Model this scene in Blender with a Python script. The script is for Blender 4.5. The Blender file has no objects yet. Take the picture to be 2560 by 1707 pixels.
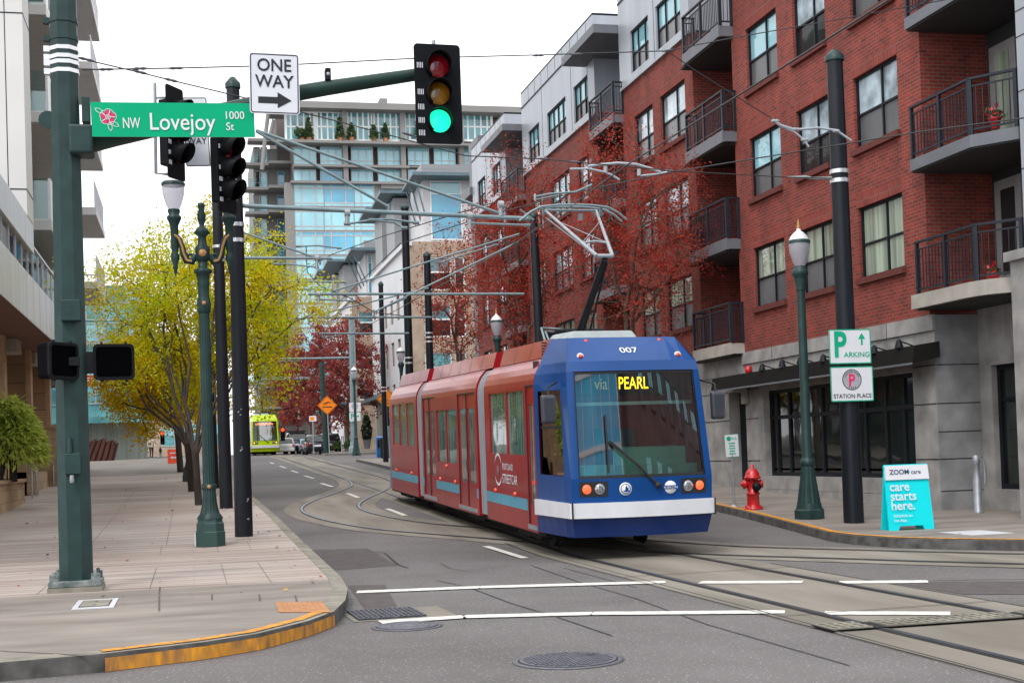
import bpy, math, random
import numpy as np
from mathutils import Vector, Matrix
R = math.radians
random.seed(7)
SC = bpy.context.scene
COL = SC.collection
# ------------------------------------------------------------------ camera
FPX = 3400.; CXP = 1280.; CYP = 1058.
CAM = np.array([0, 0, 1.6])
YAW = math.atan(805/3400); PIT = math.atan(77/3400); ROL = .0335
f0 = np.array([math.sin(YAW)*math.cos(PIT), math.cos(YAW)*math.cos(PIT), math.sin(PIT)])
r0 = np.array([math.cos(YAW), -math.sin(YAW), 0]); u0 = np.cross(r0, f0)
Rc = math.cos(ROL)*r0-math.sin(ROL)*u0; Uc = math.sin(ROL)*r0+math.cos(ROL)*u0
cd = bpy.data.cameras.new('camera'); cam = bpy.data.objects.new('camera', cd); COL.objects.link(cam)
cd.sensor_fit = 'HORIZONTAL'; cd.sensor_width = 36; cd.lens = 36*FPX/2560
cd.shift_y = (CYP-853.5)/2560; cd.clip_start = .1; cd.clip_end = 2000
M = Matrix(((Rc[0], Uc[0], -f0[0], 0), (Rc[1], Uc[1], -f0[1], 0), (Rc[2], Uc[2], -f0[2], 1.6), (0, 0, 0, 1)))
cam.matrix_world = M
SC.camera = cam
# ------------------------------------------------------------------ sky, sun, exposure (bright overcast)
W = bpy.data.worlds.new('World'); SC.world = W; W.use_nodes = True
nt = W.node_tree; nt.nodes.clear()
o_ = nt.nodes.new('ShaderNodeOutputWorld'); bg = nt.nodes.new('ShaderNodeBackground'); sk = nt.nodes.new('ShaderNodeTexSky')
sk.sky_type = 'NISHITA'; sk.sun_disc = False; sk.sun_elevation = R(50); sk.sun_rotation = R(215); sk.dust_density = 4; sk.air_density = 1
hs = nt.nodes.new('ShaderNodeHueSaturation'); hs.inputs['Saturation'].default_value = .12; hs.inputs['Value'].default_value = 1.0
mx = nt.nodes.new('ShaderNodeMix'); mx.data_type = 'RGBA'; mx.inputs[0].default_value = .7
mx.inputs[7].default_value = (12.4, 12.6, 13.0, 1)
nt.links.new(sk.outputs[0], hs.inputs['Color']); nt.links.new(hs.outputs[0], mx.inputs[6]); nt.links.new(mx.outputs[2], bg.inputs[0])
bg.inputs[1].default_value = .12
nt.links.new(bg.outputs[0], o_.inputs[0])
sd = bpy.data.lights.new('sun', 'SUN'); sd.energy = 1.0; sd.angle = R(16); sd.color = (1, .96, .9)
sun = bpy.data.objects.new('sun', sd); COL.objects.link(sun); sun.rotation_euler = (R(40), 0, R(-35))
SC.view_settings.view_transform = 'Standard'; SC.view_settings.look = 'None'; SC.view_settings.exposure = .48; SC.view_settings.gamma = 1
SC.cycles.max_bounces = 6; SC.cycles.diffuse_bounces = 3; SC.cycles.glossy_bounces = 3; SC.cycles.transparent_max_bounces = 8; SC.cycles.transmission_bounces = 4
SC.cycles.caustics_reflective = False; SC.cycles.caustics_refractive = False; SC.cycles.use_denoising = True

# ------------------------------------------------------------------ picture point -> place in the street (metres)
def gz(Y): return float(np.interp(Y, [20.5, 90, 125, 300], [0, 1.9, 2.35, 3.5]))
def ray(x, y): return f0+(x-CXP)/FPX*Rc-(y-CYP)/FPX*Uc
def DP(x, y, d): return CAM+d*ray(x, y)
def onX(x, y, X): d = ray(x, y); return CAM+d*(X/d[0])
def onY(x, y, Y): d = ray(x, y); return CAM+d*(Y/d[1])
def GP(x, y, dz=0):
    d = ray(x, y); lo = 2.
    for t in np.arange(2, 420, .5):
        p = CAM+t*d
        if p[2]-gz(p[1])-dz < 0:
            lo, hi = t-.5, t
            for _ in range(30):
                m = (lo+hi)/2; p = CAM+m*d
                if p[2]-gz(p[1])-dz < 0: hi = m
                else: lo = m
            return CAM+hi*d
    return CAM+420*d

# ------------------------------------------------------------------ materials
def _n(t, k, **kw):
    n = t.nodes.new(k)
    for a, b in kw.items(): setattr(n, a, b)
    return n
def newmat(name):
    m = bpy.data.materials.new(name); m.use_nodes = True
    t = m.node_tree; b = t.nodes['Principled BSDF']
    return m, t, b
def c4(c): return (c[0], c[1], c[2], 1)
def pm(name, col, rough=.5, metal=0, var=.12, scale=3, bump=0, coat=0, spec=.5, stretch=(1, 1, 1), col2=None, emit=0, detail=6):
    """painted / plain surface with noise variation"""
    m, t, b = newmat(name)
    b.inputs['Roughness'].default_value = rough; b.inputs['Metallic'].default_value = metal
    b.inputs['Specular IOR Level'].default_value = spec; b.inputs['Coat Weight'].default_value = coat; b.inputs['Coat Roughness'].default_value = .06
    tc = _n(t, 'ShaderNodeTexCoord'); mp = _n(t, 'ShaderNodeMapping'); mp.inputs['Scale'].default_value = stretch
    nz = _n(t, 'ShaderNodeTexNoise'); nz.inputs['Scale'].default_value = scale; nz.inputs['Detail'].default_value = detail
    t.links.new(tc.outputs['Object'], mp.inputs[0]); t.links.new(mp.outputs[0], nz.inputs['Vector'])
    cr = _n(t, 'ShaderNodeValToRGB'); cr.color_ramp.elements[0].position = .3; cr.color_ramp.elements[1].position = .7
    if col2 is None:
        cr.color_ramp.elements[0].color = c4([max(0, x*(1-var)) for x in col]); cr.color_ramp.elements[1].color = c4([min(1, x*(1+var)) for x in col])
    else:
        cr.color_ramp.elements[0].color = c4(col); cr.color_ramp.elements[1].color = c4(col2)
    t.links.new(nz.outputs['Fac'], cr.inputs[0]); t.links.new(cr.outputs[0], b.inputs['Base Color'])
    if bump:
        bp = _n(t, 'ShaderNodeBump'); bp.inputs['Strength'].default_value = bump; bp.inputs['Distance'].default_value = .02
        t.links.new(nz.outputs['Fac'], bp.inputs['Height']); t.links.new(bp.outputs[0], b.inputs['Normal'])
    if emit:
        b.inputs['Emission Color'].default_value = c4(col); b.inputs['Emission Strength'].default_value = emit
    return m
def brickmat(name, c1, c2, mortar, bw=.2, bh=.068, ms=.006, dark=.35, rough=.85, horiz=False, vdark=(.5, .5, .5)):
    m, t, b = newmat(name); b.inputs['Roughness'].default_value = rough
    tc = _n(t, 'ShaderNodeTexCoord'); sp = _n(t, 'ShaderNodeSeparateXYZ'); ad = _n(t, 'ShaderNodeMath', operation='ADD'); cb = _n(t, 'ShaderNodeCombineXYZ')
    t.links.new(tc.outputs['Object'], sp.inputs[0]); t.links.new(sp.outputs[0], ad.inputs[0]); t.links.new(sp.outputs[1], ad.inputs[1])
    t.links.new(ad.outputs[0], cb.inputs[0]); t.links.new(sp.outputs[2], cb.inputs[1])
    br = _n(t, 'ShaderNodeTexBrick'); br.inputs['Scale'].default_value = 1; br.inputs['Brick Width'].default_value = bw; br.inputs['Row Height'].default_value = bh
    br.inputs['Mortar Size'].default_value = ms; br.inputs['Color1'].default_value = c4(c1); br.inputs['Color2'].default_value = c4(c2); br.inputs['Mortar'].default_value = c4(mortar)
    br.inputs['Bias'].default_value = -.15
    t.links.new(cb.outputs[0], br.inputs['Vector'])
    nz = _n(t, 'ShaderNodeTexNoise'); nz.inputs['Scale'].default_value = 1.3; nz.inputs['Detail'].default_value = 8
    ms_ = _n(t, 'ShaderNodeMapping'); ms_.inputs['Scale'].default_value = (1.1, 1.1, .32); t.links.new(tc.outputs['Object'], ms_.inputs[0]); t.links.new(ms_.outputs[0], nz.inputs['Vector'])
    # second brick lattice with the same spacing picks out dark headers
    b2 = _n(t, 'ShaderNodeTexBrick'); 
    for k, v in (('Scale', 1), ('Brick Width', bw), ('Row Height', bh), ('Mortar Size', 0), ('Bias', -.62)): b2.inputs[k].default_value = v
    b2.inputs['Color1'].default_value = (1, 1, 1, 1); b2.inputs['Color2'].default_value = c4(vdark); b2.inputs['Mortar'].default_value = (1, 1, 1, 1)
    av = _n(t, 'ShaderNodeVectorMath', operation='ADD'); av.inputs[1].default_value = (bw*37, bh*52, 0)
    t.links.new(cb.outputs[0], av.inputs[0]); t.links.new(av.outputs[0], b2.inputs['Vector'])
    mu = _n(t, 'ShaderNodeMix', data_type='RGBA', blend_type='MULTIPLY'); mu.inputs[0].default_value = 1
    t.links.new(br.outputs[0], mu.inputs[6]); t.links.new(b2.outputs[0], mu.inputs[7])
    m2 = _n(t, 'ShaderNodeMix', data_type='RGBA', blend_type='MULTIPLY'); m2.inputs[0].default_value = dark
    rp = _n(t, 'ShaderNodeValToRGB'); rp.color_ramp.elements[0].position = .3; rp.color_ramp.elements[0].color = (.35, .35, .35, 1); rp.color_ramp.elements[1].position = .65
    t.links.new(nz.outputs['Fac'], rp.inputs[0]); t.links.new(mu.outputs[2], m2.inputs[6]); t.links.new(rp.outputs[0], m2.inputs[7])
    t.links.new(m2.outputs[2], b.inputs['Base Color'])
    bp = _n(t, 'ShaderNodeBump', invert=True); bp.inputs['Strength'].default_value = .5; bp.inputs['Distance'].default_value = .01
    t.links.new(br.outputs['Fac'], bp.inputs['Height']); t.links.new(bp.outputs[0], b.inputs['Normal'])
    return m
def glassmat(name, col, rough=.03, ior=1.9, var=.5, scale=.6, folds=0, col2=None):
    """window pane: base colour for room tint and painted sky under a clear reflecting surface"""
    m, t, b = newmat(name); b.inputs['Roughness'].default_value = rough; b.inputs['IOR'].default_value = ior
    tc = _n(t, 'ShaderNodeTexCoord'); nz = _n(t, 'ShaderNodeTexNoise'); nz.inputs['Scale'].default_value = scale; nz.inputs['Detail'].default_value = 3
    mp = _n(t, 'ShaderNodeMapping')
    if folds: mp.inputs['Scale'].default_value = (9, 9, .25)
    t.links.new(tc.outputs['Object'], mp.inputs[0]); t.links.new(mp.outputs[0], nz.inputs['Vector'])
    cr = _n(t, 'ShaderNodeValToRGB'); cr.color_ramp.elements[0].position = .35; cr.color_ramp.elements[1].position = .65
    cr.color_ramp.elements[0].color = c4([x*(1-var) for x in col]); cr.color_ramp.elements[1].color = c4(col2 or [min(1, x*(1+var)) for x in col])
    t.links.new(nz.outputs['Fac'], cr.inputs[0]); t.links.new(cr.outputs[0], b.inputs['Base Color'])
    n2 = _n(t, 'ShaderNodeTexNoise'); n2.inputs['Scale'].default_value = .9; bp = _n(t, 'ShaderNodeBump'); bp.inputs['Strength'].default_value = .05; bp.inputs['Distance'].default_value = .1
    t.links.new(tc.outputs['Object'], n2.inputs['Vector']); t.links.new(n2.outputs['Fac'], bp.inputs['Height']); t.links.new(bp.outputs[0], b.inputs['Normal'])
    return m
def clearglass(name, tint=(.75, .9, .85), refl=1.0):
    m = bpy.data.materials.new(name); m.use_nodes = True; t = m.node_tree; t.nodes.clear()
    o = _n(t, 'ShaderNodeOutputMaterial'); tr = _n(t, 'ShaderNodeBsdfTransparent'); tr.inputs[0].default_value = c4(tint)
    gl = _n(t, 'ShaderNodeBsdfGlossy'); gl.inputs['Roughness'].default_value = .02; gl.inputs[0].default_value = (1, 1, 1, 1)
    fr = _n(t, 'ShaderNodeFresnel'); fr.inputs[0].default_value = 1.55; mt = _n(t, 'ShaderNodeMath', operation='MULTIPLY'); mt.inputs[1].default_value = refl
    mi = _n(t, 'ShaderNodeMixShader')
    t.links.new(fr.outputs[0], mt.inputs[0]); t.links.new(mt.outputs[0], mi.inputs[0]); t.links.new(tr.outputs[0], mi.inputs[1]); t.links.new(gl.outputs[0], mi.inputs[2]); t.links.new(mi.outputs[0], o.inputs[0])
    return m
def leafmat(name, cols, trans=.35):
    m, t, b = newmat(name); b.inputs['Roughness'].default_value = .6; b.inputs['Specular IOR Level'].default_value = .25
    g = _n(t, 'ShaderNodeNewGeometry'); cr = _n(t, 'ShaderNodeValToRGB')
    e = cr.color_ramp.elements
    e[0].color = c4(cols[0]); e[1].color = c4(cols[-1])
    for i, c in enumerate(cols[1:-1]): x = e.new((i+1)/(len(cols)-1)); x.color = c4(c)
    tc = _n(t, 'ShaderNodeTexCoord'); nz = _n(t, 'ShaderNodeTexNoise'); nz.inputs['Scale'].default_value = .9
    t.links.new(tc.outputs['Object'], nz.inputs['Vector'])
    ma = _n(t, 'ShaderNodeMath', operation='MULTIPLY_ADD'); ma.inputs[1].default_value = .55; 
    m3 = _n(t, 'ShaderNodeMath', operation='MULTIPLY_ADD'); m3.inputs[1].default_value = 1.5; m3.inputs[2].default_value = -.52
    t.links.new(nz.outputs['Fac'], m3.inputs[0]); t.links.new(g.outputs['Random Per Island'], ma.inputs[0]); t.links.new(m3.outputs[0], ma.inputs[2])
    t.links.new(ma.outputs[0], cr.inputs[0]); t.links.new(cr.outputs[0], b.inputs['Base Color'])
    tl = _n(t, 'ShaderNodeBsdfTranslucent'); mi = _n(t, 'ShaderNodeMixShader'); mi.inputs[0].default_value = trans
    t.links.new(cr.outputs[0], tl.inputs[0]); out = t.nodes['Material Output']
    t.links.new(b.outputs[0], mi.inputs[1]); t.links.new(tl.outputs[0], mi.inputs[2]); t.links.new(mi.outputs[0], out.inputs[0])
    return m

# ------------------------------------------------------------------ mesh builder
class MB:
    def __init__(s): s.v = []; s.f = []; s.m = []; s.sm = []
    def add(s, vs, fs, mi=0, smooth=False):
        o = len(s.v); s.v.extend([tuple(map(float, p)) for p in vs])
        for f in fs: s.f.append(tuple(i+o for i in f)); s.m.append(mi); s.sm.append(smooth)
        return s
    def quad(s, a, b, c, d, mi=0): return s.add([a, b, c, d], [(0, 1, 2, 3)], mi)
    def box(s, x0, x1, y0, y1, z0, z1, mi=0):
        return s.add([(x0, y0, z0), (x1, y0, z0), (x1, y1, z0), (x0, y1, z0), (x0, y0, z1), (x1, y0, z1), (x1, y1, z1), (x0, y1, z1)],
                     [(0, 3, 2, 1), (4, 5, 6, 7), (0, 1, 5, 4), (1, 2, 6, 5), (2, 3, 7, 6), (3, 0, 4, 7)], mi)
    def obox(s, c, U, V, N, hu, hv, hn, mi=0):
        c = np.array(c, float); U = np.array(U, float)*hu; V = np.array(V, float)*hv; N = np.array(N, float)*hn
        vs = [c+a*U+b*V+d*N for d in (-1, 1) for a, b in ((-1, -1), (1, -1), (1, 1), (-1, 1))]
        return s.add(vs, [(0, 3, 2, 1), (4, 5, 6, 7), (0, 1, 5, 4), (1, 2, 6, 5), (2, 3, 7, 6), (3, 0, 4, 7)], mi)
    def tube(s, pts, rad, n=8, mi=0, cap=True, smooth=True):
        pts = [np.array(p, float) for p in pts]; k = len(pts)
        if not hasattr(rad, '__len__'): rad = [rad]*k
        vs = []; up = None
        for i in range(k):
            d = pts[min(i+1, k-1)]-pts[max(i-1, 0)]; L = np.linalg.norm(d); d = d/L if L > 1e-9 else np.array([0, 0, 1.])
            if up is None:
                a = np.array([0, 0, 1.]) if abs(d[2]) < .9 else np.array([1., 0, 0])
            else: a = up
            x = np.cross(a, d); x = x/(np.linalg.norm(x)+1e-12); y = np.cross(d, x); up = y
            for j in range(n):
                t = 2*math.pi*(j+.5)/n; vs.append(pts[i]+rad[i]*(math.cos(t)*x+math.sin(t)*y))
        fs = [(i*n+j, i*n+(j+1) % n, (i+1)*n+(j+1) % n, (i+1)*n+j) for i in range(k-1) for j in range(n)]
        s.add(vs, fs, mi, smooth)
        if cap:
            s.add([vs[j] for j in range(n)], [tuple(reversed(range(n)))], mi); s.add([vs[(k-1)*n+j] for j in range(n)], [tuple(range(n))], mi)
        return s
    def lathe(s, o, prof, n=16, mi=0, smooth=True, axis='z', rot=0, caps=True):
        vs = []
        for r, h in prof:
            for j in range(n):
                t = 2*math.pi*j/n+rot; a, b = r*math.cos(t), r*math.sin(t)
                p = {'z': (a, b, h), 'x': (h, a, b), 'y': (a, h, b)}[axis]; vs.append((o[0]+p[0], o[1]+p[1], o[2]+p[2]))
        k = len(prof)
        s.add(vs, [(i*n+j, i*n+(j+1) % n, (i+1)*n+(j+1) % n, (i+1)*n+j) for i in range(k-1) for j in range(n)], mi, smooth)
        if caps: s.add(vs[:n], [tuple(reversed(range(n)))], mi); s.add(vs[-n:], [tuple(range(n))], mi)
        return s
    def prism(s, poly, o, U, V, N, th, mi=0, mi_side=None):
        """2-D outline in plane (o,U,V) with thickness th along N"""
        o = np.array(o, float); U = np.array(U, float); V = np.array(V, float); N = np.array(N, float); k = len(poly)
        a = [o+x*U+y*V for x, y in poly]; b = [p+N*th for p in a]
        s.add(b, [tuple(range(k))], mi); s.add(a, [tuple(reversed(range(k)))], mi)
        s.add(a+b, [(i, (i+1) % k, k+(i+1) % k, k+i) for i in range(k)], mi if mi_side is None else mi_side)
        return s
    def build(s, name, mats, parent=None, bevel=0, seg=2):
        if not isinstance(mats, (list, tuple)): mats = [mats]
        off = np.zeros(3); q = parent
        while q is not None: off += np.array(q.location); q = q.parent
        me = bpy.data.meshes.new(name)
        me.from_pydata([tuple(np.array(p)-off) for p in s.v], [], s.f)
        for m in mats: me.materials.append(m)
        me.polygons.foreach_set('material_index', s.m); me.polygons.foreach_set('use_smooth', s.sm); me.update()
        ob = bpy.data.objects.new(name, me); COL.objects.link(ob); ob.parent = parent
        if bevel:
            b = ob.modifiers.new('bevel', 'BEVEL'); b.width = bevel; b.segments = seg; b.limit_method = 'ANGLE'; b.angle_limit = R(40)
        return ob
def thing(name, label, cat, loc=(0, 0, 0), group=None):
    o = bpy.data.objects.new(name, None); COL.objects.link(o); o.location = tuple(map(float, loc)); o.empty_display_size = .2
    o['label'] = label; o['category'] = cat
    if group: o['group'] = group
    return o
def tag(o, label, cat, group=None):
    o['label'] = label; o['category'] = cat
    if group: o['group'] = group
    return o
def struct(o, kind='structure'): o['kind'] = kind; return o
def dup(root, loc, label=None, rotz=0, scale=1, group=None):
    def rec(o, par):
        c = o.copy(); COL.objects.link(c); c.parent = par
        for ch in list(o.children): rec(ch, c)
        return c
    r = rec(root, None); r.location = tuple(map(float, loc)); r.rotation_euler = (0, 0, rotz); r.scale = (scale,)*3 if not hasattr(scale, '__len__') else scale
    if label: r['label'] = label
    if group: r['group'] = group
    return r
def rrect(w, h, r, n=5):
    P = []
    for cx, cy, a in ((w/2-r, h/2-r, 0), (-w/2+r, h/2-r, 90), (-w/2+r, -h/2+r, 180), (w/2-r, -h/2+r, 270)):
        for i in range(n+1):
            t = R(a+90*i/n); P.append((cx+r*math.cos(t), cy+r*math.sin(t)))
    return P
FONT_CACHE = {}
def textmesh(mb, s, o, U, V, N, size, mi=0, align='CENTER', sx=1, bold=0, th=.004):
    """flat raised lettering added to builder mb; o is the baseline anchor"""
    key = (s, bold)
    if key not in FONT_CACHE:
        cu = bpy.data.curves.new('lettering', 'FONT'); cu.body = s; cu.size = 1; cu.align_x = 'LEFT'; cu.offset = bold; cu.resolution_u = 4
        ob = bpy.data.objects.new('lettering', cu); COL.objects.link(ob)
        dg = bpy.context.evaluated_depsgraph_get(); me = bpy.data.meshes.new_from_object(ob.evaluated_get(dg))
        FONT_CACHE[key] = ([tuple(v.co) for v in me.vertices], [tuple(p.vertices) for p in me.polygons])
        bpy.data.objects.remove(ob); bpy.data.curves.remove(cu); bpy.data.meshes.remove(me)
    vs, fs = FONT_CACHE[key]
    x1 = max(v[0] for v in vs) if vs else 0; x0 = min(v[0] for v in vs)
    sh = {'CENTER': -(x0+x1)/2, 'LEFT': -x0, 'RIGHT': -x1}[align]
    o = np.array(o, float); U = np.array(U, float); V = np.array(V, float); N = np.array(N, float)
    mb.add([o+(v[0]+sh)*size*sx*U+v[1]*size*V+N*th for v in vs], fs, mi)
    return (x1-x0)*size*sx
EX, EY, EZ = np.eye(3)
# ================================================================== MATERIALS
MT = {}
MT['dkgreen'] = pm('dark_green_paint', (.017, .045, .043), .45, var=.25, scale=5, spec=.35, bump=.05)
MT['sigarm'] = pm('signal_arm_green', (.016, .042, .034), .45, var=.15, spec=.3)
MT['black'] = pm('black_paint', (.009, .010, .012), .5, var=.2, scale=6, spec=.2)
MT['blackpole'] = pm('black_pole_paint', (.011, .013, .018), .42, var=.25, scale=3, stretch=(4, 4, .6), spec=.28)
MT['galv'] = pm('galvanised_steel', (.36, .38, .41), .5, metal=.5, var=.15, scale=8)
MT['bandsteel'] = pm('band_steel', (.75, .74, .76), .3, metal=.6, var=.1)
MT['armpaint'] = pm('grey_green_pipe', (.20, .27, .29), .4, metal=.3, var=.15)
MT['porcelain'] = pm('insulator', (.35, .37, .38), .3)
MT['wire'] = pm('wire', (.03, .03, .032), .5)
MT['white'] = pm('white_paint', (.78, .78, .78), .45, var=.04)
MT['signwhite'] = pm('sign_white', (.74, .74, .79), .4, var=.03)
MT['signgreen'] = pm('sign_green', (.0, .40, .19), .5, var=.04, spec=.15)
MT['legend'] = pm('sign_legend_white', (.78, .80, .82), .4, var=.02)
MT['signblack'] = pm('sign_black', (.010, .010, .016), .5)
MT['magenta'] = pm('sign_magenta', (.72, .01, .12), .4)
MT['pgreen'] = pm('sign_teal_green', (.0, .40, .22), .4)
MT['pink'] = pm('sign_pink', (.85, .02, .12), .4)
MT['grey'] = pm('grey_disc', (.40, .41, .46), .45)
MT['orange'] = pm('sign_orange', (.95, .24, .0), .5, var=.04)
MT['redboard'] = pm('board_orange_red', (.9, .07, .01), .5)
MT['cyan'] = pm('board_cyan', (.0, .72, .78), .4, var=.02)
MT['navy'] = pm('lettering_navy', (.01, .05, .12), .5)
MT['brass'] = pm('gold_paint', (.50, .26, .10), .45, metal=.2)
def globemat():
    m = bpy.data.materials.new('lamp_globe'); m.use_nodes = True; t = m.node_tree; b = t.nodes['Principled BSDF']; b.inputs['Base Color'].default_value = (.62, .62, .68, 1); b.inputs['Roughness'].default_value = .15
    tr = _n(t, 'ShaderNodeBsdfTransparent'); tr.inputs[0].default_value = (.86, .86, .9, 1); mi = _n(t, 'ShaderNodeMixShader'); mi.inputs[0].default_value = .5
    t.links.new(b.outputs[0], mi.inputs[1]); t.links.new(tr.outputs[0], mi.inputs[2]); t.links.new(mi.outputs[0], t.nodes['Material Output'].inputs[0]); return m
MT['lampglass'] = globemat()
MT['lampcap'] = pm('lamp_cap', (.72, .72, .74), .35)
MT['hydred'] = pm('hydrant_red', (.55, .012, .018), .38, var=.2, scale=12, coat=.3)
MT['concrete'] = pm('concrete_pavement', (.23, .20, .175), .9, var=.3, scale=1.4, bump=.25, stretch=(.5, 1.6, 1), detail=9)
MT['concrete2'] = pm('concrete_kerb', (.24, .22, .18), .9, var=.35, scale=3, bump=.3)
MT['kerbdark'] = pm('kerb_dark_face', (.10, .095, .09), .9, var=.5, scale=5, bump=.3)  # darker mottled concrete for the kerb face
MT['slab'] = pm('track_concrete', (.15, .13, .105), .85, col2=(.27, .24, .20), scale=1.1, bump=.15, detail=10, stretch=(1.6, .22, 1))
MT['rail'] = pm('rail_steel', (.10, .11, .14), .35, metal=.6, var=.3)
MT['railhead'] = pm('rail_polished', (.30, .32, .38), .35, metal=.85, var=.2)
MT['marking'] = pm('white_marking', (.50, .48, .44), .75, col2=(.80, .78, .72), scale=9, detail=10)
MT['yellowk'] = pm('yellow_kerb_paint', (.30, .15, .06), .75, col2=(.88, .36, .015), scale=13, detail=12, stretch=(1, 1, .35))
MT['seam'] = pm('seal_seam', (.03, .028, .028), .8)
MT['iron'] = pm('cast_iron', (.13, .13, .15), .5, metal=.35, var=.3, scale=20)
MT['irondark'] = pm('iron_pit', (.008, .008, .01), .9)
MT['tactile'] = pm('tactile_tile', (.42, .20, .09), .85, var=.15, scale=10)
MT['stone'] = pm('base_stone', (.31, .30, .29), .85, var=.28, scale=2.2, bump=.2, detail=9)
MT['stoneshade'] = pm('base_stone_shaded', (.25, .25, .255), .85, var=.3, scale=2.2, bump=.2, detail=9)  # base stone darkened for the shaded side of the corner pillar
MT['stonelt'] = pm('balcony_stone', (.40, .37, .33), .85, var=.2, scale=2)
MT['brick'] = brickmat('red_brick', (.33, .038, .022), (.19, .024, .018), (.21, .125, .10), .215, .074, .009, .5, vdark=(.30, .34, .42))
MT['soldier'] = brickmat('soldier_brick', (.31, .037, .022), (.22, .027, .019), (.21, .12, .095), .074, .26, .009, .4)
MT['silver'] = pm('silver_panel', (.42, .45, .50), .42, metal=.25, var=.1, scale=.6, stretch=(3, 3, .15))
MT['silverlt'] = pm('silver_panel_light', (.68, .68, .72), .4, metal=.1, var=.08, scale=.6, stretch=(3, 3, .15))
MT['frame'] = pm('window_frame_dark', (.010, .012, .017), .5, spec=.2)
MT['railing'] = pm('railing_paint', (.016, .020, .030), .45, spec=.3)
MT['balcony'] = pm('balcony_fascia', (.14, .15, .17), .5, var=.1)
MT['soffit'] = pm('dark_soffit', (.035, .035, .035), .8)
MT['sill'] = pm('brick_sill', (.12, .026, .02), .85, var=.2, scale=14)
MT['door'] = pm('grey_door', (.30, .29, .29), .5)
MT['awning'] = pm('dark_awning', (.012, .011, .010), .8, spec=.15)
MT['glass_sky'] = glassmat('pane_sky_reflection', (.36, .46, .52), ior=2.2, var=.55, scale=1.6)  # pale base colour stands in for sky mirrored in the upper panes
MT['glass_lo'] = glassmat('pane_screened', (.10, .105, .11), rough=.25, ior=1.5, var=.3)
MT['glass_dk'] = glassmat('pane_dark', (.018, .022, .024), ior=1.7)
MT['glass_gr'] = glassmat('pane_green_curtain', (.30, .36, .28), ior=1.8, var=.45, folds=1)
MT['glass_shop'] = glassmat('shop_pane', (.012, .016, .014), ior=1.75, var=.8)
MT['glass_blue'] = glassmat('pane_blue', (.07, .33, .50), ior=1.8, var=.35, scale=.2)
MT['glass_pale'] = glassmat('pane_pale', (.24, .52, .60), ior=1.8, var=.18, scale=.2)
MT['glass_teal'] = glassmat('pane_teal', (.10, .30, .33), ior=1.7, var=.45, scale=.35)
MT['balglass'] = clearglass('balustrade_glass', (.55, .75, .78))

def asphalt():
    m, t, b = newmat('asphalt'); b.inputs['Roughness'].default_value = .88
    tc = _n(t, 'ShaderNodeTexCoord')
    n1 = _n(t, 'ShaderNodeTexNoise'); n1.inputs['Scale'].default_value = .35; n1.inputs['Detail'].default_value = 10; n1.inputs['Roughness'].default_value = .65
    n2 = _n(t, 'ShaderNodeTexVoronoi'); n2.inputs['Scale'].default_value = 26
    n3 = _n(t, 'ShaderNodeTexNoise'); n3.inputs['Scale'].default_value = 60; n3.inputs['Detail'].default_value = 4
    for n in (n1, n2, n3): t.links.new(tc.outputs['Object'], n.inputs['Vector'])
    c1 = _n(t, 'ShaderNodeValToRGB'); c1.color_ramp.elements[0].position = .32; c1.color_ramp.elements[0].color = (.112, .101, .099, 1); c1.color_ramp.elements[1].position = .75; c1.color_ramp.elements[1].color = (.19, .173, .170, 1)
    t.links.new(n1.outputs['Fac'], c1.inputs[0])
    # pale aggregate flecks
    c2 = _n(t, 'ShaderNodeValToRGB'); c2.color_ramp.elements[0].position = .0; c2.color_ramp.elements[0].color = (1, 1, 1, 1); c2.color_ramp.elements[1].position = .34; c2.color_ramp.elements[1].color = (0, 0, 0, 1)
    t.links.new(n2.outputs['Distance'], c2.inputs[0])
    cc = _n(t, 'ShaderNodeMath', operation='GREATER_THAN'); cc.inputs[1].default_value = .50; t.links.new(n3.outputs['Fac'], cc.inputs[0])
    mm = _n(t, 'ShaderNodeMath', operation='MULTIPLY'); t.links.new(c2.outputs[0], mm.inputs[0]); t.links.new(cc.outputs[0], mm.inputs[1])
    mk = _n(t, 'ShaderNodeMath', operation='MULTIPLY'); mk.inputs[1].default_value = .9; t.links.new(mm.outputs[0], mk.inputs[0])
    mi = _n(t, 'ShaderNodeMix', data_type='RGBA'); mi.inputs[7].default_value = (.50, .47, .46, 1)
    t.links.new(mk.outputs[0], mi.inputs[0]); t.links.new(c1.outputs[0], mi.inputs[6])
    m4 = _n(t, 'ShaderNodeMix', data_type='RGBA', blend_type='MULTIPLY'); m4.inputs[0].default_value = .5
    c5 = _n(t, 'ShaderNodeValToRGB'); c5.color_ramp.elements[0].position = .3; c5.color_ramp.elements[0].color = (.35, .35, .35, 1); c5.color_ramp.elements[1].position = .6
    t.links.new(n3.outputs['Fac'], c5.inputs[0]); t.links.new(mi.outputs[2], m4.inputs[6]); t.links.new(c5.outputs[0], m4.inputs[7])
    t.links.new(m4.outputs[2], b.inputs['Base Color'])
    bp = _n(t, 'ShaderNodeBump'); bp.inputs['Strength'].default_value = .35; bp.inputs['Distance'].default_value = .008
    t.links.new(n3.outputs['Fac'], bp.inputs['Height']); t.links.new(bp.outputs[0], b.inputs['Normal'])
    return m
MT['asphalt'] = asphalt()
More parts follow.
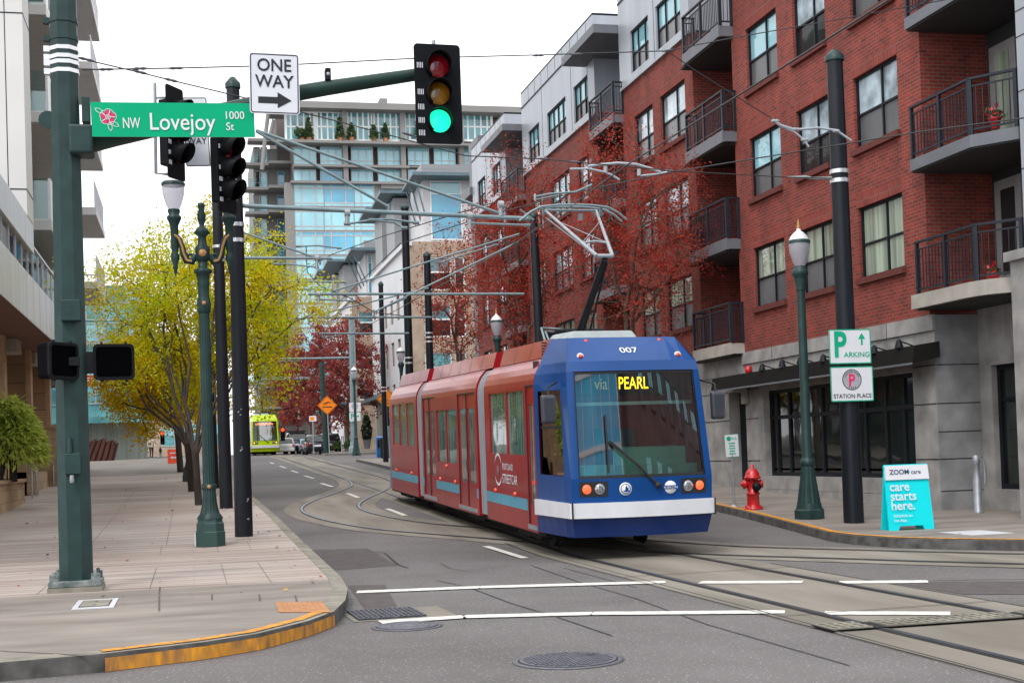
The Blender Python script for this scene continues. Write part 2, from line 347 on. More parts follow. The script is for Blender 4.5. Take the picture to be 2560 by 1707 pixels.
def planks():
    m, t, b = newmat('weathered_planks'); b.inputs['Roughness'].default_value = .85
    tc = _n(t, 'ShaderNodeTexCoord')
    br = _n(t, 'ShaderNodeTexBrick')
    for k, v in (('Scale', 1), ('Brick Width', 2.6), ('Row Height', .30), ('Mortar Size', .003), ('Bias', -.1)): br.inputs[k].default_value = v
    br.inputs['Color1'].default_value = (.43, .385, .345, 1); br.inputs['Color2'].default_value = (.385, .345, .31, 1); br.inputs['Mortar'].default_value = (.28, .25, .225, 1)
    mp = _n(t, 'ShaderNodeMapping'); mp.inputs['Rotation'].default_value = (0, 0, R(0)); t.links.new(tc.outputs['Object'], mp.inputs[0]); t.links.new(mp.outputs[0], br.inputs['Vector'])
    n1 = _n(t, 'ShaderNodeTexNoise'); n1.inputs['Scale'].default_value = 2.2; n1.inputs['Detail'].default_value = 9
    m1 = _n(t, 'ShaderNodeMapping'); m1.inputs['Scale'].default_value = (.11, 4.2, 1); t.links.new(tc.outputs['Object'], m1.inputs[0]); t.links.new(m1.outputs[0], n1.inputs['Vector'])
    cr = _n(t, 'ShaderNodeValToRGB'); cr.color_ramp.elements[0].position = .3; cr.color_ramp.elements[0].color = (.62, .57, .55, 1); cr.color_ramp.elements[1].position = .66; cr.color_ramp.elements[1].color = (1.22, 1.2, 1.22, 1)
    t.links.new(n1.outputs['Fac'], cr.inputs[0])
    mu = _n(t, 'ShaderNodeMix', data_type='RGBA', blend_type='MULTIPLY'); mu.inputs[0].default_value = 1
    t.links.new(br.outputs[0], mu.inputs[6]); t.links.new(cr.outputs[0], mu.inputs[7])
    n2 = _n(t, 'ShaderNodeTexNoise'); n2.inputs['Scale'].default_value = .25; n2.inputs['Detail'].default_value = 5; t.links.new(tc.outputs['Object'], n2.inputs['Vector'])
    c3 = _n(t, 'ShaderNodeValToRGB'); c3.color_ramp.elements[0].position = .35; c3.color_ramp.elements[0].color = (.82, .76, .72, 1); c3.color_ramp.elements[1].position = .65; c3.color_ramp.elements[1].color = (1.1, 1.1, 1.12, 1)
    t.links.new(n2.outputs['Fac'], c3.inputs[0])
    m2 = _n(t, 'ShaderNodeMix', data_type='RGBA', blend_type='MULTIPLY'); m2.inputs[0].default_value = 1
    t.links.new(mu.outputs[2], m2.inputs[6]); t.links.new(c3.outputs[0], m2.inputs[7]); t.links.new(m2.outputs[2], b.inputs['Base Color'])
    bp = _n(t, 'ShaderNodeBump', invert=True); bp.inputs['Strength'].default_value = .4; bp.inputs['Distance'].default_value = .01
    t.links.new(br.outputs['Fac'], bp.inputs['Height']); t.links.new(bp.outputs[0], b.inputs['Normal'])
    return m
MT['planks'] = planks()

# ================================================================== GROUND
YB = [-30, 0, 8, 12, 16, 20.5]+[20.5+i*(69.5/24) for i in range(1, 25)]+[95, 100, 107, 115, 125, 150, 200, 300, 460]
g = MB()
xs = [-90, -30, -5, 2, 6, 10, 15, 40, 120]
vs = [(x, y, gz(y)) for y in YB for x in xs]; n = len(xs)
g.add(vs, [(i*n+j, i*n+j+1, (i+1)*n+j+1, (i+1)*n+j) for i in range(len(YB)-1) for j in range(n-1)])
struct(g.build('road', MT['asphalt']))
def itp(pts, y): return float(np.interp(y, [p[1] for p in pts], [p[0] for p in pts]))
# --- left pavement with rounded corner
LE = [(-3.2, 11.0), (-1.46, 11.04), (-.7, 11.17), (.06, 11.5), (.52, 11.85), (1.0, 12.55), (1.3, 13.2), (1.52, 14.2), (1.68, 15.4), (1.78, 17), (1.84, 20), (1.80, 30), (1.67, 40), (1.6, 60), (1.6, 300)]
def rowsLR(y0, y1, pts=()):
    ys = sorted(set([y for y in YB if y0 < y < y1]+[y0, y1]+[p for p in pts if y0 < p < y1])); return ys
H = .15
def edge_off(P, d):
    """kerb inner line, moved d towards the pavement"""
    out = []
    for i in range(len(P)):
        a = np.array(P[max(0, i-1)]); b = np.array(P[min(len(P)-1, i+1)]); t = (b-a)/np.linalg.norm(b-a); nrm = np.array([-t[1], t[0]])
        out.append(tuple(np.array(P[i])+nrm*d))
    return out
LEd = []
for i in range(len(LE)-1):
    a, b = np.array(LE[i]), np.array(LE[i+1]); k = max(3 if b[1] < 18 else 1, int(np.linalg.norm(b-a)/3)) if b[1] < 130 else 8
    for j in range(k): LEd.append(tuple(a+(b-a)*j/k))
LEd.append(LE[-1])
KI = edge_off(LEd, .17)
def sheet(name, P, xl, mat, z=H, y0=None, y1=None):
    """strip from x = xl to the line P, following the street's climb"""
    b = MB(); P = [p for p in P if (y0 is None or p[1] >= y0-1e-6) and (y1 is None or p[1] <= y1+1e-6)]
    for p, q in zip(P[:-1], P[1:]):
        b.quad((xl, p[1], gz(p[1])+z), (p[0], p[1], gz(p[1])+z), (q[0], q[1], gz(q[1])+z), (xl, q[1], gz(q[1])+z))
    return struct(b.build(name, mat))
def split_at(P, y): 
    out = []
    for p, q in zip(P[:-1], P[1:]):
        out.append(p)
        if p[1] < y < q[1]: out.append((p[0]+(q[0]-p[0])*(y-p[1])/(q[1]-p[1]), y))
    return out+[P[-1]]
KI = split_at(split_at(KI, 16.62), 60)
b = MB()
for p, q in zip(KI[:-1], KI[1:]):
    if q[1] <= 16.63: b.quad((-30, p[1], H), (p[0], p[1], H), (q[0], q[1], H), (-30, q[1], H))
struct(b.build('corner_pavement', MT['concrete']))
sheet('boardwalk', KI, -30, MT['planks'], H, 16.61, 60)
sheet('pavement', KI, -30, MT['concrete'], H, 60, 300)
# kerb (top + face), yellow paint on the corner
def kerb(name, P, PI, face, top, z=H):
    b = MB()
    P2 = [(p[0], p[1]) for p in P]
    for i in range(len(P)-1):
        p, q = P[i], P[i+1]; pi, qi = PI[i], PI[i+1]
        b.quad((pi[0], pi[1], gz(pi[1])+z+.004), (p[0], p[1], gz(p[1])+z-.004), (q[0], q[1], gz(q[1])+z-.004), (qi[0], qi[1], gz(qi[1])+z+.004), 0)
        b.quad((p[0], p[1], gz(p[1])+z-.004), (p[0], p[1], gz(p[1])-.02), (q[0], q[1], gz(q[1])-.02), (q[0], q[1], gz(q[1])+z-.004), 1)
    return struct(b.build(name, [top, face]))
KI0 = edge_off(LEd, .17)
kerb('kerb', LEd, KI0, MT['kerbdark'], MT['concrete2'])
b = MB(); CH = edge_off(LEd, .055); OF = edge_off(LEd, -.005)
for i in range(len(LEd)-1):
    if not 11.16 < LEd[i][1] < 13.15: continue
    b.quad((*OF[i], .112), (*OF[i], .004), (*OF[i+1], .004), (*OF[i+1], .112))
    b.quad((*KI0[i], H+.0085), (*CH[i], H+.0065), (*CH[i+1], H+.0065), (*KI0[i+1], H+.0085))
struct(b.build('yellow_kerb_paint', MT['yellowk']))

# --- right pavement
RE = [(16, 12.9), (13.0, 15.3), (11.4, 17.0), (10.75, 17.8), (10.3, 18.6), (10.1, 19.6), (10.15, 20.6), (10.55, 23.4), (10.9, 25.9), (11.2, 28.7), (11.1, 32), (10.3, 35), (9.4, 38), (8.75, 42), (8.55, 48), (8.5, 56), (8.7, 66), (8.8, 74.5)]
REd = []
for i in range(len(RE)-1):
    a, b_ = np.array(RE[i]), np.array(RE[i+1]); k = max(1, int(np.linalg.norm(b_-a)/2.5))
    for j in range(k): REd.append(tuple(a+(b_-a)*j/k))
REd.append(RE[-1])
RI = edge_off(REd, -.17)
b = MB()
for p, q in zip(RI[:-1], RI[1:]):
    b.quad((p[0], p[1], gz(p[1])+H), (40, p[1], gz(p[1])+H), (40, q[1], gz(q[1])+H), (q[0], q[1], gz(q[1])+H))
b.quad((RI[-1][0], RI[-1][1], gz(74.5)+H), (40, 74.5, gz(74.5)+H), (40, 74.6, gz(74.5)-.1), (8.8, 74.6, gz(74.5)-.1))
struct(b.build('pavement_right', MT['concrete']))
kerb('kerb_right', REd, RI, MT['kerbdark'], MT['concrete2'])
b = MB()
P = [p for p in REd if p[1] < 33]; I1 = edge_off(P, -.02); I2 = edge_off(P, -.15)
for i in range(len(P)-1):
    b.quad((*I1[i], gz(P[i][1])+H+.009), (*I2[i], gz(P[i][1])+H+.009), (*I2[i+1], gz(P[i+1][1])+H+.009), (*I1[i+1], gz(P[i+1][1])+H+.009))
struct(b.build('yellow_kerb_line', MT['yellowk']))
# far pavement beyond the cross street
b = MB()
FE = [(8.6, 90.2), (8.6, 92.5), (9.7, 94), (9.7, 107), (9.7, 125), (9.7, 300)]
for p, q in zip(FE[:-1], FE[1:]): b.quad((p[0], p[1], gz(p[1])+H), (60, p[1], gz(p[1])+H), (60, q[1], gz(q[1])+H), (q[0], q[1], gz(q[1])+H))
for p, q in zip([(60, 90.2)]+FE[:-1], FE): b.quad((p[0], p[1], gz(p[1])+H), (p[0], p[1], gz(p[1])-.02), (q[0], q[1], gz(q[1])-.02), (q[0], q[1], gz(q[1])+H), 0)
struct(b.build('pavement_far', MT['concrete']))
# --- track slabs and rails
def ribbon(name, C, w, dz, mat, off=0):
    b = MB(); Lf = edge_off(C, off+w/2); Rt = edge_off(C, off-w/2)
    for i in range(len(C)-1):
        a, c = C[i], C[i+1]
        b.quad((*Lf[i], gz(Lf[i][1])+dz), (*Rt[i], gz(Rt[i][1])+dz), (*Rt[i+1], gz(Rt[i+1][1])+dz), (*Lf[i+1], gz(Lf[i+1][1])+dz))
    return struct(b.build(name, mat))
def smooth(P, k=6):
    out = []; P = [np.array(p, float) for p in P]
    for i in range(len(P)-1):
        p0, p1, p2, p3 = P[max(i-1, 0)], P[i], P[i+1], P[min(i+2, len(P)-1)]
        for j in range(k):
            t = j/k; out.append(tuple(.5*((2*p1)+(p2-p0)*t+(2*p0-5*p1+4*p2-p3)*t*t+(3*p1-p0-3*p2+p3)*t**3)))
    return out+[tuple(P[-1])]
STR = [(6.42, y) for y in YB if y <= 300]
CUR = smooth([(6.42, 60), (6.45, 55), (6.35, 50), (5.95, 45.9), (4.92, 41.5), (3.92, 37.7), (3.38, 34.4), (3.48, 31.1), (4.2, 27.6), (5.6, 24.6), (7.0, 21.6), (8.2, 19.25), (9.15, 17.8), (9.95, 16.6), (10.8, 15.4), (12, 13.6), (14, 10.5)])
ribbon('track_slab_straight', STR, 2.34, .004, MT['slab'])
ribbon('track_slab_curve', CUR, 2.32, .008, MT['slab'])
for i, o in enumerate((-.72, .72)):
    ribbon('rail_groove', STR, .115, .012, MT['seam'], o)
    ribbon('rail_straight', STR, .055, .016, MT['rail'], o)
    ribbon('rail_groove_curve', CUR, .105, .020, MT['seam'], o)
    ribbon('rail_curve', CUR, .06, .024, MT['railhead'], o)
# expansion joints across the slabs and seams in the asphalt
b = MB()
for y in np.arange(-2, 60, 4.6): b.quad((5.27, y, gz(y)+.0135), (7.57, y+.1, gz(y)+.0135), (7.57, y+.122, gz(y)+.0135), (5.27, y+.022, gz(y)+.0135))
def seam(pts, w=.02, dz=.0075):
    for p, q in zip(pts[:-1], pts[1:]):
        d = np.array(q, float)-np.array(p, float); d /= np.linalg.norm(d); nx, ny = -d[1]*w/2, d[0]*w/2
        b.quad((p[0]+nx, p[1]+ny, gz(p[1])+dz), (p[0]-nx, p[1]-ny, gz(p[1])+dz), (q[0]-nx, q[1]-ny, gz(q[1])+dz), (q[0]+nx, q[1]+ny, gz(q[1])+dz))
seam([(5.23, 23), (5.23, 5)], .025)
seam([(7.61, 17.2), (7.61, 4)], .025)
seam([(4.69, 18.91), (4.6, 16.1), (4.62, 14), (4.55, 12.75), (4.5, 11.6), (4.56, 9)], .016)
seam([(4.98, 18.2), (5.0, 15.1)], .014)
seam([(3.05, 17.4), (3.24, 16.23), (3.3, 14.2), (3.42, 12.9), (3.5, 11.28)], .018)
seam([(2.8, 22.6), (3.05, 22.3), (2.98, 20.2), (3.02, 19.6)], .03)
seam([(3.6, 20.2), (3.55, 19.1), (3.7, 18.4)], .012)
for p in [(2.35, 16.4), (2.6, 22.6)]: pass
seam([(8.2, 14.05), (9.3, 13.5), (11, 12.6)], .03)
struct(b.build('road_seams', MT['seam']))
# patched asphalt
MT['asphalt_dk'] = pm('asphalt_patch', (.085, .070, .068), .9, var=.25, scale=6, detail=10)
b = MB()
b.add([(7.7, 14.2, .0045), (10.6, 12.4, .0045), (10.2, 11.2, .0045), (7.7, 12.6, .0045)], [(3, 2, 1, 0)])
b.add([(1.95, 23.5, gz(23.5)+.004), (2.9, 23.2, gz(23.2)+.004), (2.95, 20.2, .004), (1.95, 19.9, .004)], [(3, 2, 1, 0)])
b.add([(1.9, 17.4, .004), (2.35, 17.2, .004), (2.1, 14.4, .004), (1.75, 14.4, .004)], [(3, 2, 1, 0)])
struct(b.build('road_patches', MT['asphalt_dk']))
# --- painted markings
b = MB()
def stripe(p, q, w=.1, dz=.0118):
    d = np.array(q, float)-np.array(p, float); d /= np.linalg.norm(d); nx, ny = -d[1]*w/2, d[0]*w/2
    b.quad((p[0]+nx, p[1]+ny, gz(p[1])+dz), (p[0]-nx, p[1]-ny, gz(p[1])+dz), (q[0]-nx, q[1]-ny, gz(q[1])+dz), (q[0]+nx, q[1]+ny, gz(q[1])+dz))
def pstripe(a, c, w=.1, n=3, dz=.0118):
    A, C = GP(*a), GP(*c)
    stripe((A[0], A[1]), (C[0], C[1]), w, dz)
for a, c in [((892, 1481), (1200, 1469)), ((1200, 1469), (1664, 1456)), ((1750, 1457), (2007, 1456)), ((2098, 1457), (2320, 1455))]: pstripe(a, c, .30)
for a, c in [((950, 1557), (1160, 1543)), ((1160, 1543), (1480, 1535)), ((1480, 1535), (1962, 1531)), ((2060, 1534), (2376, 1535)), ((2478, 1536), (2640, 1538))]: pstripe(a, c, .26)
for a, c in [((700, 1165), (715, 1170)), ((728, 1176), (745, 1182)), ((761, 1189), (784, 1196)), ((802, 1208), (832, 1217)), ((868, 1233), (896, 1244)), ((968, 1272), (1013, 1289)), ((1215, 1366), (1312, 1396)), ((675, 1156), (684, 1159))]: pstripe(a, c, .13)
stripe((-4.5, 9.62), (-.75, 9.72), .28)
struct(b.build('road_markings', MT['marking']))
# --- tactile tile and kerb-ramp joints on the corner
b = MB(); b.add([(*GP(688, 1505, H)[:2], H+.006), (*GP(697, 1531, H)[:2], H+.006), (*GP(828, 1531, H)[:2], H+.006), (*GP(806, 1505, H)[:2], H+.006)], [(0, 1, 2, 3)])
for i in range(9):
    for j in range(6): b.lathe((.84+i*.05+.02*j/6, 13.4+j*.14, H+.006), [(.018, 0), (.012, .006)], 6)
struct(b.build('tactile_paving', MT['tactile']))
b = MB()
for (a, c) in [((400, 1467), (398, 1487)), ((398, 1490), (398, 1527)), ((530, 1485), (530, 1500)), ((648, 1485), (650, 1502)), ((738, 1488), (742, 1503)), ((240, 1475), (830, 1449)), ((0, 1627), (250, 1640))]:
    A, C = GP(*a, H), GP(*c, H); d = C-A; d /= np.linalg.norm(d); q = np.array([-d[1], d[0], 0])*.009
    b.quad(A+q+EZ*.005, A-q+EZ*.005, C-q+EZ*.005, C+q+EZ*.005)
for x in (-1.7, -.55, .35, 1.0):
    for y0, y1 in ((16.7, 24), (24, 35), (35, 50)):
        pts = [(x+.10*math.sin(x*7+y0), y0), (x+.10*math.sin(x*7+y0), y1)]
        for p, q in zip(pts[:-1], pts[1:]):
            for k in range(6):
                ya = p[1]+(q[1]-p[1])*k/6; yb = p[1]+(q[1]-p[1])*(k+1)/6
                b.quad((p[0], ya, gz(ya)+H+.005), (p[0]+.006, ya, gz(ya)+H+.005), (p[0]+.006, yb, gz(yb)+H+.005), (p[0], yb, gz(yb)+H+.005))
struct(b.build('pavement_joints', pm('joint_line', (.10, .085, .075), .9)))
for ya in (): pass
# ================================================================== BUILDINGS
def facade(mb, o, U, V, N, u0, u1, v0, v1, ops, depth, mi=0, mir=None):
    """wall face with openings; N points into the wall"""
    o = np.array(o, float); mir = mi if mir is None else mir
    us = sorted(set([u0, u1]+[x for p in ops for x in p[:2]])); vs = sorted(set([v0, v1]+[x for p in ops for x in p[2:4]]))
    us = [u for u in us if u0-1e-6 <= u <= u1+1e-6]; vs = [v for v in vs if v0-1e-6 <= v <= v1+1e-6]
    P = lambda u, v, d=0: o+u*U+v*V+d*N
    for a, b in zip(us[:-1], us[1:]):
        for c, d in zip(vs[:-1], vs[1:]):
            m_, n_ = (a+b)/2, (c+d)/2
            if any(p[0] < m_ < p[1] and p[2] < n_ < p[3] for p in ops): continue
            mb.quad(P(a, c), P(b, c), P(b, d), P(a, d), mi)
    for a, b, c, d in [p[:4] for p in ops]:
        mb.quad(P(a, c), P(a, d), P(a, d, depth), P(a, c, depth), mir); mb.quad(P(b, c), P(b, c, depth), P(b, d, depth), P(b, d), mir)
        mb.quad(P(a, d), P(b, d), P(b, d, depth), P(a, d, depth), mir); mb.quad(P(a, c), P(a, c, depth), P(b, c, depth), P(b, c), mir)
def window(par, o, U, V, N, u0, u1, v0, v1, us=(.5,), vs=(.48,), gl=('glass_lo', 'glass_sky'), fm='frame', inset=.10, fw=.05, sill=None, bars=.045, name='window'):
    o = np.array(o, float); P = lambda u, v, d: o+u*U+v*V+d*N
    b = MB(); W, Hh = u1-u0, v1-v0
    def bar(ua, ub, va, vb, d0=inset, dd=.03): b.obox(P((ua+ub)/2, (va+vb)/2, d0), U, V, N, (ub-ua)/2, (vb-va)/2, dd)
    bar(u0, u0+fw, v0, v1); bar(u1-fw, u1, v0, v1); bar(u0+fw, u1-fw, v0, v0+fw); bar(u0+fw, u1-fw, v1-fw, v1)
    for f in us: u = u0+f*W; bar(u-bars/2, u+bars/2, v0+fw, v1-fw, inset+.004, .026)
    for f in vs: v = v0+f*Hh; bar(u0+fw, u1-fw, v-bars/2, v+bars/2, inset+.008, .026)
    w = b.build(name, MT[fm], par)
    b = MB(); ed = [0]+list(vs)+[1]
    for k in range(len(ed)-1):
        va, vb = v0+ed[k]*Hh, v0+ed[k+1]*Hh; d = inset+.02
        b.quad(P(u0, va, d), P(u1, va, d), P(u1, vb, d), P(u0, vb, d), min(k, len(gl)-1))
    b.build('pane', [MT[x] for x in gl], w)
    if sill:
        s = MB(); s.obox(P((u0+u1)/2, v0-.06, -.02), U, V, N, W/2+.06, .065, .07); s.build('sill', MT[sill], w)
    return w
def railing(par, pts, z, h=1.02, gap=.11, posts=1.3, mat='railing', toprad=.03):
    """pickets between two rails along a ground polyline"""
    b = MB()
    for (p, q) in zip(pts[:-1], pts[1:]):
        p = np.array([p[0], p[1], 0]); q = np.array([q[0], q[1], 0]); L = np.linalg.norm(q-p); d = (q-p)/L; n = np.array([-d[1], d[0], 0]); c = (p+q)/2
        b.obox(c+EZ*(z+h), d, n, EZ, L/2+.025, .035, .022); b.obox(c+EZ*(z+h-.14), d, n, EZ, L/2-.03, .014, .014); b.obox(c+EZ*(z+.10), d, n, EZ, L/2-.03, .016, .018)
        k = max(1, int(L/gap))
        for i in range(1, k):
            s = p+d*L*i/k; b.obox(s+EZ*(z+(h-.06)/2+.02), d, n, EZ, .008, .008, (h-.24)/2)
        k = max(1, round(L/posts))
        for i in range(k+1):
            s = p+d*(.02+(L-.04)*i/k); b.obox(s+EZ*(z+h/2-.01), d, n, EZ, .032, .030, h/2-.01)
    return b.build('railing', MT[mat], par)
# ------------------------------------------------------------------ B1: red brick apartments on the right
B1 = thing('apartment_building', 'long red brick apartment building with black balconies and silver top storey behind the streetcar', 'building', (14.1, 45, 0))
XF = 14.1; NX = EX; XR = 16.8
ROWS = [(5.10, 6.62), (7.87, 9.42), (10.62, 12.22)]
bays = [(23.87, 33.13, [(24.75, 26.62), (27.8, 29.45), (30.35, 32.2)], False), (35.97, 42.32, [(36.62, 38.72), (39.4, 41.15)], True),
        (45.15, 55.7, [(46.0, 47.78), (48.86, 51.6), (52.86, 54.66)], True), (58.9, 66.2, [(59.9, 61.7), (63.2, 65.0)], True)]
brick = MB(); silv = MB(); k = 0; ops_all = []
gsets = [('glass_lo', 'glass_sky'), ('glass_lo', 'glass_sky'), ('glass_lo', 'glass_pale'), ('glass_lo', 'glass_gr'), ('glass_dk', 'glass_sky')]
for (y0, y1, cols, sil) in bays:
    rows = ROWS if sil else ROWS+[(13.4, 15.0)]
    ops = [(a, b_, c, d) for a, b_ in cols for c, d in rows]
    zt = 13.35 if sil else 16.8
    facade(brick, (XF, 0, 0), EY, EZ, NX, y0, y1, 4.03, zt, ops, .16)
    for a, b_, c, d in ops:       # soldier course over each opening, 3 mm proud
        brick.obox((XF, (a+b_)/2, d+.14), EY, EZ, NX, (b_-a)/2+.06, .135, .004, 1)
        k += 1
        gl = gsets[(k*7+int(c)) % 5] if c > 6 else (('glass_gr', 'glass_gr') if a < 25 else ('glass_lo', 'glass_gr'))
        window(B1, (XF, 0, 0), EY, EZ, NX, a, b_, c, d, (.42,) if b_-a < 2.3 else (.33, .66), (.48,), gl, sill='sill')
    if sil:
        so = [(a, b_, 13.62, 14.97) for a, b_ in cols]
        facade(silv, (XF-.05, 0, 0), EY, EZ, NX, y0, y1, 13.42, 16.82, so, .14)
        silv.box(XF-.052, XF+1.4, y0, y1, 16.82, 16.9, 1)
        silv.box(XF-.08, XF-.045, y0, y1, 16.20, 16.24, 1)
        for y in np.arange(y0+.8, y1-.3, 1.06):
            if not any(a-.05 < y < b_+.05 for a, b_ in cols): silv.box(XF-.056, XF-.045, y, y+.018, 13.45, 16.2, 1)
            silv.box(XF-.056, XF-.045, y, y+.018, 16.24, 16.8, 1)
        for yy in (y0, y1): silv.quad((XF-.05, yy, 13.42), (XR, yy, 13.42), (XR, yy, 16.82), (XF-.05, yy, 16.82), 0)
        brick.box(XF-.09, XF+.02, y0, y1, 13.33, 13.42, 2)
        for a, b_ in cols:
            k += 1
            window(B1, (XF-.05, 0, 0), EY, EZ, NX, a, b_, 13.62, 14.97, (.3, .68) if b_-a < 2.3 else (.25, .5, .75), (.46,), ('glass_lo', 'glass_pale'), inset=.09)
    for yy in (y0, y1): brick.quad((XF, yy, 4.03), (XR, yy, 4.03), (XR, yy, zt), (XF, yy, zt), 0)
brick.build('brick_wall', [MT['brick'], MT['soldier'], MT['silver']], B1)
silv.build('silver_cladding', [MT['silver'], MT['frame']], B1)
# recessed balconies
core = MB(); core.box(XR+.02, 40, 24, 68, 0, 16.6); core.build('light_block_core', MT['soffit'], B1)  # unseen solid box behind the facade, put in to block light
recs = [(33.13, 35.97), (42.32, 45.15), (55.7, 58.9)]
for ri, (y0, y1) in enumerate(recs):
    b = MB(); b.box(XR-.05, XR, y0, y1, 4.2, 16.4); b.build('recess_wall', MT['brick'] if ri != 1 else MT['silver'], B1)
    for z, st in ((4.30, 1), (7.03, 0), (9.84, 0), (12.6, 0)):
        m = 'stonelt' if st else 'balcony'; e0 = y0-.14; e1 = y1-.3
        b = MB(); b.box(13.7, XR-.05, e0, e1, z-.28, z-.012, 0); b.box(13.69, 13.76, e0-.01, e1+.01, z-.30, z+.0, 0)
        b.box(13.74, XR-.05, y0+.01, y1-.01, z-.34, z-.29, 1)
        sl = b.build('balcony', [MT[m], MT['soffit']], B1)
        railing(sl, [(14.08, e1), (13.74, e1), (13.74, e0), (14.08, e0)], z, 1.04)
        b = MB(); b.box(XR-.10, XR-.04, y0+.35, y0+1.3, z+.02, z+2.1); d = b.build('balcony_door', MT['door'], B1)
        b = MB(); b.box(XR-.115, XR-.101, y0+.5, y0+1.15, z+.3, z+1.95); b.build('pane', MT['glass_dk'], d)
        window(B1, (XR-.05, 0, 0), EY, EZ, NX, y0+1.5, y1-.3, z+.6, z+2.1, (.5,), (), ('glass_dk',), inset=-.03)
    if ri != 0:
        b = MB(); b.box(13.2, 15.55, y0+.02, y1+1.1, 15.30, 15.58); b.build('roof_canopy', MT['balcony'], B1)
# stone ground floor with the shop window
st = MB()
SHOP = (24.62, 31.95, .84, 2.98)
gops = [SHOP, (33.07, 34.2, .15, 3.05), (37.0, 41.5, .9, 3.0), (46, 54.6, 1.0, 3.2), (59.5, 65, 1.2, 3.3)]
facade(st, (XF, 0, 0), EY, EZ, NX, 23.75, 66.2, 0, 4.03, gops, .38)
st.box(XF-.05, XF+.02, 23.72, 33.1, 3.73, 4.035, 0); st.box(XF-.035, XF+.02, 33.1, 66.2, 3.5, 3.72, 0)
st.box(XF-.06, XF+.01, 24.63, 31.95, .52, .84, 0); st.box(XF-.10, XF+.01, 24.6, 32.2, 0.12, .512, 0)
for z in (1.22, 2.3, 3.05):
    st.box(XF-.012, XF+.01, 23.76, 24.6, z, z+.016, 1); st.box(XF-.012, XF+.01, 32.26, 33.05, z, z+.016, 1); st.box(XF-.012, XF+.01, 34.2, 36.9, z, z+.016, 1)
for y in (25.5, 27.6, 29.4, 31.2): st.box(XF-.055, XF-.04, y, y+.012, 3.735, 4.03, 1)
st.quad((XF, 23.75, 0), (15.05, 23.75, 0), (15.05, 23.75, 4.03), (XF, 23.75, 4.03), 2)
for z in (.6, 1.22, 1.75, 2.3, 3.05): st.box(XF+.01, 15.03, 23.742, 23.76, z, z+.014, 1)
st.build('stone_base', [MT['stone'], MT['frame'], MT['stoneshade']], B1)
us = [(y-SHOP[0])/(SHOP[1]-SHOP[0]) for y in (25.34, 26.09, 27.0, 28.13, 29.07, 29.95, 30.85, 31.55)]
window(B1, (XF, 0, 0), EY, EZ, NX, *SHOP, us, (.68,), ('glass_shop', 'glass_shop'), inset=.2, fw=.09, bars=.10, name='shop_window')
b = MB(); b.box(XF+.22, XF+.235, 24.7, 31.9, .98, 1.03); b.build('shop_window_band', pm('window_lettering_band', (.45, .47, .48), .5, col2=(.03, .03, .03), scale=26, stretch=(1, 1, 1)), B1)
for a, c, d, e in gops[2:]:
    window(B1, (XF, 0, 0), EY, EZ, NX, a, c, d, e, (.25, .5, .75), (.7,), ('glass_shop', 'glass_dk'), inset=.2, fw=.09, bars=.08, name='shop_window')
b = MB(); b.box(XF+.3, XF+.36, 33.1, 34.18, .2, 3.02); b.build('entrance_door', MT['frame'], B1)
b = MB()   # awning: sloping top, fascia and side
pr = [(14.09, 3.5), (13.55, 3.42), (13.5, 3.08), (13.56, 3.08), (14.09, 3.2)]
b.prism(pr, (0, 23.55, 0), EX, EZ, EY, 10.4); b.box(13.485, 13.5, 23.55, 33.95, 3.06, 3.10, 1)
b.build('awning', [MT['awning'], MT['balcony']], B1)
for x, y in ((1905, 915), (1955, 905), (2000, 898), (2058, 892), (2185, 870), (2247, 856)):
    p = onX(x, y, 13.55); b = MB()
    b.tube([(XF-.02, p[1]+.1, p[2]-.12), (13.75, p[1]+.05, p[2]-.02), (13.58, p[1], p[2]+.02)], .014, 6)
    b.lathe((13.55, p[1], p[2]-.06), [(.02, .12), (.05, .09), (.085, -.03), (.09, -.05)], 10); b.build('awning_lamp', MT['frame'], B1)
b = MB(); p = onX(1869, 925, XF-.12); b.lathe((XF-.1, p[1], p[2]), [(.0, -.12), (.07, -.1), (.085, 0), (.07, .1), (0, .12)], 12); b.build('alarm_bell', MT['hydred'], B1)
b = MB(); p = onX(1868, 990, XF); b.box(XF-.14, XF-.01, p[1]-.11, p[1]+.11, p[2]-.2, p[2]+.22); b.build('wall_lamp', MT['stonelt'], B1, .02)
# far street corner of the block, dark blue-grey end bay
b = MB(); b.box(14.4, 15.6, 66.2, 68.5, 4, 17.6); b.box(13.9, 14.4, 66.2, 68.5, 14.6, 15.0); b.build('end_bay', MT['balcony'], B1)
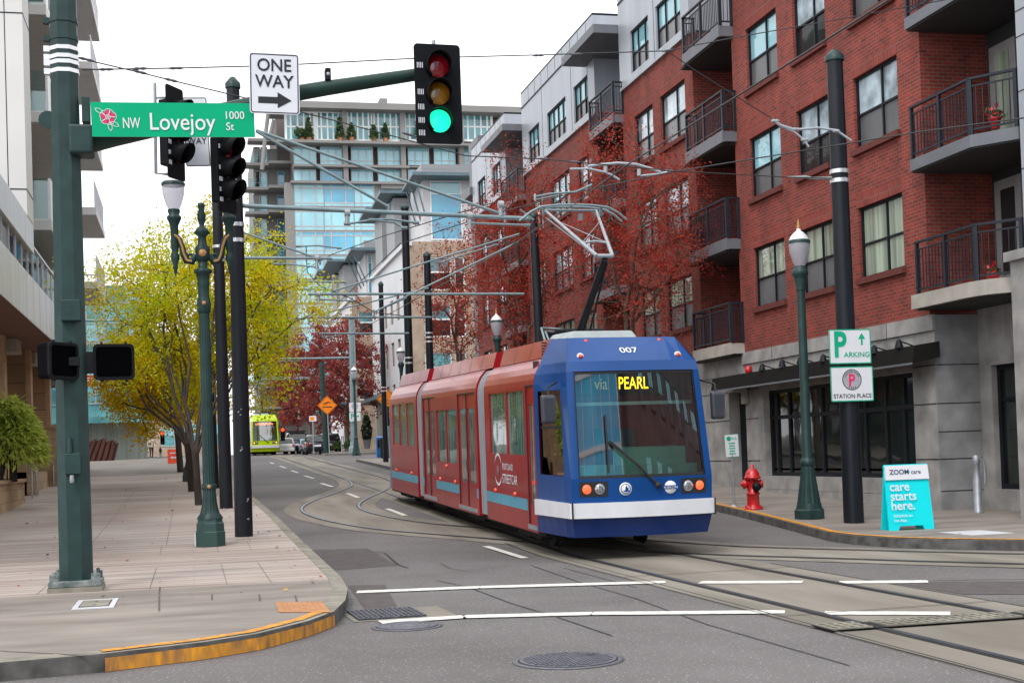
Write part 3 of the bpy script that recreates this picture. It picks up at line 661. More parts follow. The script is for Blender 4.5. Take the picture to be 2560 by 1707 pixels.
# near corner: chamfered balconies, recessed doors, panelled column on a stone pier
b = MB(); b.quad((XF+.002, 23.872, 4.03), (15.6, 23.872, 4.03), (15.6, 23.872, 16), (XF+.002, 23.872, 16)); b.build('corner_return_wall', MT['brick'], B1)
cw = MB(); cw.box(15.58, 15.7, 20.0, 23.87, 4.2, 16); cw.build('corner_recess_wall', MT['soffit'], B1)
CP = [(13.8, 23.88), (13.8, 21.78), (14.32, 21.08), (15.58, 21.08), (15.58, 23.88)]
for i, (z, th, m) in enumerate(((4.42, .27, 'stonelt'), (7.06, .22, 'balcony'), (9.84, .22, 'balcony'), (12.6, .22, 'balcony'))):
    b = MB(); b.prism(CP if i else [(13.72, 23.9), (13.72, 21.9), (13.85, 21.45), (14.2, 21.08), (14.6, 20.98), (15.58, 20.98), (15.58, 23.9)], (0, 0, z-th), EX, EY, EZ, th, 0)
    sl = b.build('balcony', MT[m], B1)
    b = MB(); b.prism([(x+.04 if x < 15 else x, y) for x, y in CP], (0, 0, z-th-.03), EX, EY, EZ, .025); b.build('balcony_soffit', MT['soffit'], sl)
    railing(sl, [(13.84, 23.84), (13.84, 21.80), (14.34, 21.12), (15.5, 21.12)], z, 1.02)
    y0 = 22.35
    window(B1, (15.58, 0, 0), EY, EZ, NX, 20.9, 22.65, z+.1, z+2.25, (.5,), (), ('glass_gr',) if i % 2 else ('glass_blue',), inset=-.02)
    b = MB(); b.box(15.52, 15.58, 22.85, 23.72, z+.02, z+2.2); d = b.build('balcony_door', MT['door'], B1)
    b = MB(); b.box(15.505, 15.519, 23.05, 23.5, z+.35, z+2.0); b.build('pane', MT['glass_dk' if i != 1 else 'glass_gr'], d)
zc = onX(2525, 634, 14.1)[2]
b = MB(); b.box(14.2, 15.45, 19.4, 20.86, zc, 16); 
for z in (6.25, 7.6, 8.55, 9.0, 10.5): b.box(14.19, 15.4, 19.42, 20.87, z, z+.012, 1)
b.build('corner_column', [MT['silver'], MT['frame']], B1)
b = MB(); b.box(13.98, 15.5, 19.3, 20.98, 0, zc-.17, 0); b.box(13.9, 15.55, 19.25, 21.06, zc-.17, zc-.004, 0); b.build('corner_pier', MT['stone'], B1)
b = MB()
facade(b, (15.05, 0, 0), EY, EZ, NX, 20.98, 23.75, 0, 4.2, [(21.1, 23.35, .62, 3.0)], .3); b.build('corner_shop_wall', MT['stone'], B1)
window(B1, (15.05, 0, 0), EY, EZ, NX, 21.1, 23.35, .62, 3.0, (.25, .62), (.72,), ('glass_shop', 'glass_shop'), inset=.15, fw=.10, bars=.07, name='shop_window')
# flower pots on the corner balconies
for (x, y, X, lab) in ((2483, 705, 14.15, 'red flower pot on the stone corner balcony of the brick building'), (2488, 312, 14.2, 'red flower pot on the second corner balcony of the brick building')):
    p = onX(x, y, X); t = thing('flower_pot', lab, 'flower pot', (p[0], p[1], p[2]-.08))
    b = MB(); b.lathe((p[0], p[1], p[2]-.08), [(.07, 0), (.1, .16), (.115, .17), (.115, .2), (.09, .2)], 12); b.build('pot', MT['hydred'], t)
    rs = np.random.RandomState(3); b = MB()
    for i in range(60):
        q = p+np.array([rs.normal(0, .07), rs.normal(0, .07), .14+abs(rs.normal(0, .07))]); a = rs.normal(0, .03, 3); c = rs.normal(0, .03, 3)
        b.quad(q-a, q-c, q+a, q+c, 0 if i % 3 else 1)
    b.build('flowers', [pm('pot_leaf', (.05, .12, .03)), MT['hydred']], t)

# ------------------------------------------------------------------ B2 / B3: white and tan modern blocks beyond the cross street
MT['tan'] = pm('tan_stone', (.38, .29, .22), .85, var=.2, scale=1.2); MT['whitewall'] = pm('white_panel', (.60, .60, .62), .6, var=.06, scale=.4)
MT['eave'] = pm('grey_blue_eave', (.10, .155, .185), .5); MT['gmetal'] = pm('grey_ribbed_metal', (.24, .25, .26), .5, var=.15, scale=3, stretch=(.1, .1, 6))
def modern(name, label, Y, pxl, pxr, ytop, ycan, wins, depth, side_rows, canopy_px, seed):
    pl, pr_ = onY(pxl, ytop, Y), onY(pxr, ytop, Y); zt = pl[2]; x0, x1 = pl[0], pr_[0]; zc = onY(pxr, ycan, Y)[2]
    T = thing(name, label, 'building', (x0, Y, gz(Y)))
    ops = []
    for (a, b_, c, d) in wins:
        p, q = onY(a, d, Y), onY(b_, c, Y); ops.append((max(p[0], x0+.3), min(q[0], x1-.2), p[2], q[2]))
    b = MB(); facade(b, (0, Y, 0), EX, EZ, EY, x0, x1, 0, zt, ops, .25); b.box(x0+.1, x1, Y+.3, Y+depth, 0, zt-.05, 0); b.build('stone_front', MT['tan'], T)
    for i, o in enumerate(ops):
        window(T, (0, Y, 0), EX, EZ, EY, *o, (), (.55,), ('glass_dk', 'glass_lo' if i % 2 else 'glass_teal'), fm='white', inset=.12, fw=.10, bars=.12)
    # white street side with tall openings
    so = []
    n = int(depth/3.2); 
    for r in side_rows:
        for i in range(n):
            y = Y+1.0+i*3.2; so.append((y, y+1.5, r, r+1.75))
    b = MB(); facade(b, (x0-.02, 0, 0), EY, EZ, EX, Y-.02, Y+depth, 0, zt-.3, so, .25); b.box(x0-.25, x0+.3, Y-.25, Y+depth, zt-.3, zt, 0); b.build('white_side', MT['whitewall'], T)
    for o in so: window(T, (x0-.02, 0, 0), EY, EZ, EX, *o, (.5,), (), ('glass_dk',), inset=.12, fw=.07)
    # glazed tower room under a braced canopy
    xa = onY(canopy_px[0], ycan, Y)[0]
    b = MB(); b.box(x0+1.4, x1+3, Y+1.2, Y+depth, zt, zc-.25, 0); b.box(x0+1.3, x1+3, Y+.9, Y+4, zc+.02, zc+.72, 1); b.build('upper_storey', [MT['whitewall'], MT['gmetal']], T)
    window(T, (0, Y+1.2, 0), EX, EZ, EY, x0+1.9, x1-.4, zt+.3, zc-.4, (), (.78,), ('glass_blue', 'glass_pale'), fm='white', inset=-.03, fw=.08)
    for i, (dy, ex) in enumerate(((0, 0), (6.5, 1.35), (13.0, 1.6))):
        if dy > depth-2: break
        b = MB(); xw = xa-ex
        b.add([(xw, Y-.2+dy, zc-.05), (x1+3, Y-.2+dy, zc-.05), (x1+3, Y+5+dy, zc-.35), (xw, Y+5+dy, zc-.35), (xw, Y-.2+dy, zc-.28), (x1+3, Y-.2+dy, zc-.28), (x1+3, Y+5+dy, zc-.5), (xw, Y+5+dy, zc-.5)],
              [(0, 1, 2, 3), (4, 7, 6, 5), (0, 4, 5, 1), (1, 5, 6, 2), (2, 6, 7, 3), (3, 7, 4, 0)])
        for q in ((.4, 2.4, 4.4) if i == 0 else ()):
            b.tube([(xw+.3, Y+q+dy, zc-.5), (x0+1.4, Y+q+dy, zc-3.0)], .06, 6)
        b.build('roof_canopy', MT['eave'], T)
        if i: 
            b = MB(); b.box(x0+.2-.0, x0+1.4, Y+dy+.5, Y+dy+4.5, zt, zc-.5); b.build('grey_bay', MT['gmetal'], T)
    # street-level awning and shopfront
    b = MB(); b.box(x0-1.7, x0-.05, Y+1, Y+depth-1, gz(Y)+4.0, gz(Y)+4.25); b.build('street_canopy', MT['eave'], T)
    b = MB(); b.box(x0-.07, x0-.03, Y+1, Y+depth-1, gz(Y)+.5, gz(Y)+3.4); b.build('shopfront_glazing', MT['glass_teal'], T)
    return T
modern('apartment_building', 'white and tan modern apartment building with braced grey canopy beyond the brick building', 92, 1018, 1180, 604, 431,
       [(1060, 1128, 642, 726), (1137, 1161, 642, 726), (1062, 1128, 761, 843), (1138, 1164, 761, 843), (1064, 1130, 880, 965), (1140, 1166, 880, 965)], 19, (5.3, 8.4, 11.5), (1030,), 1)
modern('apartment_building', 'farther white and tan apartment block with grey canopy behind the far parking signs', 114, 879, 940, 742, 618,
       [(896, 934, 778, 840), (896, 934, 868, 925), (897, 936, 950, 1000)], 20, (6, 9, 12), (876,), 2)

# ------------------------------------------------------------------ tower: glass and grey slab in the middle distance
MT['conc_t'] = pm('tower_concrete', (.205, .20, .195), .8, var=.1, scale=.2); MT['brick_t'] = pm('tower_dark_brick', (.105, .09, .085), .9, var=.2, scale=.6)
MT['tmull'] = pm('tower_mullion', (.38, .41, .42), .5)
TY = 170.
TW = thing('apartment_tower', 'tall glass and concrete apartment tower with planted roof terrace closing the street', 'building', (14, TY, gz(TY)))
def tp(x, y, Y=TY): return onY(x, y, Y)
b = MB()
pa, pb = tp(735, 380), tp(1290, 380)
b.box(pa[0], pb[0], TY+.6, TY+26, 0, tp(800, 275)[2]-.5, 0); b.build('dark_wall', MT['brick_t'], TW)
b = MB()
def slab(xl, xr, y0, y1, dep=1.3, mi=0, back=.65):
    p, q = tp(xl, y1), tp(xr, y0); b.box(p[0], q[0], TY-dep, TY+back, min(p[2], tp(xl, y1)[2]), tp(xl, y0)[2], mi)
slab(672, 1300, 262, 278, 2.2, 0, 4)             # roof edge
slab(690, 1300, 357, 363.5, 1.9)
slab(733, 1020, 415, 421, 1.3); slab(725, 1010, 457, 463, 1.5); slab(950, 1300, 462, 476, 1.2)
for yb in (517, 577.5, 638, 698.5, 759, 819.5, 880, 940, 1000): slab(729, 1010, yb, yb+3.0, .75)
for yb in (415, 517, 577.5, 638, 698.5, 759, 819.5, 880, 940): slab(958, 1300, yb+2, yb+5, .6)
for xc in (861, 1005, 1150): slab(xc-3, xc+3, 268, 462, 1.0)
slab(728, 733, 460, 1050, .8); slab(953, 958, 460, 1050, .8)
b.build('floor_slabs', MT['conc_t'], TW)
def twin(xl, xr, y0, y1, us, vs, gl, dep=.5, fm='tmull', bars=.12, frm=.09):
    p, q = tp(xl, y1), tp(xr, y0); return window(TW, (0, TY-dep, 0), EX, EZ, EY, p[0], q[0], p[2], tp(xl, y0)[2], us, vs, gl, fm=fm, inset=0, fw=frm, bars=bars)
# penthouse storey: white framed
for xl, xr in ((712, 788), (790, 858), (866, 932), (932, 1002), (1010, 1080), (1082, 1146), (1154, 1230)):
    twin(xl, xr, 277, 355, (.2, .42, .62, .82), (.48,), ('glass_teal', 'glass_teal'), .2, 'white', .2, .3)
for xl, xr in ((735, 790), (801, 856), (878, 932), (945, 1001), (1020, 1072), (1085, 1138), (1158, 1200)):
    twin(xl, xr, 367, 414, (.35, .7), (.25,), ('glass_pale', 'glass_pale'), .0); twin(xl, xr, 423, 456, (.35, .7), (), ('glass_pale' if xl != 801 else 'glass_blue',), .0)
rs = np.random.RandomState(5)
for i, yb in enumerate((464, 522, 582.5, 643, 703.5, 764, 824.5, 885, 945)):
    for j, (xl, xr) in enumerate(((734, 808), (809, 883), (884, 952))):
        gl = ('glass_pale', 'glass_pale')
        if (i == 0 and j >= 1) or (i == 2 and True) or (i == 7): gl = ('glass_pale', 'glass_blue') if j != 1 else ('glass_blue', 'glass_blue')
        twin(xl, xr, yb-1.5, yb+56, (.25, .72), (.18, .82), ('glass_pale',)+gl, .7, bars=.16)
    twin(959, 1012, yb+5, yb+55, (.5,), (.3,), ('glass_blue', 'glass_pale'), .2); twin(1016, 1080, yb+5, yb+55, (.5,), (.3,), ('glass_pale', 'glass_blue'), .2)
b = MB(); p = tp(940, 262); q = tp(1068, 240); b.box(p[0], q[0], TY+5, TY+14, p[2]-1, q[2]); p = tp(965, 240); b.box(p[0], tp(984, 240)[0], TY+5.5, TY+8, q[2], q[2]+1.0)
b.build('roof_plant_room', MT['conc_t'], TW)
# left wing with stepped balconies
b = MB(); YW = 178.
p, q = onY(632, 372, YW), onY(727, 372, YW); b.box(p[0], q[0], YW, YW+16, 0, p[2], 0)
p2 = onY(655, 268, YW); b.box(onY(690, 300, YW)[0], q[0], YW-.3, YW+15, p[2]-2, p2[2]-1, 1)
b.build('wing_wall', [MT['conc_t'], MT['brick_t']], TW)
b = MB()
for i, yb in enumerate((356, 416, 476, 536, 596, 657, 717, 778, 838, 898, 958, 1018)):
    z = onY(650, yb, YW)[2]; xl = onY(612 if i else 618, yb, YW)[0]
    b.box(xl, q[0], YW-2.2, YW+.2, z-.35, z)
    if i: b.box(onY(668, yb, YW)[0], onY(724, yb, YW)[0], YW-3.6, YW-2.2, z-.35, z)
sl = b.build('wing_balcony_slabs', MT['conc_t'], TW)
for i, yb in enumerate((416, 476, 536, 596, 657, 717, 778, 838, 898, 958)):
    z = onY(650, yb, YW)[2]; 
    bb = MB(); xl = onY(617, yb, YW)[0]; bb.quad((xl, YW-2.1, z), (onY(664, yb, YW)[0], YW-2.1, z), (onY(664, yb, YW)[0], YW-2.1, z+1.1), (xl, YW-2.1, z+1.1)); bb.build('balustrade', MT['balglass'], TW)
    for xl_, xr_, g_ in ((634, 650, 'glass_dk'), (652, 668, 'glass_pale'), (694, 711, 'glass_blue')):
        a, c = onY(xl_, yb-8, YW), onY(xr_, yb-44, YW)
        window(TW, (0, YW, 0), EX, EZ, EY, a[0], c[0], z+.3, z+2.5, (), (.3,), (g_, g_), fm='tmull', inset=-.05, fw=.1)
# slanted roof-edge brace at the corner
b = MB(); b.tube([tp(672, 270), tp(663, 345), tp(655, 425)], .35, 4); b.tube([tp(684, 300), tp(672, 350)], .3, 4); b.build('corner_brace', MT['conc_t'], TW)
# planters on the terrace
rs = np.random.RandomState(11); pots = MB(); lv = MB()
TPOT = [(755, 352, 'round potted shrub'), (772, 352, 'tall potted conifer'), (850, 352, 'pointed potted conifer'), (879, 352, 'potted conifer'), (935, 352, 'small potted conifer'), (964, 352, 'brownish potted plant'), (1052, 350, 'dark potted tree')]
MT['leafdk'] = leafmat('terrace_leaf', [(.03, .06, .02), (.06, .10, .03), (.09, .12, .04)])
MT['terracotta'] = pm('terracotta', (.45, .18, .09), .8)
for i, (x, y, nm) in enumerate(TPOT):
    p = tp(x, y+4, TY-1.2); t = thing('potted_plant', nm+' on the tower roof terrace, number %s along it' % ['one', 'two', 'three', 'four', 'five', 'six', 'seven'][i] if False else nm+' on the tower roof terrace '+['at its left end', 'beside the round shrub', 'left of the first concrete column', 'right of the first concrete column', 'left of the middle of the terrace', 'before the second concrete column', 'behind the green traffic light'][i], 'potted plant', (p[0], TY-1.2, p[2]))
    b = MB(); b.lathe((p[0], TY-1.2, p[2]), [(.25, 0), (.36, .55), (.36, .6)], 8); b.build('pot', MT['terracotta'], t)
    b = MB(); hh = [1.1, 2.4, 2.6, 1.8, 1.6, 1.8, 3.4][i]; w = [.75, .5, .5, .55, .5, .4, .8][i]
    for k in range(160):
        f = rs.rand(); r = w*(1-f)**.7 if i else w*math.sqrt(max(0, 1-(2*f-1)**2)); a = rs.rand()*6.28; c = np.array([p[0]+r*math.cos(a), TY-1.2+r*math.sin(a), p[2]+.55+f*hh]); u = rs.normal(0, .14, 3); v = rs.normal(0, .14, 3)
        b.quad(c-u, c-v, c+u, c+v)
    b.build('foliage', MT['leafdk'], t)

# ------------------------------------------------------------------ left: white panelled building with stone piers
MT['panel'] = pm('white_wall_panel', (.60, .585, .565), .6, var=.05, scale=.5); MT['panelgrey'] = pm('panel_grey', (.45, .43, .41), .7, var=.08)  # white panel, and a greyer tone for main wall and balcony undersides
MT['fascia'] = pm('metal_fascia', (.62, .63, .66), .38, metal=.3, var=.12, scale=.9, stretch=(1, 5, .1)); MT['soffbrown'] = pm('brown_soffit', (.20, .105, .075), .8, var=.1)
MT['sandstone'] = brickmat('banded_stone', (.46, .29, .175), (.36, .215, .135), (.14, .09, .06), 3.4, .62, .012, .5); MT['sandtrim'] = pm('stone_edge', (.46, .30, .19), .85, var=.15)
MT['planter'] = brickmat('planter_stone', (.56, .40, .25), (.48, .33, .21), (.3, .22, .15), .9, .3, .006, .35)
LB = thing('apartment_building', 'white panelled apartment building with metal canopy, stone piers and projecting balconies, left', 'building', (-5, 50, .7))
XL = -4.0
b = MB(); b.box(-18, XL, 37.45, 38.95, 8.25, 30, 0)
for z in (8.95, 13.6, 18.3): b.box(-18, XL+.01, 37.44, 38.96, z, z+.03, 1)
b.box(-4.46, -4.44, 37.442, 37.452, 8.25, 30, 1)
b.build('white_panel_wall', [MT['panel'], MT['frame']], LB)
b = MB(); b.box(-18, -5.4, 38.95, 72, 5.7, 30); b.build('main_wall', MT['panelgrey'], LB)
b = MB(); b.box(-16, XL, 18, 38.85, 7.48, 8.28, 0); b.box(-16, XL-.02, 18, 38.8, 7.465, 7.48, 1); b.box(-4.95, -4.93, 18, 38.4, 7.458, 7.465, 2); b.build('upper_canopy', [MT['fascia'], MT['panel'], MT['frame']], LB)
b = MB(); b.box(-16, XL, 18, 53.6, 5.52, 6.74, 0); b.box(-16, XL-.02, 18, 53.5, 5.50, 5.52, 1)
for y in np.arange(24, 53, 1.6): b.box(XL-.005, XL+.004, y, y+.03, 5.53, 6.73, 0)
b.build('canopy_fascia', [MT['fascia'], MT['soffbrown']], LB)
for i in range(8):
    y0 = 34+i*2.3
    window(LB, (-5.2, 0, 0), EY, EZ, -EX, y0, y0+2.2, 6.75, 8.9, (.3, .62), (.5,), ('glass_blue', 'glass_pale') if i % 2 else ('glass_dk', 'glass_pale'), fm='frame', inset=-.03, fw=.06)
rb = MB()
for y in np.arange(29, 53.4, 1.3): rb.box(-4.14, -4.08, y, y+.05, 6.74, 7.72)
rb.box(-4.16, -4.06, 29, 53.5, 7.72, 7.78); rb.build('terrace_balustrade', MT['silverlt'], LB); rb = MB(); rb.quad((-4.11, 29, 6.8), (-4.11, 53.4, 6.8), (-4.11, 53.4, 7.7), (-4.11, 29, 7.7)); rb.build('terrace_glass', MT['balglass'], LB)
for i, z in enumerate((9.0, 12.35, 15.7, 19.05, 22.4)):
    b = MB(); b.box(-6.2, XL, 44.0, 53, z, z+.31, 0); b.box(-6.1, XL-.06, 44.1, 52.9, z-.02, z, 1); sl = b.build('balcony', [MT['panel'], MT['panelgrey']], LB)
    b = MB(); b.box(XL-.07, XL, 44.0, 53, z+.32, z+1.6); b.build('balustrade_panel', MT['white'], sl)
    b = MB()
    for y in np.arange(44.9, 52.5, .85): b.box(XL+.003, XL+.01, y, y+.25, z+.48, z+1.48)
    b.build('balustrade_slots', MT['frame'], sl)
    b = MB(); b.quad((-5.9, 44.02, z+.34), (XL-.08, 44.02, z+.34), (XL-.08, 44.02, z+1.6), (-5.9, 44.02, z+1.6)); b.build('balustrade_glass', MT['balglass'], sl)
for i, z in enumerate((6.4, 9.78, 13.17, 16.57, 19.9, 23.15)):
    b = MB(); b.box(-5.7, XL+.09, 64.6, 71.2, z, z+.32, 0); b.box(-5.65, XL+.06, 64.7, 71.15, z-.02, z, 1); sl = b.build('balcony', [MT['panel'], MT['panelgrey']], LB)
    b = MB()
    for x in np.arange(-5.7, XL, .18): b.box(x, x+.035, 71.12, 71.16, z+.32, z+1.5)
    for y in np.arange(64.7, 71.1, .18): b.box(XL+.01, XL+.045, y, y+.035, z+.32, z+1.5)
    b.box(-5.7, XL+.05, 71.11, 71.17, z+1.48, z+1.55); b.box(XL, XL+.05, 64.6, 71.17, z+1.48, z+1.55); b.build('balcony_rail', MT['silverlt'], sl)
for px, Y in ((12, 41.2), (77, 46.4), (124, 52.6)):
    x = onY(px, 960, Y)[0]; b = MB(); b.box(-10, x-.16, Y, Y+.5, .5, 5.5, 0); b.box(x-.16, x, Y-.02, Y+.55, .5, 5.5, 1); b.build('stone_pier', [MT['sandstone'], MT['sandtrim']], LB)
b = MB(); b.box(-10, -6.4, 53.5, 72, 0.6, 5.5); b.build('ground_floor_glazing', MT['glass_dk'], LB)
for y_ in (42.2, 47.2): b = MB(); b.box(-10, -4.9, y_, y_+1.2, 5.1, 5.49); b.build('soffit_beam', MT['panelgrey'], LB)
PL = thing('planter_wall', 'low tan stone planter wall holding the green shrub at the left edge', 'planter', (-5.5, 36, .5))
b = MB(); b.box(-10, -4.55, 22, 40.2, .1, gz(36)+.86, 0); b.box(-10, -4.50, 22, 40.25, gz(36)+.86, gz(36)+.95, 1); b.build('wall', [MT['planter'], MT['sandtrim']], PL)
b = MB(); b.box(-9.5, -4.8, 22.5, 39.8, gz(36)+.955, gz(36)+.97); b.build('soil', pm('soil', (.03, .02, .015), .95), PL)
SW = thing('stair_wall', 'tan stone stair walls with coping behind the big green signal pole', 'wall', (-5.6, 50, .9))
b = MB()
for (px, Y, zt) in ((90, 44.9, 2.95), (142, 51.5, 3.10)):
    x1 = onY(px, 1100, Y)[0]
    b.box(-10, x1, Y, Y+.45, .6, zt, 0); b.box(-10, x1+.05, Y-.05, Y+.5, zt, zt+.11, 1)
b.box(-6.0, onY(128, 1200, 51.5)[0]-.1, 44.9, 60, .6, 1.55, 0)
b.build('wall', [MT['planter'], MT['sandtrim']], SW)
for lab, pts in (('short hooped steel handrail beside the green shrub planter', [(81, 1246), (79, 1172), (72, 1163), (62, 1158)]), ('second hooped steel handrail just behind the first', [(93, 1240), (91, 1172), (84, 1162), (74, 1158)]), ('long sloping steel handrail along the tan stair wall', [(134, 1216), (133, 1152), (128, 1142), (90, 1119)])):
    P0 = GP(*pts[0], H); ps = [P0]+[onY(x, y, P0[1]+.25*i) for i, (x, y) in enumerate(pts[1:], 1)]
    b = MB(); b.tube(ps, .024, 8); o = b.build('handrail', MT['galv']); o.location = (0, 0, 0); tag(o, lab, 'handrail')
# ------------------------------------------------------------------ far left teal glass building
GB = thing('glass_building', 'teal glass building over a pale concrete wall at the end of the left pavement', 'building', (-5, 97, 2.1))
YB_ = 97.
a, c = onY(60, 700, YB_), onY(372, 1052, YB_)
b = MB(); b.box(a[0], c[0], YB_+.3, YB_+20, 4, onY(300, 715, YB_)[2], 0); b.build('upper_wall', MT['glass_teal'], GB)
for i, (xl, xr) in enumerate(((140, 212), (214, 262), (264, 312), (314, 368))):
    for (y0, y1) in ((712, 800), (806, 910), (916, 1010)):
        p, q = onY(xl, y1, YB_), onY(xr, y0, YB_); window(GB, (0, YB_+.3, 0), EX, EZ, EY, p[0], q[0], p[2], q[2], (.5,), (.5,), ('glass_teal', 'glass_pale' if (i+y0) % 2 else 'glass_teal'), fm='tmull', inset=-.04, fw=.06)
b = MB(); b.box(a[0], onY(368, 1052, YB_-3)[0], YB_-3.2, YB_+.3, onY(300, 1056, YB_-3)[2], onY(300, 1040, YB_-3)[2]); b.build('entrance_canopy', MT['glass_teal'], GB)
b = MB(); b.box(a[0], onY(366, 1052, YB_-1)[0], YB_-.8, YB_+.25, 2, 4.6); b.build('concrete_wall', pm('pale_board_concrete', (.30, .33, .30), .8, var=.2, scale=1.2, stretch=(4, 1, .1)), GB)
b = MB(); p, q = onY(128, 965, 88), onY(235, 937, 88); b.box(p[0], q[0], 88, 88.15, p[2], q[2]); o = b.build('shop_sign', MT['hydred']); tag(o, 'red sign box with white letters behind the big green signal pole', 'sign')
b = MB(); textmesh(b, 'ES', (onY(226, 960, 88)[0], 87.99, onY(226, 958, 88)[2]), EX, EZ, -EY, .5, 0); b.build('lettering', MT['signwhite'], o)

# ------------------------------------------------------------------ distance closing the street on the left, and the blocks mirrored in the windshield
DB = thing('low_building', 'low tan building far off between the boardwalk trees', 'building', (-4, 190, 3)); b = MB(); b.box(-14, 5.2, 190, 200, 2.5, 9.5, 0); b.box(-14.2, 5.4, 189.8, 200, 9.5, 9.9, 1); b.build('wall', [MT['tan'], MT['conc_t']], DB)
for i in range(6): window(DB, (0, 190, 0), EX, EZ, EY, -12.5+i*2.9, -10.7+i*2.9, 4.2, 7.2, (.5,), (.5,), ('glass_teal', 'glass_pale'), fm='tmull', inset=-.05, fw=.12)
MT['mirrorblue'] = glassmat('office_glass', (.05, .50, .95), ior=1.6, var=.3, scale=.1)
KB = thing('office_tower', 'tall blue glass office tower mirrored in the left half of the streetcar windshield', 'building', (12, -24, 0))
b = MB(); b.box(-2.0, 14.2, -40, -24, 0, 45); b.build('curtain_wall', MT['mirrorblue'], KB)
b = MB()
for z in range(0, 45, 4): b.box(-2.05, 14.25, -40, -23.9, z, z+.3)
for x in (-1.9, 1.5, 4.8, 8.0, 11.1, 14.0): b.box(x, x+.2, -23.98, -23.85, 0, 45)
b.build('mullions', MT['white'], KB)
KC = thing('brick_block', 'dark brick block mirrored in the right half of the streetcar windshield', 'building', (35, -22, 0))
b = MB(); b.box(17.3, 70, -40, -20, 0, 30); b.build('wall', MT['brick_t'], KC)
for i in range(7):
    for j in range(5): window(KC, (0, -20, 0), EX, EZ, -EY, 21.5+i*4, 23.4+i*4, 2+j*5, 4.6+j*5, (.5,), (.5,), ('glass_dk', 'glass_pale'), fm='frame', inset=-.05, fw=.1)
# ================================================================== TREES AND PLANTS
MT['bark'] = pm('bark', (.042, .030, .024), .9, var=.4, scale=9, bump=.4, stretch=(1, 1, .25))
MT['barkred'] = pm('bark_grey_brown', (.10, .075, .055), .9, var=.4, scale=9, bump=.3, stretch=(1, 1, .25))
MT['leafyel'] = leafmat('yellow_green_leaf', [(.50, .32, .01), (.80, .62, .014), (.76, .70, .018), (.56, .68, .025), (.38, .58, .03)], .65)
MT['leafyel2'] = leafmat('gold_leaf', [(.60, .30, .012), (.80, .54, .016), (.72, .62, .018), (.48, .58, .02)], .65)
MT['leafred'] = leafmat('red_blossom', [(.24, .030, .022), (.44, .046, .034), (.52, .08, .042), (.42, .036, .042)], .5)
MT['leafredfar'] = leafmat('red_blossom_far', [(.20, .042, .038), (.33, .062, .056), (.40, .09, .07), (.30, .048, .052)], .5)
MT['leafgreen'] = leafmat('bamboo_leaf', [(.13, .20, .03), (.38, .46, .07), (.58, .62, .13), (.26, .38, .06)], .45)
MT['leafconif'] = leafmat('conifer_leaf', [(.006, .014, .008), (.015, .03, .015), (.03, .05, .02)], .1)
def crown_pts(rs, n, c, rx, ry, rz, hollow=.35, lump=.35):
    """scattered points filling a lumpy crown"""
    out = []; ph = rs.rand(9)*6.28
    while len(out) < n:
        d = rs.normal(0, 1, 3); d /= np.linalg.norm(d); a = math.atan2(d[1], d[0]); e = d[2]
        rmax = 1+lump*(.5*math.sin(3*a+ph[0]+2*e)+.5*math.sin(5*a+ph[1]-3*e)+.5*math.sin(4*e*2+ph[2]+a))*.7
        r = rmax*(hollow**3+(1-hollow**3)*rs.rand())**(1/3)
        out.append(np.array(c)+d*r*np.array([rx, ry, rz]))
    return out
def grow(mb, rs, p, r, targets, tips, depth=0, dirn=None, bend=.25, twig=.006):
    targets = np.array(targets); k = len(targets)
    if k <= 2 or depth > 9:
        for t in targets:
            m = (p+t)/2+rs.normal(0, .05, 3)*np.linalg.norm(t-p); mb.tube([p, m, t], [max(r*.7, twig), max(r*.5, twig*.8), twig*.5], 4, cap=False); tips.append((p, t))
        return
    c = targets.mean(0); e = targets-c
    u, s, vt = np.linalg.svd(e, full_matrices=False); ax = vt[0]*.8+rs.normal(0, .35, 3)
    s = e@ax; order = np.argsort(s); cut = int(k*(.35+.3*rs.rand())); cut = min(max(cut, 1), k-1)
    for grp in (order[:cut], order[cut:]):
        tg = targets[grp]; g = tg.mean(0); step = .42 if depth else .5
        q = p+(g-p)*step+rs.normal(0, .06, 3)*np.linalg.norm(g-p)
        if depth < 2: q = q+np.array([0, 0, .06*np.linalg.norm(g-p)])
        r2 = r*(len(grp)/k)**.42; m = p+(q-p)*.5+rs.normal(0, bend*.16, 3)*np.linalg.norm(q-p)
        mb.tube([p, m, q], [r, (r+r2)/2, r2], 7 if r > .03 else (5 if r > .012 else 4), cap=False)
        grow(mb, rs, q, r2, tg, tips, depth+1, None, bend, twig)
def leaves_mesh(name, mat, par, rs, C, size, aspect=.55, flat=.0, fold=True):
    """C: (n,3) centres; one small diamond blade each"""
    C = np.array(C); n = len(C)
    U = rs.normal(0, 1, (n, 3)); U[:, 2] *= (1-flat); U /= np.linalg.norm(U, axis=1)[:, None]
    V = rs.normal(0, 1, (n, 3)); V[:, 2] *= (1-flat); V -= (V*U).sum(1)[:, None]*U; V /= np.linalg.norm(V, axis=1)[:, None]
    s = (size*(.6+.8*rs.rand(n)))[:, None]
    vs = np.stack([C-U*s*.5, C+V*s*aspect*.5, C+U*s*.5, C-V*s*aspect*.5], 1).reshape(-1, 3)
    off = np.zeros(3); q = par
    while q is not None: off += np.array(q.location); q = q.parent
    me = bpy.data.meshes.new(name); me.vertices.add(4*n); me.vertices.foreach_set('co', (vs-off).ravel())
    me.loops.add(4*n); me.loops.foreach_set('vertex_index', np.arange(4*n)); me.polygons.add(n)
    me.polygons.foreach_set('loop_start', np.arange(0, 4*n, 4)); me.polygons.foreach_set('loop_total', np.full(n, 4)); me.materials.append(mat); me.update(calc_edges=True)
    ob = bpy.data.objects.new(name, me); COL.objects.link(ob); ob.parent = par; return ob
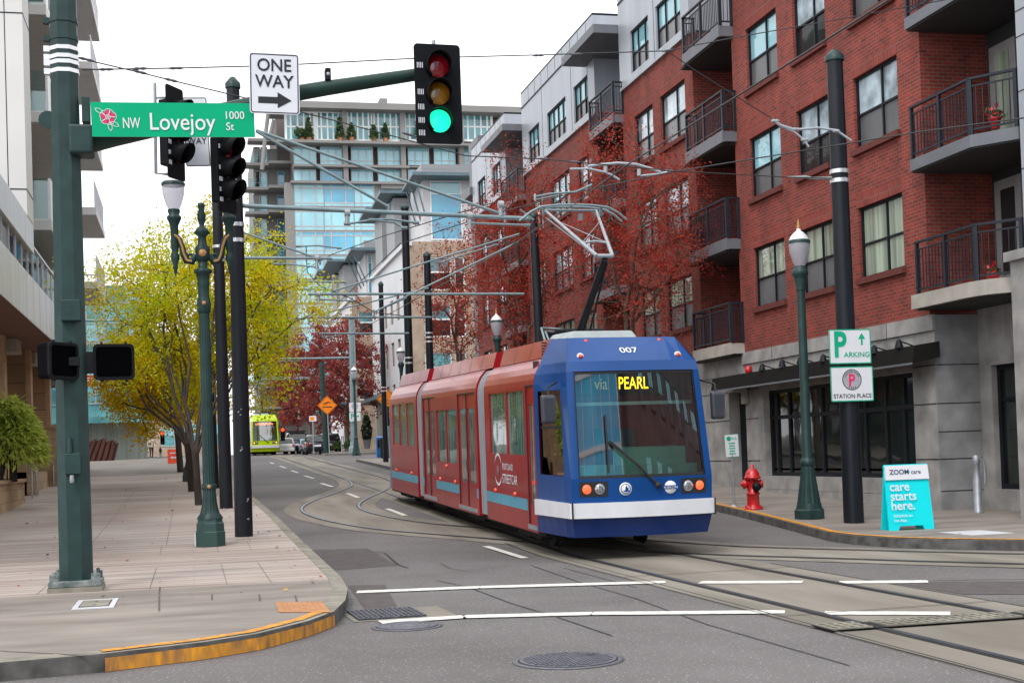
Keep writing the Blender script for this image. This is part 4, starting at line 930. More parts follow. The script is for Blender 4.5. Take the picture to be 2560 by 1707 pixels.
def tree(label, base, trunk_top, ctr, rad, seed, ntip, nleaf, lsize, leaf, bark, r0=.13, stems=1, spread=.16, group=None, lump=.35, hollow=.3, name='tree', aspect=.55, flat=0., cl=.22, top=None):
    rs = np.random.RandomState(seed); base = np.array(base, float); T = thing(name, label, 'tree', base, group)
    tg = crown_pts(rs, ntip, ctr, *rad, hollow, lump); mb = MB(); tips = []
    tt = np.array(trunk_top, float)
    if stems == 1:
        mb.tube([base-EZ*.1, base+EZ*.15, base+(tt-base)*.5+rs.normal(0, .03, 3), tt], [r0*1.35, r0*1.05, r0*.95, r0*.85], 10, cap=False)
        grow(mb, rs, tt, r0*.85, tg, tips)
    else:
        mb.tube([base-EZ*.1, base+(tt-base)*.6, tt], [r0*1.25, r0*1.1, r0*1.15], 10, cap=False)
        A = np.array(tg); ang = np.arctan2(A[:, 1]-ctr[1], A[:, 0]-ctr[0])+rs.rand(); idx = ((ang+math.pi)/(2*math.pi)*stems).astype(int) % stems
        for s in range(stems):
            sub = A[idx == s]
            if len(sub) < 3: continue
            g = sub.mean(0); q = tt+(g-tt)*.34; rr = r0*.55
            mb.tube([tt-EZ*.15, tt+(q-tt)*.5+np.array([0, 0, .10]), q], [r0*.7, rr, rr*.85], 8, cap=False); grow(mb, rs, q, rr*.85, sub, tips)
    mb.build('trunk', MT[bark], T)
    C = []
    for (p, t) in tips:
        for k in range(nleaf):
            f = rs.rand()**.6; C.append(p+(t-p)*(f*1.08)+rs.normal(0, cl, 3)*(.5+.5*f))
    leaves_mesh('crown', MT[leaf], T, rs, C, lsize, aspect, flat)
    return T
G1 = 'yellow-leaved street trees along the boardwalk'
b1 = GP(497, 1262, H)
c1 = DP(508, 770, 38.5)
tree('large yellow-green tree with dark fanning limbs behind the ornate twin lamp', b1, b1+np.array([-.05, 0, 1.35]), c1, (3.0, 2.5, 2.55), 3, 800, 66, .088, 'leafyel', 'bark', .078, 7, group=G1, lump=.45, hollow=.35, cl=.22)
b2 = GP(480, 1228, H); c2 = DP(400, 955, 47)
tree('lower golden tree behind the large yellow-green tree', b2, b2+np.array([-.1, 0, 1.5]), c2, (2.15, 2.2, 1.75), 8, 380, 60, .11, 'leafyel2', 'bark', .09, 5, group=G1, lump=.35, hollow=.1, cl=.22)
b2 = GP(452, 1180, H); c2 = DP(455, 985, 62)
tree('small far golden tree, last of the boardwalk row', b2, b2+np.array([-.1, 0, 1.8]), c2, (2.2, 2.2, 2.0), 9, 150, 26, .2, 'leafyel2', 'bark', .12, 5, group=G1, cl=.25)
G2 = 'red-budded street trees on the right pavement'
def rtree(label, X, Y, px, pyt, pyb, pxl, pxr, seed, nt, nl, sz, leaf='leafred', r0=.14, hollow=.25, tt=2.6):
    base = (X, Y, gz(Y)+H); d = math.hypot(X, Y)*math.cos(math.atan2(X, Y)-YAW)
    a, c = DP(pxl, (pyt+pyb)/2, d), DP(pxr, (pyt+pyb)/2, d); zt, zb = DP(px, pyt, d)[2], DP(px, pyb, d)[2]
    ctr = np.array([(a[0]+c[0])/2, Y, (zt+zb)/2]); rx = abs(c[0]-a[0])/2*.93
    return tree(label, base, (X+.05, Y, gz(Y)+tt), ctr, (rx, rx*.8, (zt-zb)/2*.95), seed, nt, nl, sz, leaf, 'barkred', r0, group=G2, lump=.5, hollow=hollow, cl=.16, aspect=.7)
rtree('tall red-budded tree right of the raised pantograph, against the brick balconies', 11.6, 35, 1590, 300, 840, 1355, 1840, 21, 950, 17, .062, r0=.095)
rtree('red-budded tree left of the raised pantograph, in front of the brick building', 11.3, 46, 1290, 385, 900, 1120, 1470, 22, 950, 17, .07, r0=.095)
rtree('thin red-budded tree with bare dark trunk before the tan stone block', 11.3, 59, 1138, 560, 930, 1020, 1260, 23, 480, 14, .085, r0=.085, hollow=.2)
rtree('broad red tree behind the orange diamond sign nearest the parked cars', 11.5, 103, 865, 760, 1075, 745, 975, 24, 460, 20, .19, 'leafredfar', .17)
rtree('broad red tree between the parked cars and the round street lamp', 11.2, 117, 800, 800, 1085, 690, 900, 25, 400, 20, .21, 'leafredfar', .17)
rtree('farthest red tree just right of the lime green streetcar', 11.0, 128, 735, 850, 1075, 665, 800, 26, 340, 20, .22, 'leafredfar', .17)
# bamboo-like shrub in the planter
def clump(mb_l, c, rx, rz, n, rs, L, mat_i=0):
    for i in range(n):
        a = rs.rand()*6.28; f = rs.rand()**.5; r = rx*f; z = rz*math.sqrt(max(0, 1-f*f))*(.75+.3*rs.rand())
        p = np.array(c)+np.array([r*math.cos(a), r*math.sin(a), z]); d = np.array([math.cos(a)*.7+rs.normal(0, .3), math.sin(a)*.7+rs.normal(0, .3), -.5+rs.normal(0, .45)]); d /= np.linalg.norm(d)
        s = np.cross(d, rs.normal(0, 1, 3)); s /= np.linalg.norm(s); l = L*(.6+.8*rs.rand()); w = l*.13
        mb_l.add([p, p+d*l*.5+s*w, p+d*l, p+d*l*.5-s*w], [(0, 1, 2, 3)], mat_i)
rs = np.random.RandomState(2)
sp = GP(20, 1268, H); sp = np.array([onY(22, 1200, 37.0)[0], 37.0, 1.32])
T = thing('shrub', 'rounded light green bamboo-like shrub in the planter at the left edge', 'shrub', sp)
b = MB()
for i in range(26):
    a = rs.rand()*6.28; r = rs.rand()*.6; b.tube([sp+np.array([.2*math.cos(a), .2*math.sin(a), 0]), sp+np.array([r*math.cos(a)*.7, r*math.sin(a)*.7, .7]), sp+np.array([r*1.3*math.cos(a), r*1.3*math.sin(a), 1.25])], [.018, .014, .006], 5, cap=False)
b.build('stems', MT['bark'], T)
b = MB(); clump(b, sp+EZ*.38, .88, 1.75, 6500, rs, .22); clump(b, sp+EZ*.4, .7, 1.2, 1500, rs, .2); b.build('foliage', MT['leafgreen'], T)
# clipped conifer in a pot and small shrubs by the far entrance
def potplant(label, px, pyb, pyt, w, Y, seed, n, mat, potm, name='potted_plant', pot=True):
    p = onY(px, pyb, Y); top = onY(px, pyt, Y); hh = top[2]-p[2]; T = thing(name, label, 'potted plant' if pot else 'shrub', p); rs = np.random.RandomState(seed); ph = hh*.27 if pot else 0
    if pot: b = MB(); b.lathe(p, [(w*.55, 0), (w*.8, ph), (w*.82, ph*1.02), (w*.7, ph*1.02)], 14); b.build('pot', MT[potm], T)
    b = MB()
    for i in range(n):
        f = rs.rand(); r = w*(.35+.65*math.sin(math.pi*min(1, .25+f*.75)))*rs.rand()**.3; a = rs.rand()*6.28
        c = p+np.array([r*math.cos(a), r*math.sin(a), ph+f*(hh-ph)]); u = rs.normal(0, .05, 3); v = rs.normal(0, .05, 3); b.quad(c-u, c-v, c+u, c+v)
    b.build('foliage', MT[mat], T)
potplant('dark clipped conifer in a tall grey pot beside the far white entrance', 918, 1122, 1038, .36, 93, 1, 900, 'leafconif', 'iron')
potplant('small round green shrub at the foot of the far red tree, left of the conifer', 872, 1120, 1100, .4, 96, 2, 260, 'leafdk', 'iron', 'shrub', False)
potplant('small green shrub under the far red trees behind the white post sign', 843, 1121, 1102, .42, 100, 3, 260, 'leafdk', 'iron', 'shrub', False)

# a few fallen leaves on the boardwalk and in the gutter
rs = np.random.RandomState(14); m = MB()
for i in range(170):
    y = 15+rs.rand()**1.6*40; x = rs.uniform(-3.8, 1.55) if i % 4 else rs.uniform(1.2, 1.6); z = gz(y)+H+.012; a = rs.rand()*6.28; s_ = rs.uniform(.02, .045)
    u = np.array([math.cos(a), math.sin(a), rs.normal(0, .2)])*s_; v = np.array([-math.sin(a), math.cos(a), rs.normal(0, .2)])*s_*.6; p = np.array([x, y, z+.01]); m.quad(p-u, p-v, p+u, p+v, i % 3 == 0)
o = m.build('fallen_leaves', [pm('leaf_red_brown', (.28, .05, .025), .8), pm('leaf_gold', (.45, .28, .04), .8)]); o['kind'] = 'stuff'; o['label'] = 'small fallen red and gold leaves scattered over the boardwalk'; o['category'] = 'leaves'
# ================================================================== STREETCARS
def gloss(name, col, var=.08): return pm(name, col, .3, var=var, scale=1.5, coat=.28, spec=.2, bump=.015)
MT['tred'] = gloss('streetcar_red', (.28, .009, .013), .16); MT['tblue'] = gloss('streetcar_blue', (.004, .055, .22)); MT['tstripe'] = gloss('streetcar_stripe', (.07, .33, .47))
MT['tlime'] = gloss('streetcar_lime', (.50, .68, .01)); MT['tnavy'] = gloss('streetcar_navy', (.010, .035, .16))
MT['tbump'] = pm('bumper_white', (.70, .70, .74), .4, var=.06, scale=4); MT['bellow'] = pm('bellows_grey', (.22, .235, .26), .6, var=.15, scale=4, stretch=(1, 6, .2))
MT['troof'] = pm('roof_light_grey', (.50, .52, .52), .5); MT['tglass'] = glassmat('streetcar_side_glass', (.085, .17, .15), ior=1.75, var=.6, scale=1.1, folds=1)
MT['tdoorglass'] = glassmat('streetcar_door_glass', (.16, .16, .14), ior=1.7, var=.5, scale=.9, folds=1)
MT['cabglass'] = clearglass('windshield_glass', (.80, .93, .90), 5.0)
MT['cabdark'] = pm('cab_interior', (.03, .035, .035), .8); MT['cabgreen'] = pm('cab_panel_green', (.30, .62, .46), .6); MT['cablight'] = pm('cab_panel_pale', (.66, .74, .60), .6)
MT['led'] = pm('amber_led', (1, .62, .02), .5, emit=2.2); MT['leddim'] = pm('amber_led_dim', (.35, .28, .02), .5, emit=.35); MT['ledor'] = pm('orange_led', (1, .18, .01), .5, emit=2.0)
MT['turnon'] = pm('lit_orange_lamp', (1, .10, .03), .4, emit=1.0, var=.4, scale=24); MT['amberon'] = pm('lit_amber_lamp', (1, .42, .03), .4, emit=1.2); MT['headl'] = pm('headlamp_lens', (.30, .30, .32), .12, metal=.6, coat=1, scale=30, var=.5)
MT['marker'] = pm('marker_lamp', (.75, .06, .015), .3, coat=.6); MT['rubber'] = pm('rubber', (.012, .012, .013), .6); MT['under'] = pm('underframe_shade', (.010, .010, .011), .85)
def streetcar(label, X0, Y0, zfn, mats, near=True):
    """front at y=19, built in metres along its track; zfn gives the climb of the track"""
    body, cab, skirt = MT[mats[0]], MT[mats[1]], MT[mats[2]]
    root = thing('streetcar', label, 'streetcar', (X0, Y0, zfn(Y0)))
    def tr(p): return (X0+p[0], Y0-19+p[1], p[2]+zfn(Y0-19+p[1]))
    def tb(m, name, mt, par=None, bevel=0): m.v = [tr(p) for p in m.v]; return m.build(name, mt, par or root, bevel)
    hwp = [(.3, 1.03), (.6, 1.08), (1.19, 1.09), (2.77, 1.04), (2.92, 1.02), (3.3, .86)]; yfp = [(.3, 19.12), (.6, 19.02), (1.19, 19.0), (2.77, 19.26), (2.92, 19.32), (3.3, 19.78)]
    hw = lambda z: float(np.interp(z, *zip(*hwp))); yf = lambda z: float(np.interp(z, *zip(*yfp)))
    F = lambda s, z: (s*hw(z), yf(z)-.13*(1-s*s), z)
    def fgrid(m, z0, z1, s0, s1, mi=0, nz=3, ns=8, dy=0):
        q = [F(s0+(s1-s0)*j/ns, z0+(z1-z0)*i/nz) for i in range(nz+1) for j in range(ns+1)]
        m.add([(p[0], p[1]+dy, p[2]) for p in q], [(i*(ns+1)+j, i*(ns+1)+j+1, (i+1)*(ns+1)+j+1, (i+1)*(ns+1)+j) for i in range(nz) for j in range(ns)], mi, True)
    m = MB(); fgrid(m, .33, .62, -1, 1, 1); fgrid(m, .62, 1.19, -1, 1, 0); fgrid(m, 2.77, 2.92, -1, 1, 0)
    for s in (-1, 1):
        fgrid(m, 1.19, 2.77, s*.90, s, 0, 6, 2)
        # cab flank from the front corner back to y=20.5
        SP = lambda t, z: (s*(hw(z)+(1.23-hw(z))*t**.7) if z < 2.62 else s*(hw(z)+(float(np.interp(z, [2.62, 2.75, 2.9, 3.0], [1.23, 1.215, 1.15, 1.06]))-hw(z))*t), yf(z)+(20.5-yf(z))*t, z)
        zs = [.33, .62, 1.23, 2.51, 2.62, 2.77, 2.92]; ts = [0, .16, .40, .60, .86, 1]
        for i in range(len(zs)-1):
            for j in range(len(ts)-1):
                if i == 2 and 1 <= j <= 3: continue
                m.add([SP(ts[j], zs[i]), SP(ts[j+1], zs[i]), SP(ts[j+1], zs[i+1]), SP(ts[j], zs[i+1])], [(0, 1, 2, 3)], 1 if i == 0 else 0)
        # forehead facets
        a, c = F(s, 2.92), (s*1.13, 20.5, 2.92); d, e = (s*.86, 19.78, 3.3), (s*.93, 20.5, 3.33)
        m.quad(a, c, e, d, 0)
    fl = [(-.97+.194*i, 0, 0) for i in range(11)]
    for j in range(10):
        s0, s1 = -1+.2*j, -1+.2*(j+1)
        a, c = F(s0, 2.92), F(s1, 2.92); d, e = (s0*.86, 19.78-.05*(1-s0*s0), 3.3), (s1*.86, 19.78-.05*(1-s1*s1), 3.3)
        m.quad((a[0], a[1]+.03, a[2]), (c[0], c[1]+.03, c[2]), e, d, 0); m.quad(d, e, (s1*.93, 20.5, 3.33), (s0*.93, 20.5, 3.33), 0)
    tb(m, 'cab_shell', [cab, skirt if near else cab])
    m = MB(); fgrid(m, 1.205, 2.755, -.885, .885, 0, 10, 24, .03); ws = tb(m, 'windshield', MT['cabglass'])
    m = MB()
    for (z0, z1, s0, s1) in ((1.185, 1.235, -.905, .905), (2.73, 2.775, -.905, .905), (1.2, 2.76, -.905, -.875), (1.2, 2.76, .875, .905)): fgrid(m, z0, z1, s0, s1, 0, 3, 6, .018)
    tb(m, 'gasket', MT['rubber'], ws)
    # cab inside
    m = MB(); m.box(-1.15, 1.15, 20.75, 20.8, .6, 3.0, 0); m.box(-1.1, 1.1, 19.3, 20.75, .9, 1.0, 0); m.box(-.95, .95, 19.22, 19.75, 1.0, 1.36, 1); m.box(-.15, .8, 19.3, 19.9, 1.36, 1.62, 1)
    m.box(.12, 1.0, 20.6, 20.74, 1.0, 2.8, 2); m.box(-.95, -.35, 20.6, 20.74, 1.0, 2.6, 2); m.box(-.95, .95, 19.38, 19.43, 2.26, 2.31, 2); m.box(-.93, .93, 20.4, 20.7, 2.90, 2.95, 0)
    m.box(-.28, .28, 20.1, 20.5, 1.2, 1.9, 0)
    tb(m, 'cab_interior', [MT['cabdark'], MT['cabgreen'], MT['cablight']])
    m = MB(); m.box(-.9, .9, 19.36, 19.42, 2.42, 2.74, 0); sg = tb(m, 'destination_sign', MT['black'])
    m = MB()
    if near:
        textmesh(m, 'PEARL', (-.20, 19.355, 2.50), EX, EZ, -EY, .26, 0, 'LEFT', .66, .006); tb(m, 'sign_lettering', MT['led'], sg)
        m = MB(); textmesh(m, 'via', (-.58, 19.355, 2.50), EX, EZ, -EY, .25, 0, 'LEFT', .75); tb(m, 'sign_lettering', MT['leddim'], sg)
    else:
        for i in range(13): m.box(-.72+i*.11, -.64+i*.11, 19.35, 19.36, 2.48+.02*(i % 2), 2.6+.03*(i % 3))
        tb(m, 'sign_lettering', MT['ledor'], sg)
    # flank windows of the cab
    for s in (-1, 1):
        m = MB()
        for z0, z1, mi in ((1.23, 1.93, 0), (1.93, 1.97, 1), (1.97, 2.51, 0)):
            for j in range(1, 4):
                ts = [0, .16, .40, .60, .86, 1]; f = lambda t, z: (s*(hw(z)+(1.23-hw(z))*t**.7)-s*.03, yf(z)+(20.5-yf(z))*t, z)
                m.add([f(ts[j], z0), f(ts[j+1], z0), f(ts[j+1], z1), f(ts[j], z1)], [(0, 1, 2, 3)], mi)
        tb(m, 'cab_side_window', [MT['cabglass'] if near else MT['tglass'], MT['rubber']])
    # bumper, front piece and two flank pieces
    m = MB()
    for j in range(10):
        s0, s1 = -1.01+.202*j, -1.01+.202*(j+1)
        A = [F(s0, .62), F(s1, .62), F(s1, .84), F(s0, .84)]
        o = [(p[0]*1.0, p[1]-.075, p[2]) for p in A]; m.add(o, [(0, 1, 2, 3)], 0, True); m.quad(o[3], o[2], (A[2][0], A[2][1]+.02, A[2][2]), (A[3][0], A[3][1]+.02, A[3][2])); m.quad(o[0], o[1], (A[1][0], A[1][1]+.02, A[1][2]), (A[0][0], A[0][1]+.02, A[0][2]))
    for s in (-1, 1):
        a, c = F(s*1.02, .62), (s*1.245, 20.5, .62); a = (a[0], a[1]-.075, a[2])
        a2 = (a[0]+s*.03, a[1]+.03, .62); p = [(a2[0], a2[1], .62), (c[0]+s*.03, c[1], .60), (c[0]+s*.03, c[1], .84), (a2[0], a2[1], .84)]
        m.quad(*p); m.quad(p[3], p[2], (p[2][0]-s*.1, p[2][1], p[2][2]), (p[3][0]-s*.1, p[3][1], p[3][2])); m.quad(p[0], p[1], (p[1][0]-s*.1, p[1][1], p[1][2]), (p[0][0]-s*.1, p[0][1], p[0][2]))
        m.quad(a, (a[0], a[1], .84), (a2[0], a2[1], .84), a2); m.quad(p[1], p[2], (p[2][0]-s*.1, p[2][1], p[2][2]), (p[1][0]-s*.1, p[1][1], p[1][2]))
    tb(m, 'bumper', MT['tbump'])
    if near:
        for s in (-1, 1):
            m = MB(); q = F(s*1.02, .62); m.box(q[0]-.008, q[0]+.008, q[1]-.10, q[1]+.03, .60, .845); tb(m, 'bumper_joint', MT['rubber'])
    # headlights
    for s in (-1, 1):
        def lampbox(s0, s1, z0, z1, dy): 
            mm = MB()
            for j in range(4):
                sa, sb = s0+(s1-s0)*j/4, s0+(s1-s0)*(j+1)/4; q = [F(sa, z0), F(sb, z0), F(sb, z1), F(sa, z1)]; mm.add([(p[0], p[1]+dy, p[2]) for p in q], [(0, 1, 2, 3)])
            return mm
        m = lampbox(s*.52, s*.90, .93, 1.15, -.006); hd = tb(m, 'headlight', MT['rubber'])
        for c, mt, r in ((.80, 'turnon' if near else 'amberon', .066), (.625, 'headl', .078)):
            m = MB(); q = F(s*c, 1.04); m.lathe((q[0], q[1]-.01, q[2]), [(0, -.028), (r*.6, -.022), (r, -.004), (r*1.05, .004)], 16, axis='y'); tb(m, 'lens' if c > .7 else 'reflector', MT[mt], hd)
    if near:
        # round badges and number
        for s, k in ((-.28, 0), (.36, 1)):
            m = MB(); q = F(s, 1.03); m.lathe((q[0], q[1]-.002, q[2]), [(0, -.010), (.094, -.010), (.095, 0)], 24, axis='y'); bd = tb(m, 'badge', MT['white'])
            m = MB()
            if k == 0:
                m.lathe((q[0], q[1]-.013, q[2]), [(.066, 0), (.078, 0)], 24, axis='y', caps=False); m.prism([(-.05, -.035), (-.005, -.02), (.0, .03), (.018, .055), (.025, .01), (.05, .03), (.035, -.01), (.058, -.035), (.01, -.045)], (q[0], q[1]-.012, q[2]), EX, EZ, -EY, .004)
            else:
                m.box(q[0]-.125, q[0]+.125, q[1]-.016, q[1]-.011, q[2]-.028, q[2]+.028)
            e = tb(m, 'badge_mark', MT['tblue'], bd)
            if k:
                m = MB(); textmesh(m, 'INEKON', (q[0], q[1]-.017, q[2]-.018), EX, EZ, -EY, .05, 0, 'CENTER', 1.15); tb(m, 'badge_lettering', MT['white'], bd)
        m = MB(); q = F(.0, 2.92); d = np.array([0, .51, .38]); d /= np.linalg.norm(d)
        textmesh(m, '007', (.0, 19.385, 3.045), EX, d, np.cross(EX, d), .20, 0, 'CENTER', .95, .005, .004); tb(m, 'fleet_number', MT['white'])
    for (s, z) in ((-.78, 3.0), (.78, 3.0), (-.66, 3.24), (.66, 3.24)):
        m = MB(); f = (z-2.92)/.38; y = 19.32+.03+.46*f-.13*(1-s*s)*(1-f); x = s*(1.02-.16*f)
        m.lathe((x, y-.02, z), [(0, -.035), (.03, -.03), (.036, 0), (.038, .03)], 10, axis='y'); mk = tb(m, 'marker_lamp', MT['marker'])
        if z < 3.1: m = MB(); m.lathe((x, y-.012, z), [(.036, -.01), (.052, -.004), (.055, .02)], 12, axis='y', caps=False); tb(m, 'bezel', MT['white'], mk)
    # wiper
    m = MB(); p0, p1, p2 = F(.16, 1.08), F(-.46, 1.72), None
    off = lambda p, d: (p[0], p[1]-d, p[2])
    m.tube([off(F(.17, 1.07), .03), off(F(-.1, 1.37), .07), off(F(-.47, 1.74), .05)], .016, 6); m.tube([off(F(.13, 1.10), .03), off(F(-.15, 1.40), .07), off(F(-.46, 1.70), .05)], .012, 6)
    m.tube([off(F(-.50, 1.27), .03), off(F(-.50, 2.12), .03)], .013, 5); m.lathe(off(F(.17, 1.07), .03), [(0, -.05), (.04, -.05), (.05, .05)], 10, axis='y'); tb(m, 'wiper', MT['rubber'])
    # mirrors
    for s in (-1, 1):
        m = MB(); yb = 19.25; x = s*1.33
        m.add([(x-.10, yb-.05, 2.02), (x+.10, yb-.05, 2.02), (x+.115, yb+.05, 2.0), (x-.115, yb+.05, 2.0), (x-.115, yb-.05, 2.42), (x+.115, yb-.05, 2.42), (x+.12, yb+.06, 2.44), (x-.12, yb+.06, 2.44)],
              [(0, 3, 2, 1), (4, 5, 6, 7), (0, 1, 5, 4), (1, 2, 6, 5), (2, 3, 7, 6), (3, 0, 4, 7)]); mi = tb(m, 'mirror', pm('mirror_shell', (.04, .043, .055), .4), bevel=.035)
        m = MB(); m.tube([(x, yb, 2.2), (x-s*.02, yb+.06, 2.55), (s*1.13, yb+.25, 2.62)], .018, 6); tb(m, 'mirror_arm', MT['rubber'], mi)
    # modules
    prof = [(1.23, .30), (1.23, 2.60), (1.222, 2.70), (1.19, 2.80), (1.14, 2.90), (1.07, 2.985), (1.02, 3.03)]
    mods = [(20.5, 24.2), (24.92, 31.15), (31.9, 36.2)]
    WIN = {0: [(21.2, 22.42, 1.5, 2.55), (22.5, 23.8, 1.5, 2.55)], 1: [(26.95, 28.05, 1.22, 2.32), (28.11, 29.2, 1.22, 2.32)], 2: [(32.3, 33.4, 1.5, 2.55), (33.46, 34.6, 1.5, 2.55), (34.66, 35.8, 1.5, 2.55)]}
    DOOR = {0: [(20.56, 21.06)], 1: [(25.12, 26.78), (29.45, 30.95)], 2: []}
    for k, (y0, y1) in enumerate(mods):
        md = MB()
        for s in (-1, 1):
            ops = [(a, c, e, f) for a, c, e, f in WIN[k]]+[(a, c, .42, 2.60) for a, c in DOOR[k]]
            ny = max(1, int((y1-y0)/.5)); 
            facade(md, (s*1.23, 0, 0), EY, EZ, -s*EX, y0, y1, .30, 2.60, ops, .04, 0)
            for (xa, za), (xb, zb) in zip(prof[1:-1], prof[2:]):
                md.add([(s*xa, y0, za), (s*xa, y1, za), (s*xb, y1, zb), (s*xb, y0, zb)], [(0, 1, 2, 3)], 0, True)
        for y in (y0, y1): md.add([(x, y, z) for x, z in prof]+[(-x, y, z) for x, z in reversed(prof)], [tuple(range(14))], 0)
        md.quad((-1.02, y0, 3.03), (1.02, y0, 3.03), (1.02, y1, 3.03), (-1.02, y1, 3.03), 0)
        shell = tb(md, 'body_module', [body])
        md = MB(); ya, yb = (y0+.02, y1-.42) if k == 0 else (y0-.55 if k == 1 else y0-.3, y1-.25)
        for s in (-1, 1):
            md.quad((s*1.005, ya, 3.045), (s*1.005, yb, 3.045), (s*.92, yb, 3.335), (s*.92, ya, 3.335), 0)
        md.quad((-.92, ya, 3.335), (.92, ya, 3.335), (.92, yb, 3.335), (-.92, yb, 3.335), 1)
        for y in (ya, yb): md.quad((-1.005, y, 3.045), (1.005, y, 3.045), (.92, y, 3.335), (-.92, y, 3.335), 0)
        fa = md; md = MB()
        for s in (-1, 1):
            for i in range(1, int((yb-ya)/1.2)+1):
                y = ya+i*(yb-ya)/(int((yb-ya)/1.2)+1); md.quad((s*1.006, y, 3.05), (s*1.006, y+.02, 3.05), (s*.923, y+.02, 3.33), (s*.923, y, 3.33))
        for i in range(5 if k == 0 else 0): md.box(-1.0, -.93, ya+.25 if k == 0 else (ya+yb)/2, (ya+.29 if k == 0 else (ya+yb)/2+.04), 3.10+i*.045, 3.12+i*.045)
        fa.add(md.v, md.f, 2); tb(fa, 'roof_fairing', [body, MT['troof'], MT['rubber']])
        for s in (-1, 1):
            md = MB()
            for a, c, e, f in WIN[k]: md.quad((s*1.20, a, e), (s*1.20, c, e), (s*1.20, c, f), (s*1.20, a, f))
            tb(md, 'side_windows', MT['tglass'])
            for a, c in DOOR[k]:
                dm = MB(); n = 1 if k == 0 else 2; w = (c-a)/n; dops = []
                for i in range(n): dops.append((a+i*w+.10, a+(i+1)*w-.10, .74 if k == 0 else .88, 2.32))
                facade(dm, (s*1.21, 0, 0), EY, EZ, -s*EX, a, c, .42, 2.60, dops, .02, 0); dm.box(min(s*1.215, s*1.236), max(s*1.215, s*1.236), a-.03, c+.03, 2.60, 2.625, 1)
                for i in range(n+1): dm.box(min(s*1.205, s*1.225), max(s*1.205, s*1.225), a+i*w-.012, a+i*w+.012, .40, 2.6, 1)
                dm.box(min(s*1.2, s*1.245), max(s*1.2, s*1.245), a-.03, c+.03, .34, .41, 2)
                dd = tb(dm, 'door', [body, MT['rubber'], MT['galv']])
                dm = MB()
                for q in dops: dm.quad((s*1.195, q[0], q[2]), (s*1.195, q[1], q[2]), (s*1.195, q[1], q[3]), (s*1.195, q[0], q[3]))
                tb(dm, 'door_glass', MT['tdoorglass'], dd)
        if near:
            md = MB(); segs = {0: [(21.12, 24.19)], 1: [(24.94, 25.08), (26.84, 29.40), (31.0, 31.14)], 2: [(31.92, 36.19)]}[k]
            for s in (-1, 1):
                for a, c in segs: md = MB(); md.box(min(s*1.226, s*1.234), max(s*1.226, s*1.234), a, c, .62, .80); tb(md, 'stripe', MT['tstripe'])
            for (y, z) in {0: [(23.44, .84), (21.95, .84)], 1: [(28.1, 1.14), (27.2, .84), (28.9, .84)], 2: [(35.3, .84), (32.8, .84)]}[k]:
                md = MB(); md.lathe((-1.23, y, z), [(.045, 0), (.04, -.03), (0, -.04)], 10, axis='x'); tb(md, 'side_marker', MT['marker'])
    md = MB(); md.box(-1.25, -1.225, 20.52, 20.72, 1.06, 1.12); tb(md, 'side_marker', MT['marker'])
    for y0, y1 in ((24.2, 24.92), (31.15, 31.9)):
        md = MB(); pr2 = [(1.16, .34)]+[(x-.05, z-.02) for x, z in prof[1:]]; nf = 8
        for s in (-1, 1):
            for i in range(nf):
                a, c = y0+(y1-y0)*i/nf, y0+(y1-y0)*(i+1)/nf; mdl = (a+c)/2
                for (xa, za), (xb, zb) in zip(pr2[:-1], pr2[1:]):
                    md.quad((s*xa, a, za), (s*(xa+.025), mdl, za), (s*(xb+.025), mdl, zb), (s*xb, a, zb)); md.quad((s*(xa+.025), mdl, za), (s*xa, c, za), (s*xb, c, zb), (s*(xb+.025), mdl, zb))
        md.quad((-.97, y0, 3.01), (.97, y0, 3.01), (.97, y1, 3.01), (-.97, y1, 3.01)); tb(md, 'bellows', MT['bellow'])
    # rear nose, underframe, wheels
    md = MB(); rp = [(x, 36.2, z) for x, z in prof]; rq = [(x*.86, 37.8-.25*max(0, z-1), z) for x, z in prof]
    for s in (-1, 1):
        for i in range(len(rp)-1): md.quad(*[(s*p[0], p[1], p[2]) for p in (rp[i], rq[i], rq[i+1], rp[i+1])])
    md.add([(p[0], p[1], p[2]) for p in rq]+[(-p[0], p[1], p[2]) for p in reversed(rq)], [tuple(range(14))]); md.add([rp[-1], rq[-1], (-rq[-1][0],)+rq[-1][1:], (-rp[-1][0],)+rp[-1][1:]], [(0, 1, 2, 3)])
    tb(md, 'rear_cab', cab)
    md = MB(); md.box(-1.08, 1.08, 20.6, 37.3, .22, .36);  # near-black box set low to stand in for shade under the car
    for y in (21.6, 26.0, 30.0, 35.2): md.box(-.95, .95, y-.2, y+1.4, .12, .3)
    tb(md, 'underframe_shade', MT['under'])
    for y in (21.4, 23.0, 33.4, 35.2):
        for s in (-1, 1): md = MB(); md.lathe((s*.72, y, .31), [(.30, -.05), (.30, .04), (.33, .045), (.33, .06)], 18, axis='x'); tb(md, 'wheel', MT['under'])  # wheels share the near-black of the painted shade below the car
    # roof unit and pantograph
    md = MB(); md.add([(-.72, 20.2, 3.31), (.42, 20.2, 3.31), (.42, 21.6, 3.32), (-.72, 21.6, 3.32), (-.62, 20.3, 3.44), (.36, 20.3, 3.44), (.36, 21.5, 3.46), (-.62, 21.5, 3.46)], [(0, 3, 2, 1), (4, 5, 6, 7), (0, 1, 5, 4), (1, 2, 6, 5), (2, 3, 7, 6), (3, 0, 4, 7)])
    tb(md, 'roof_unit', pm('roof_unit_grey', (.34, .38, .38), .5, var=.15), bevel=.03)
    if near:
        inv = lambda p: np.array([p[0]-X0, p[1]-Y0+19, p[2]-zfn(p[1])])
        B0, KN = inv(onX(1452, 812, 6.5)), inv(onX(1512, 640, 6.5)); HD = inv(onX(1432, 519, 6.5))
    else: B0, KN, HD = np.array([0, 22.6, 3.5]), np.array([0, 23.4, 4.6]), np.array([0, 22.6, 5.7])
    pg = MB(); zb = 3.40
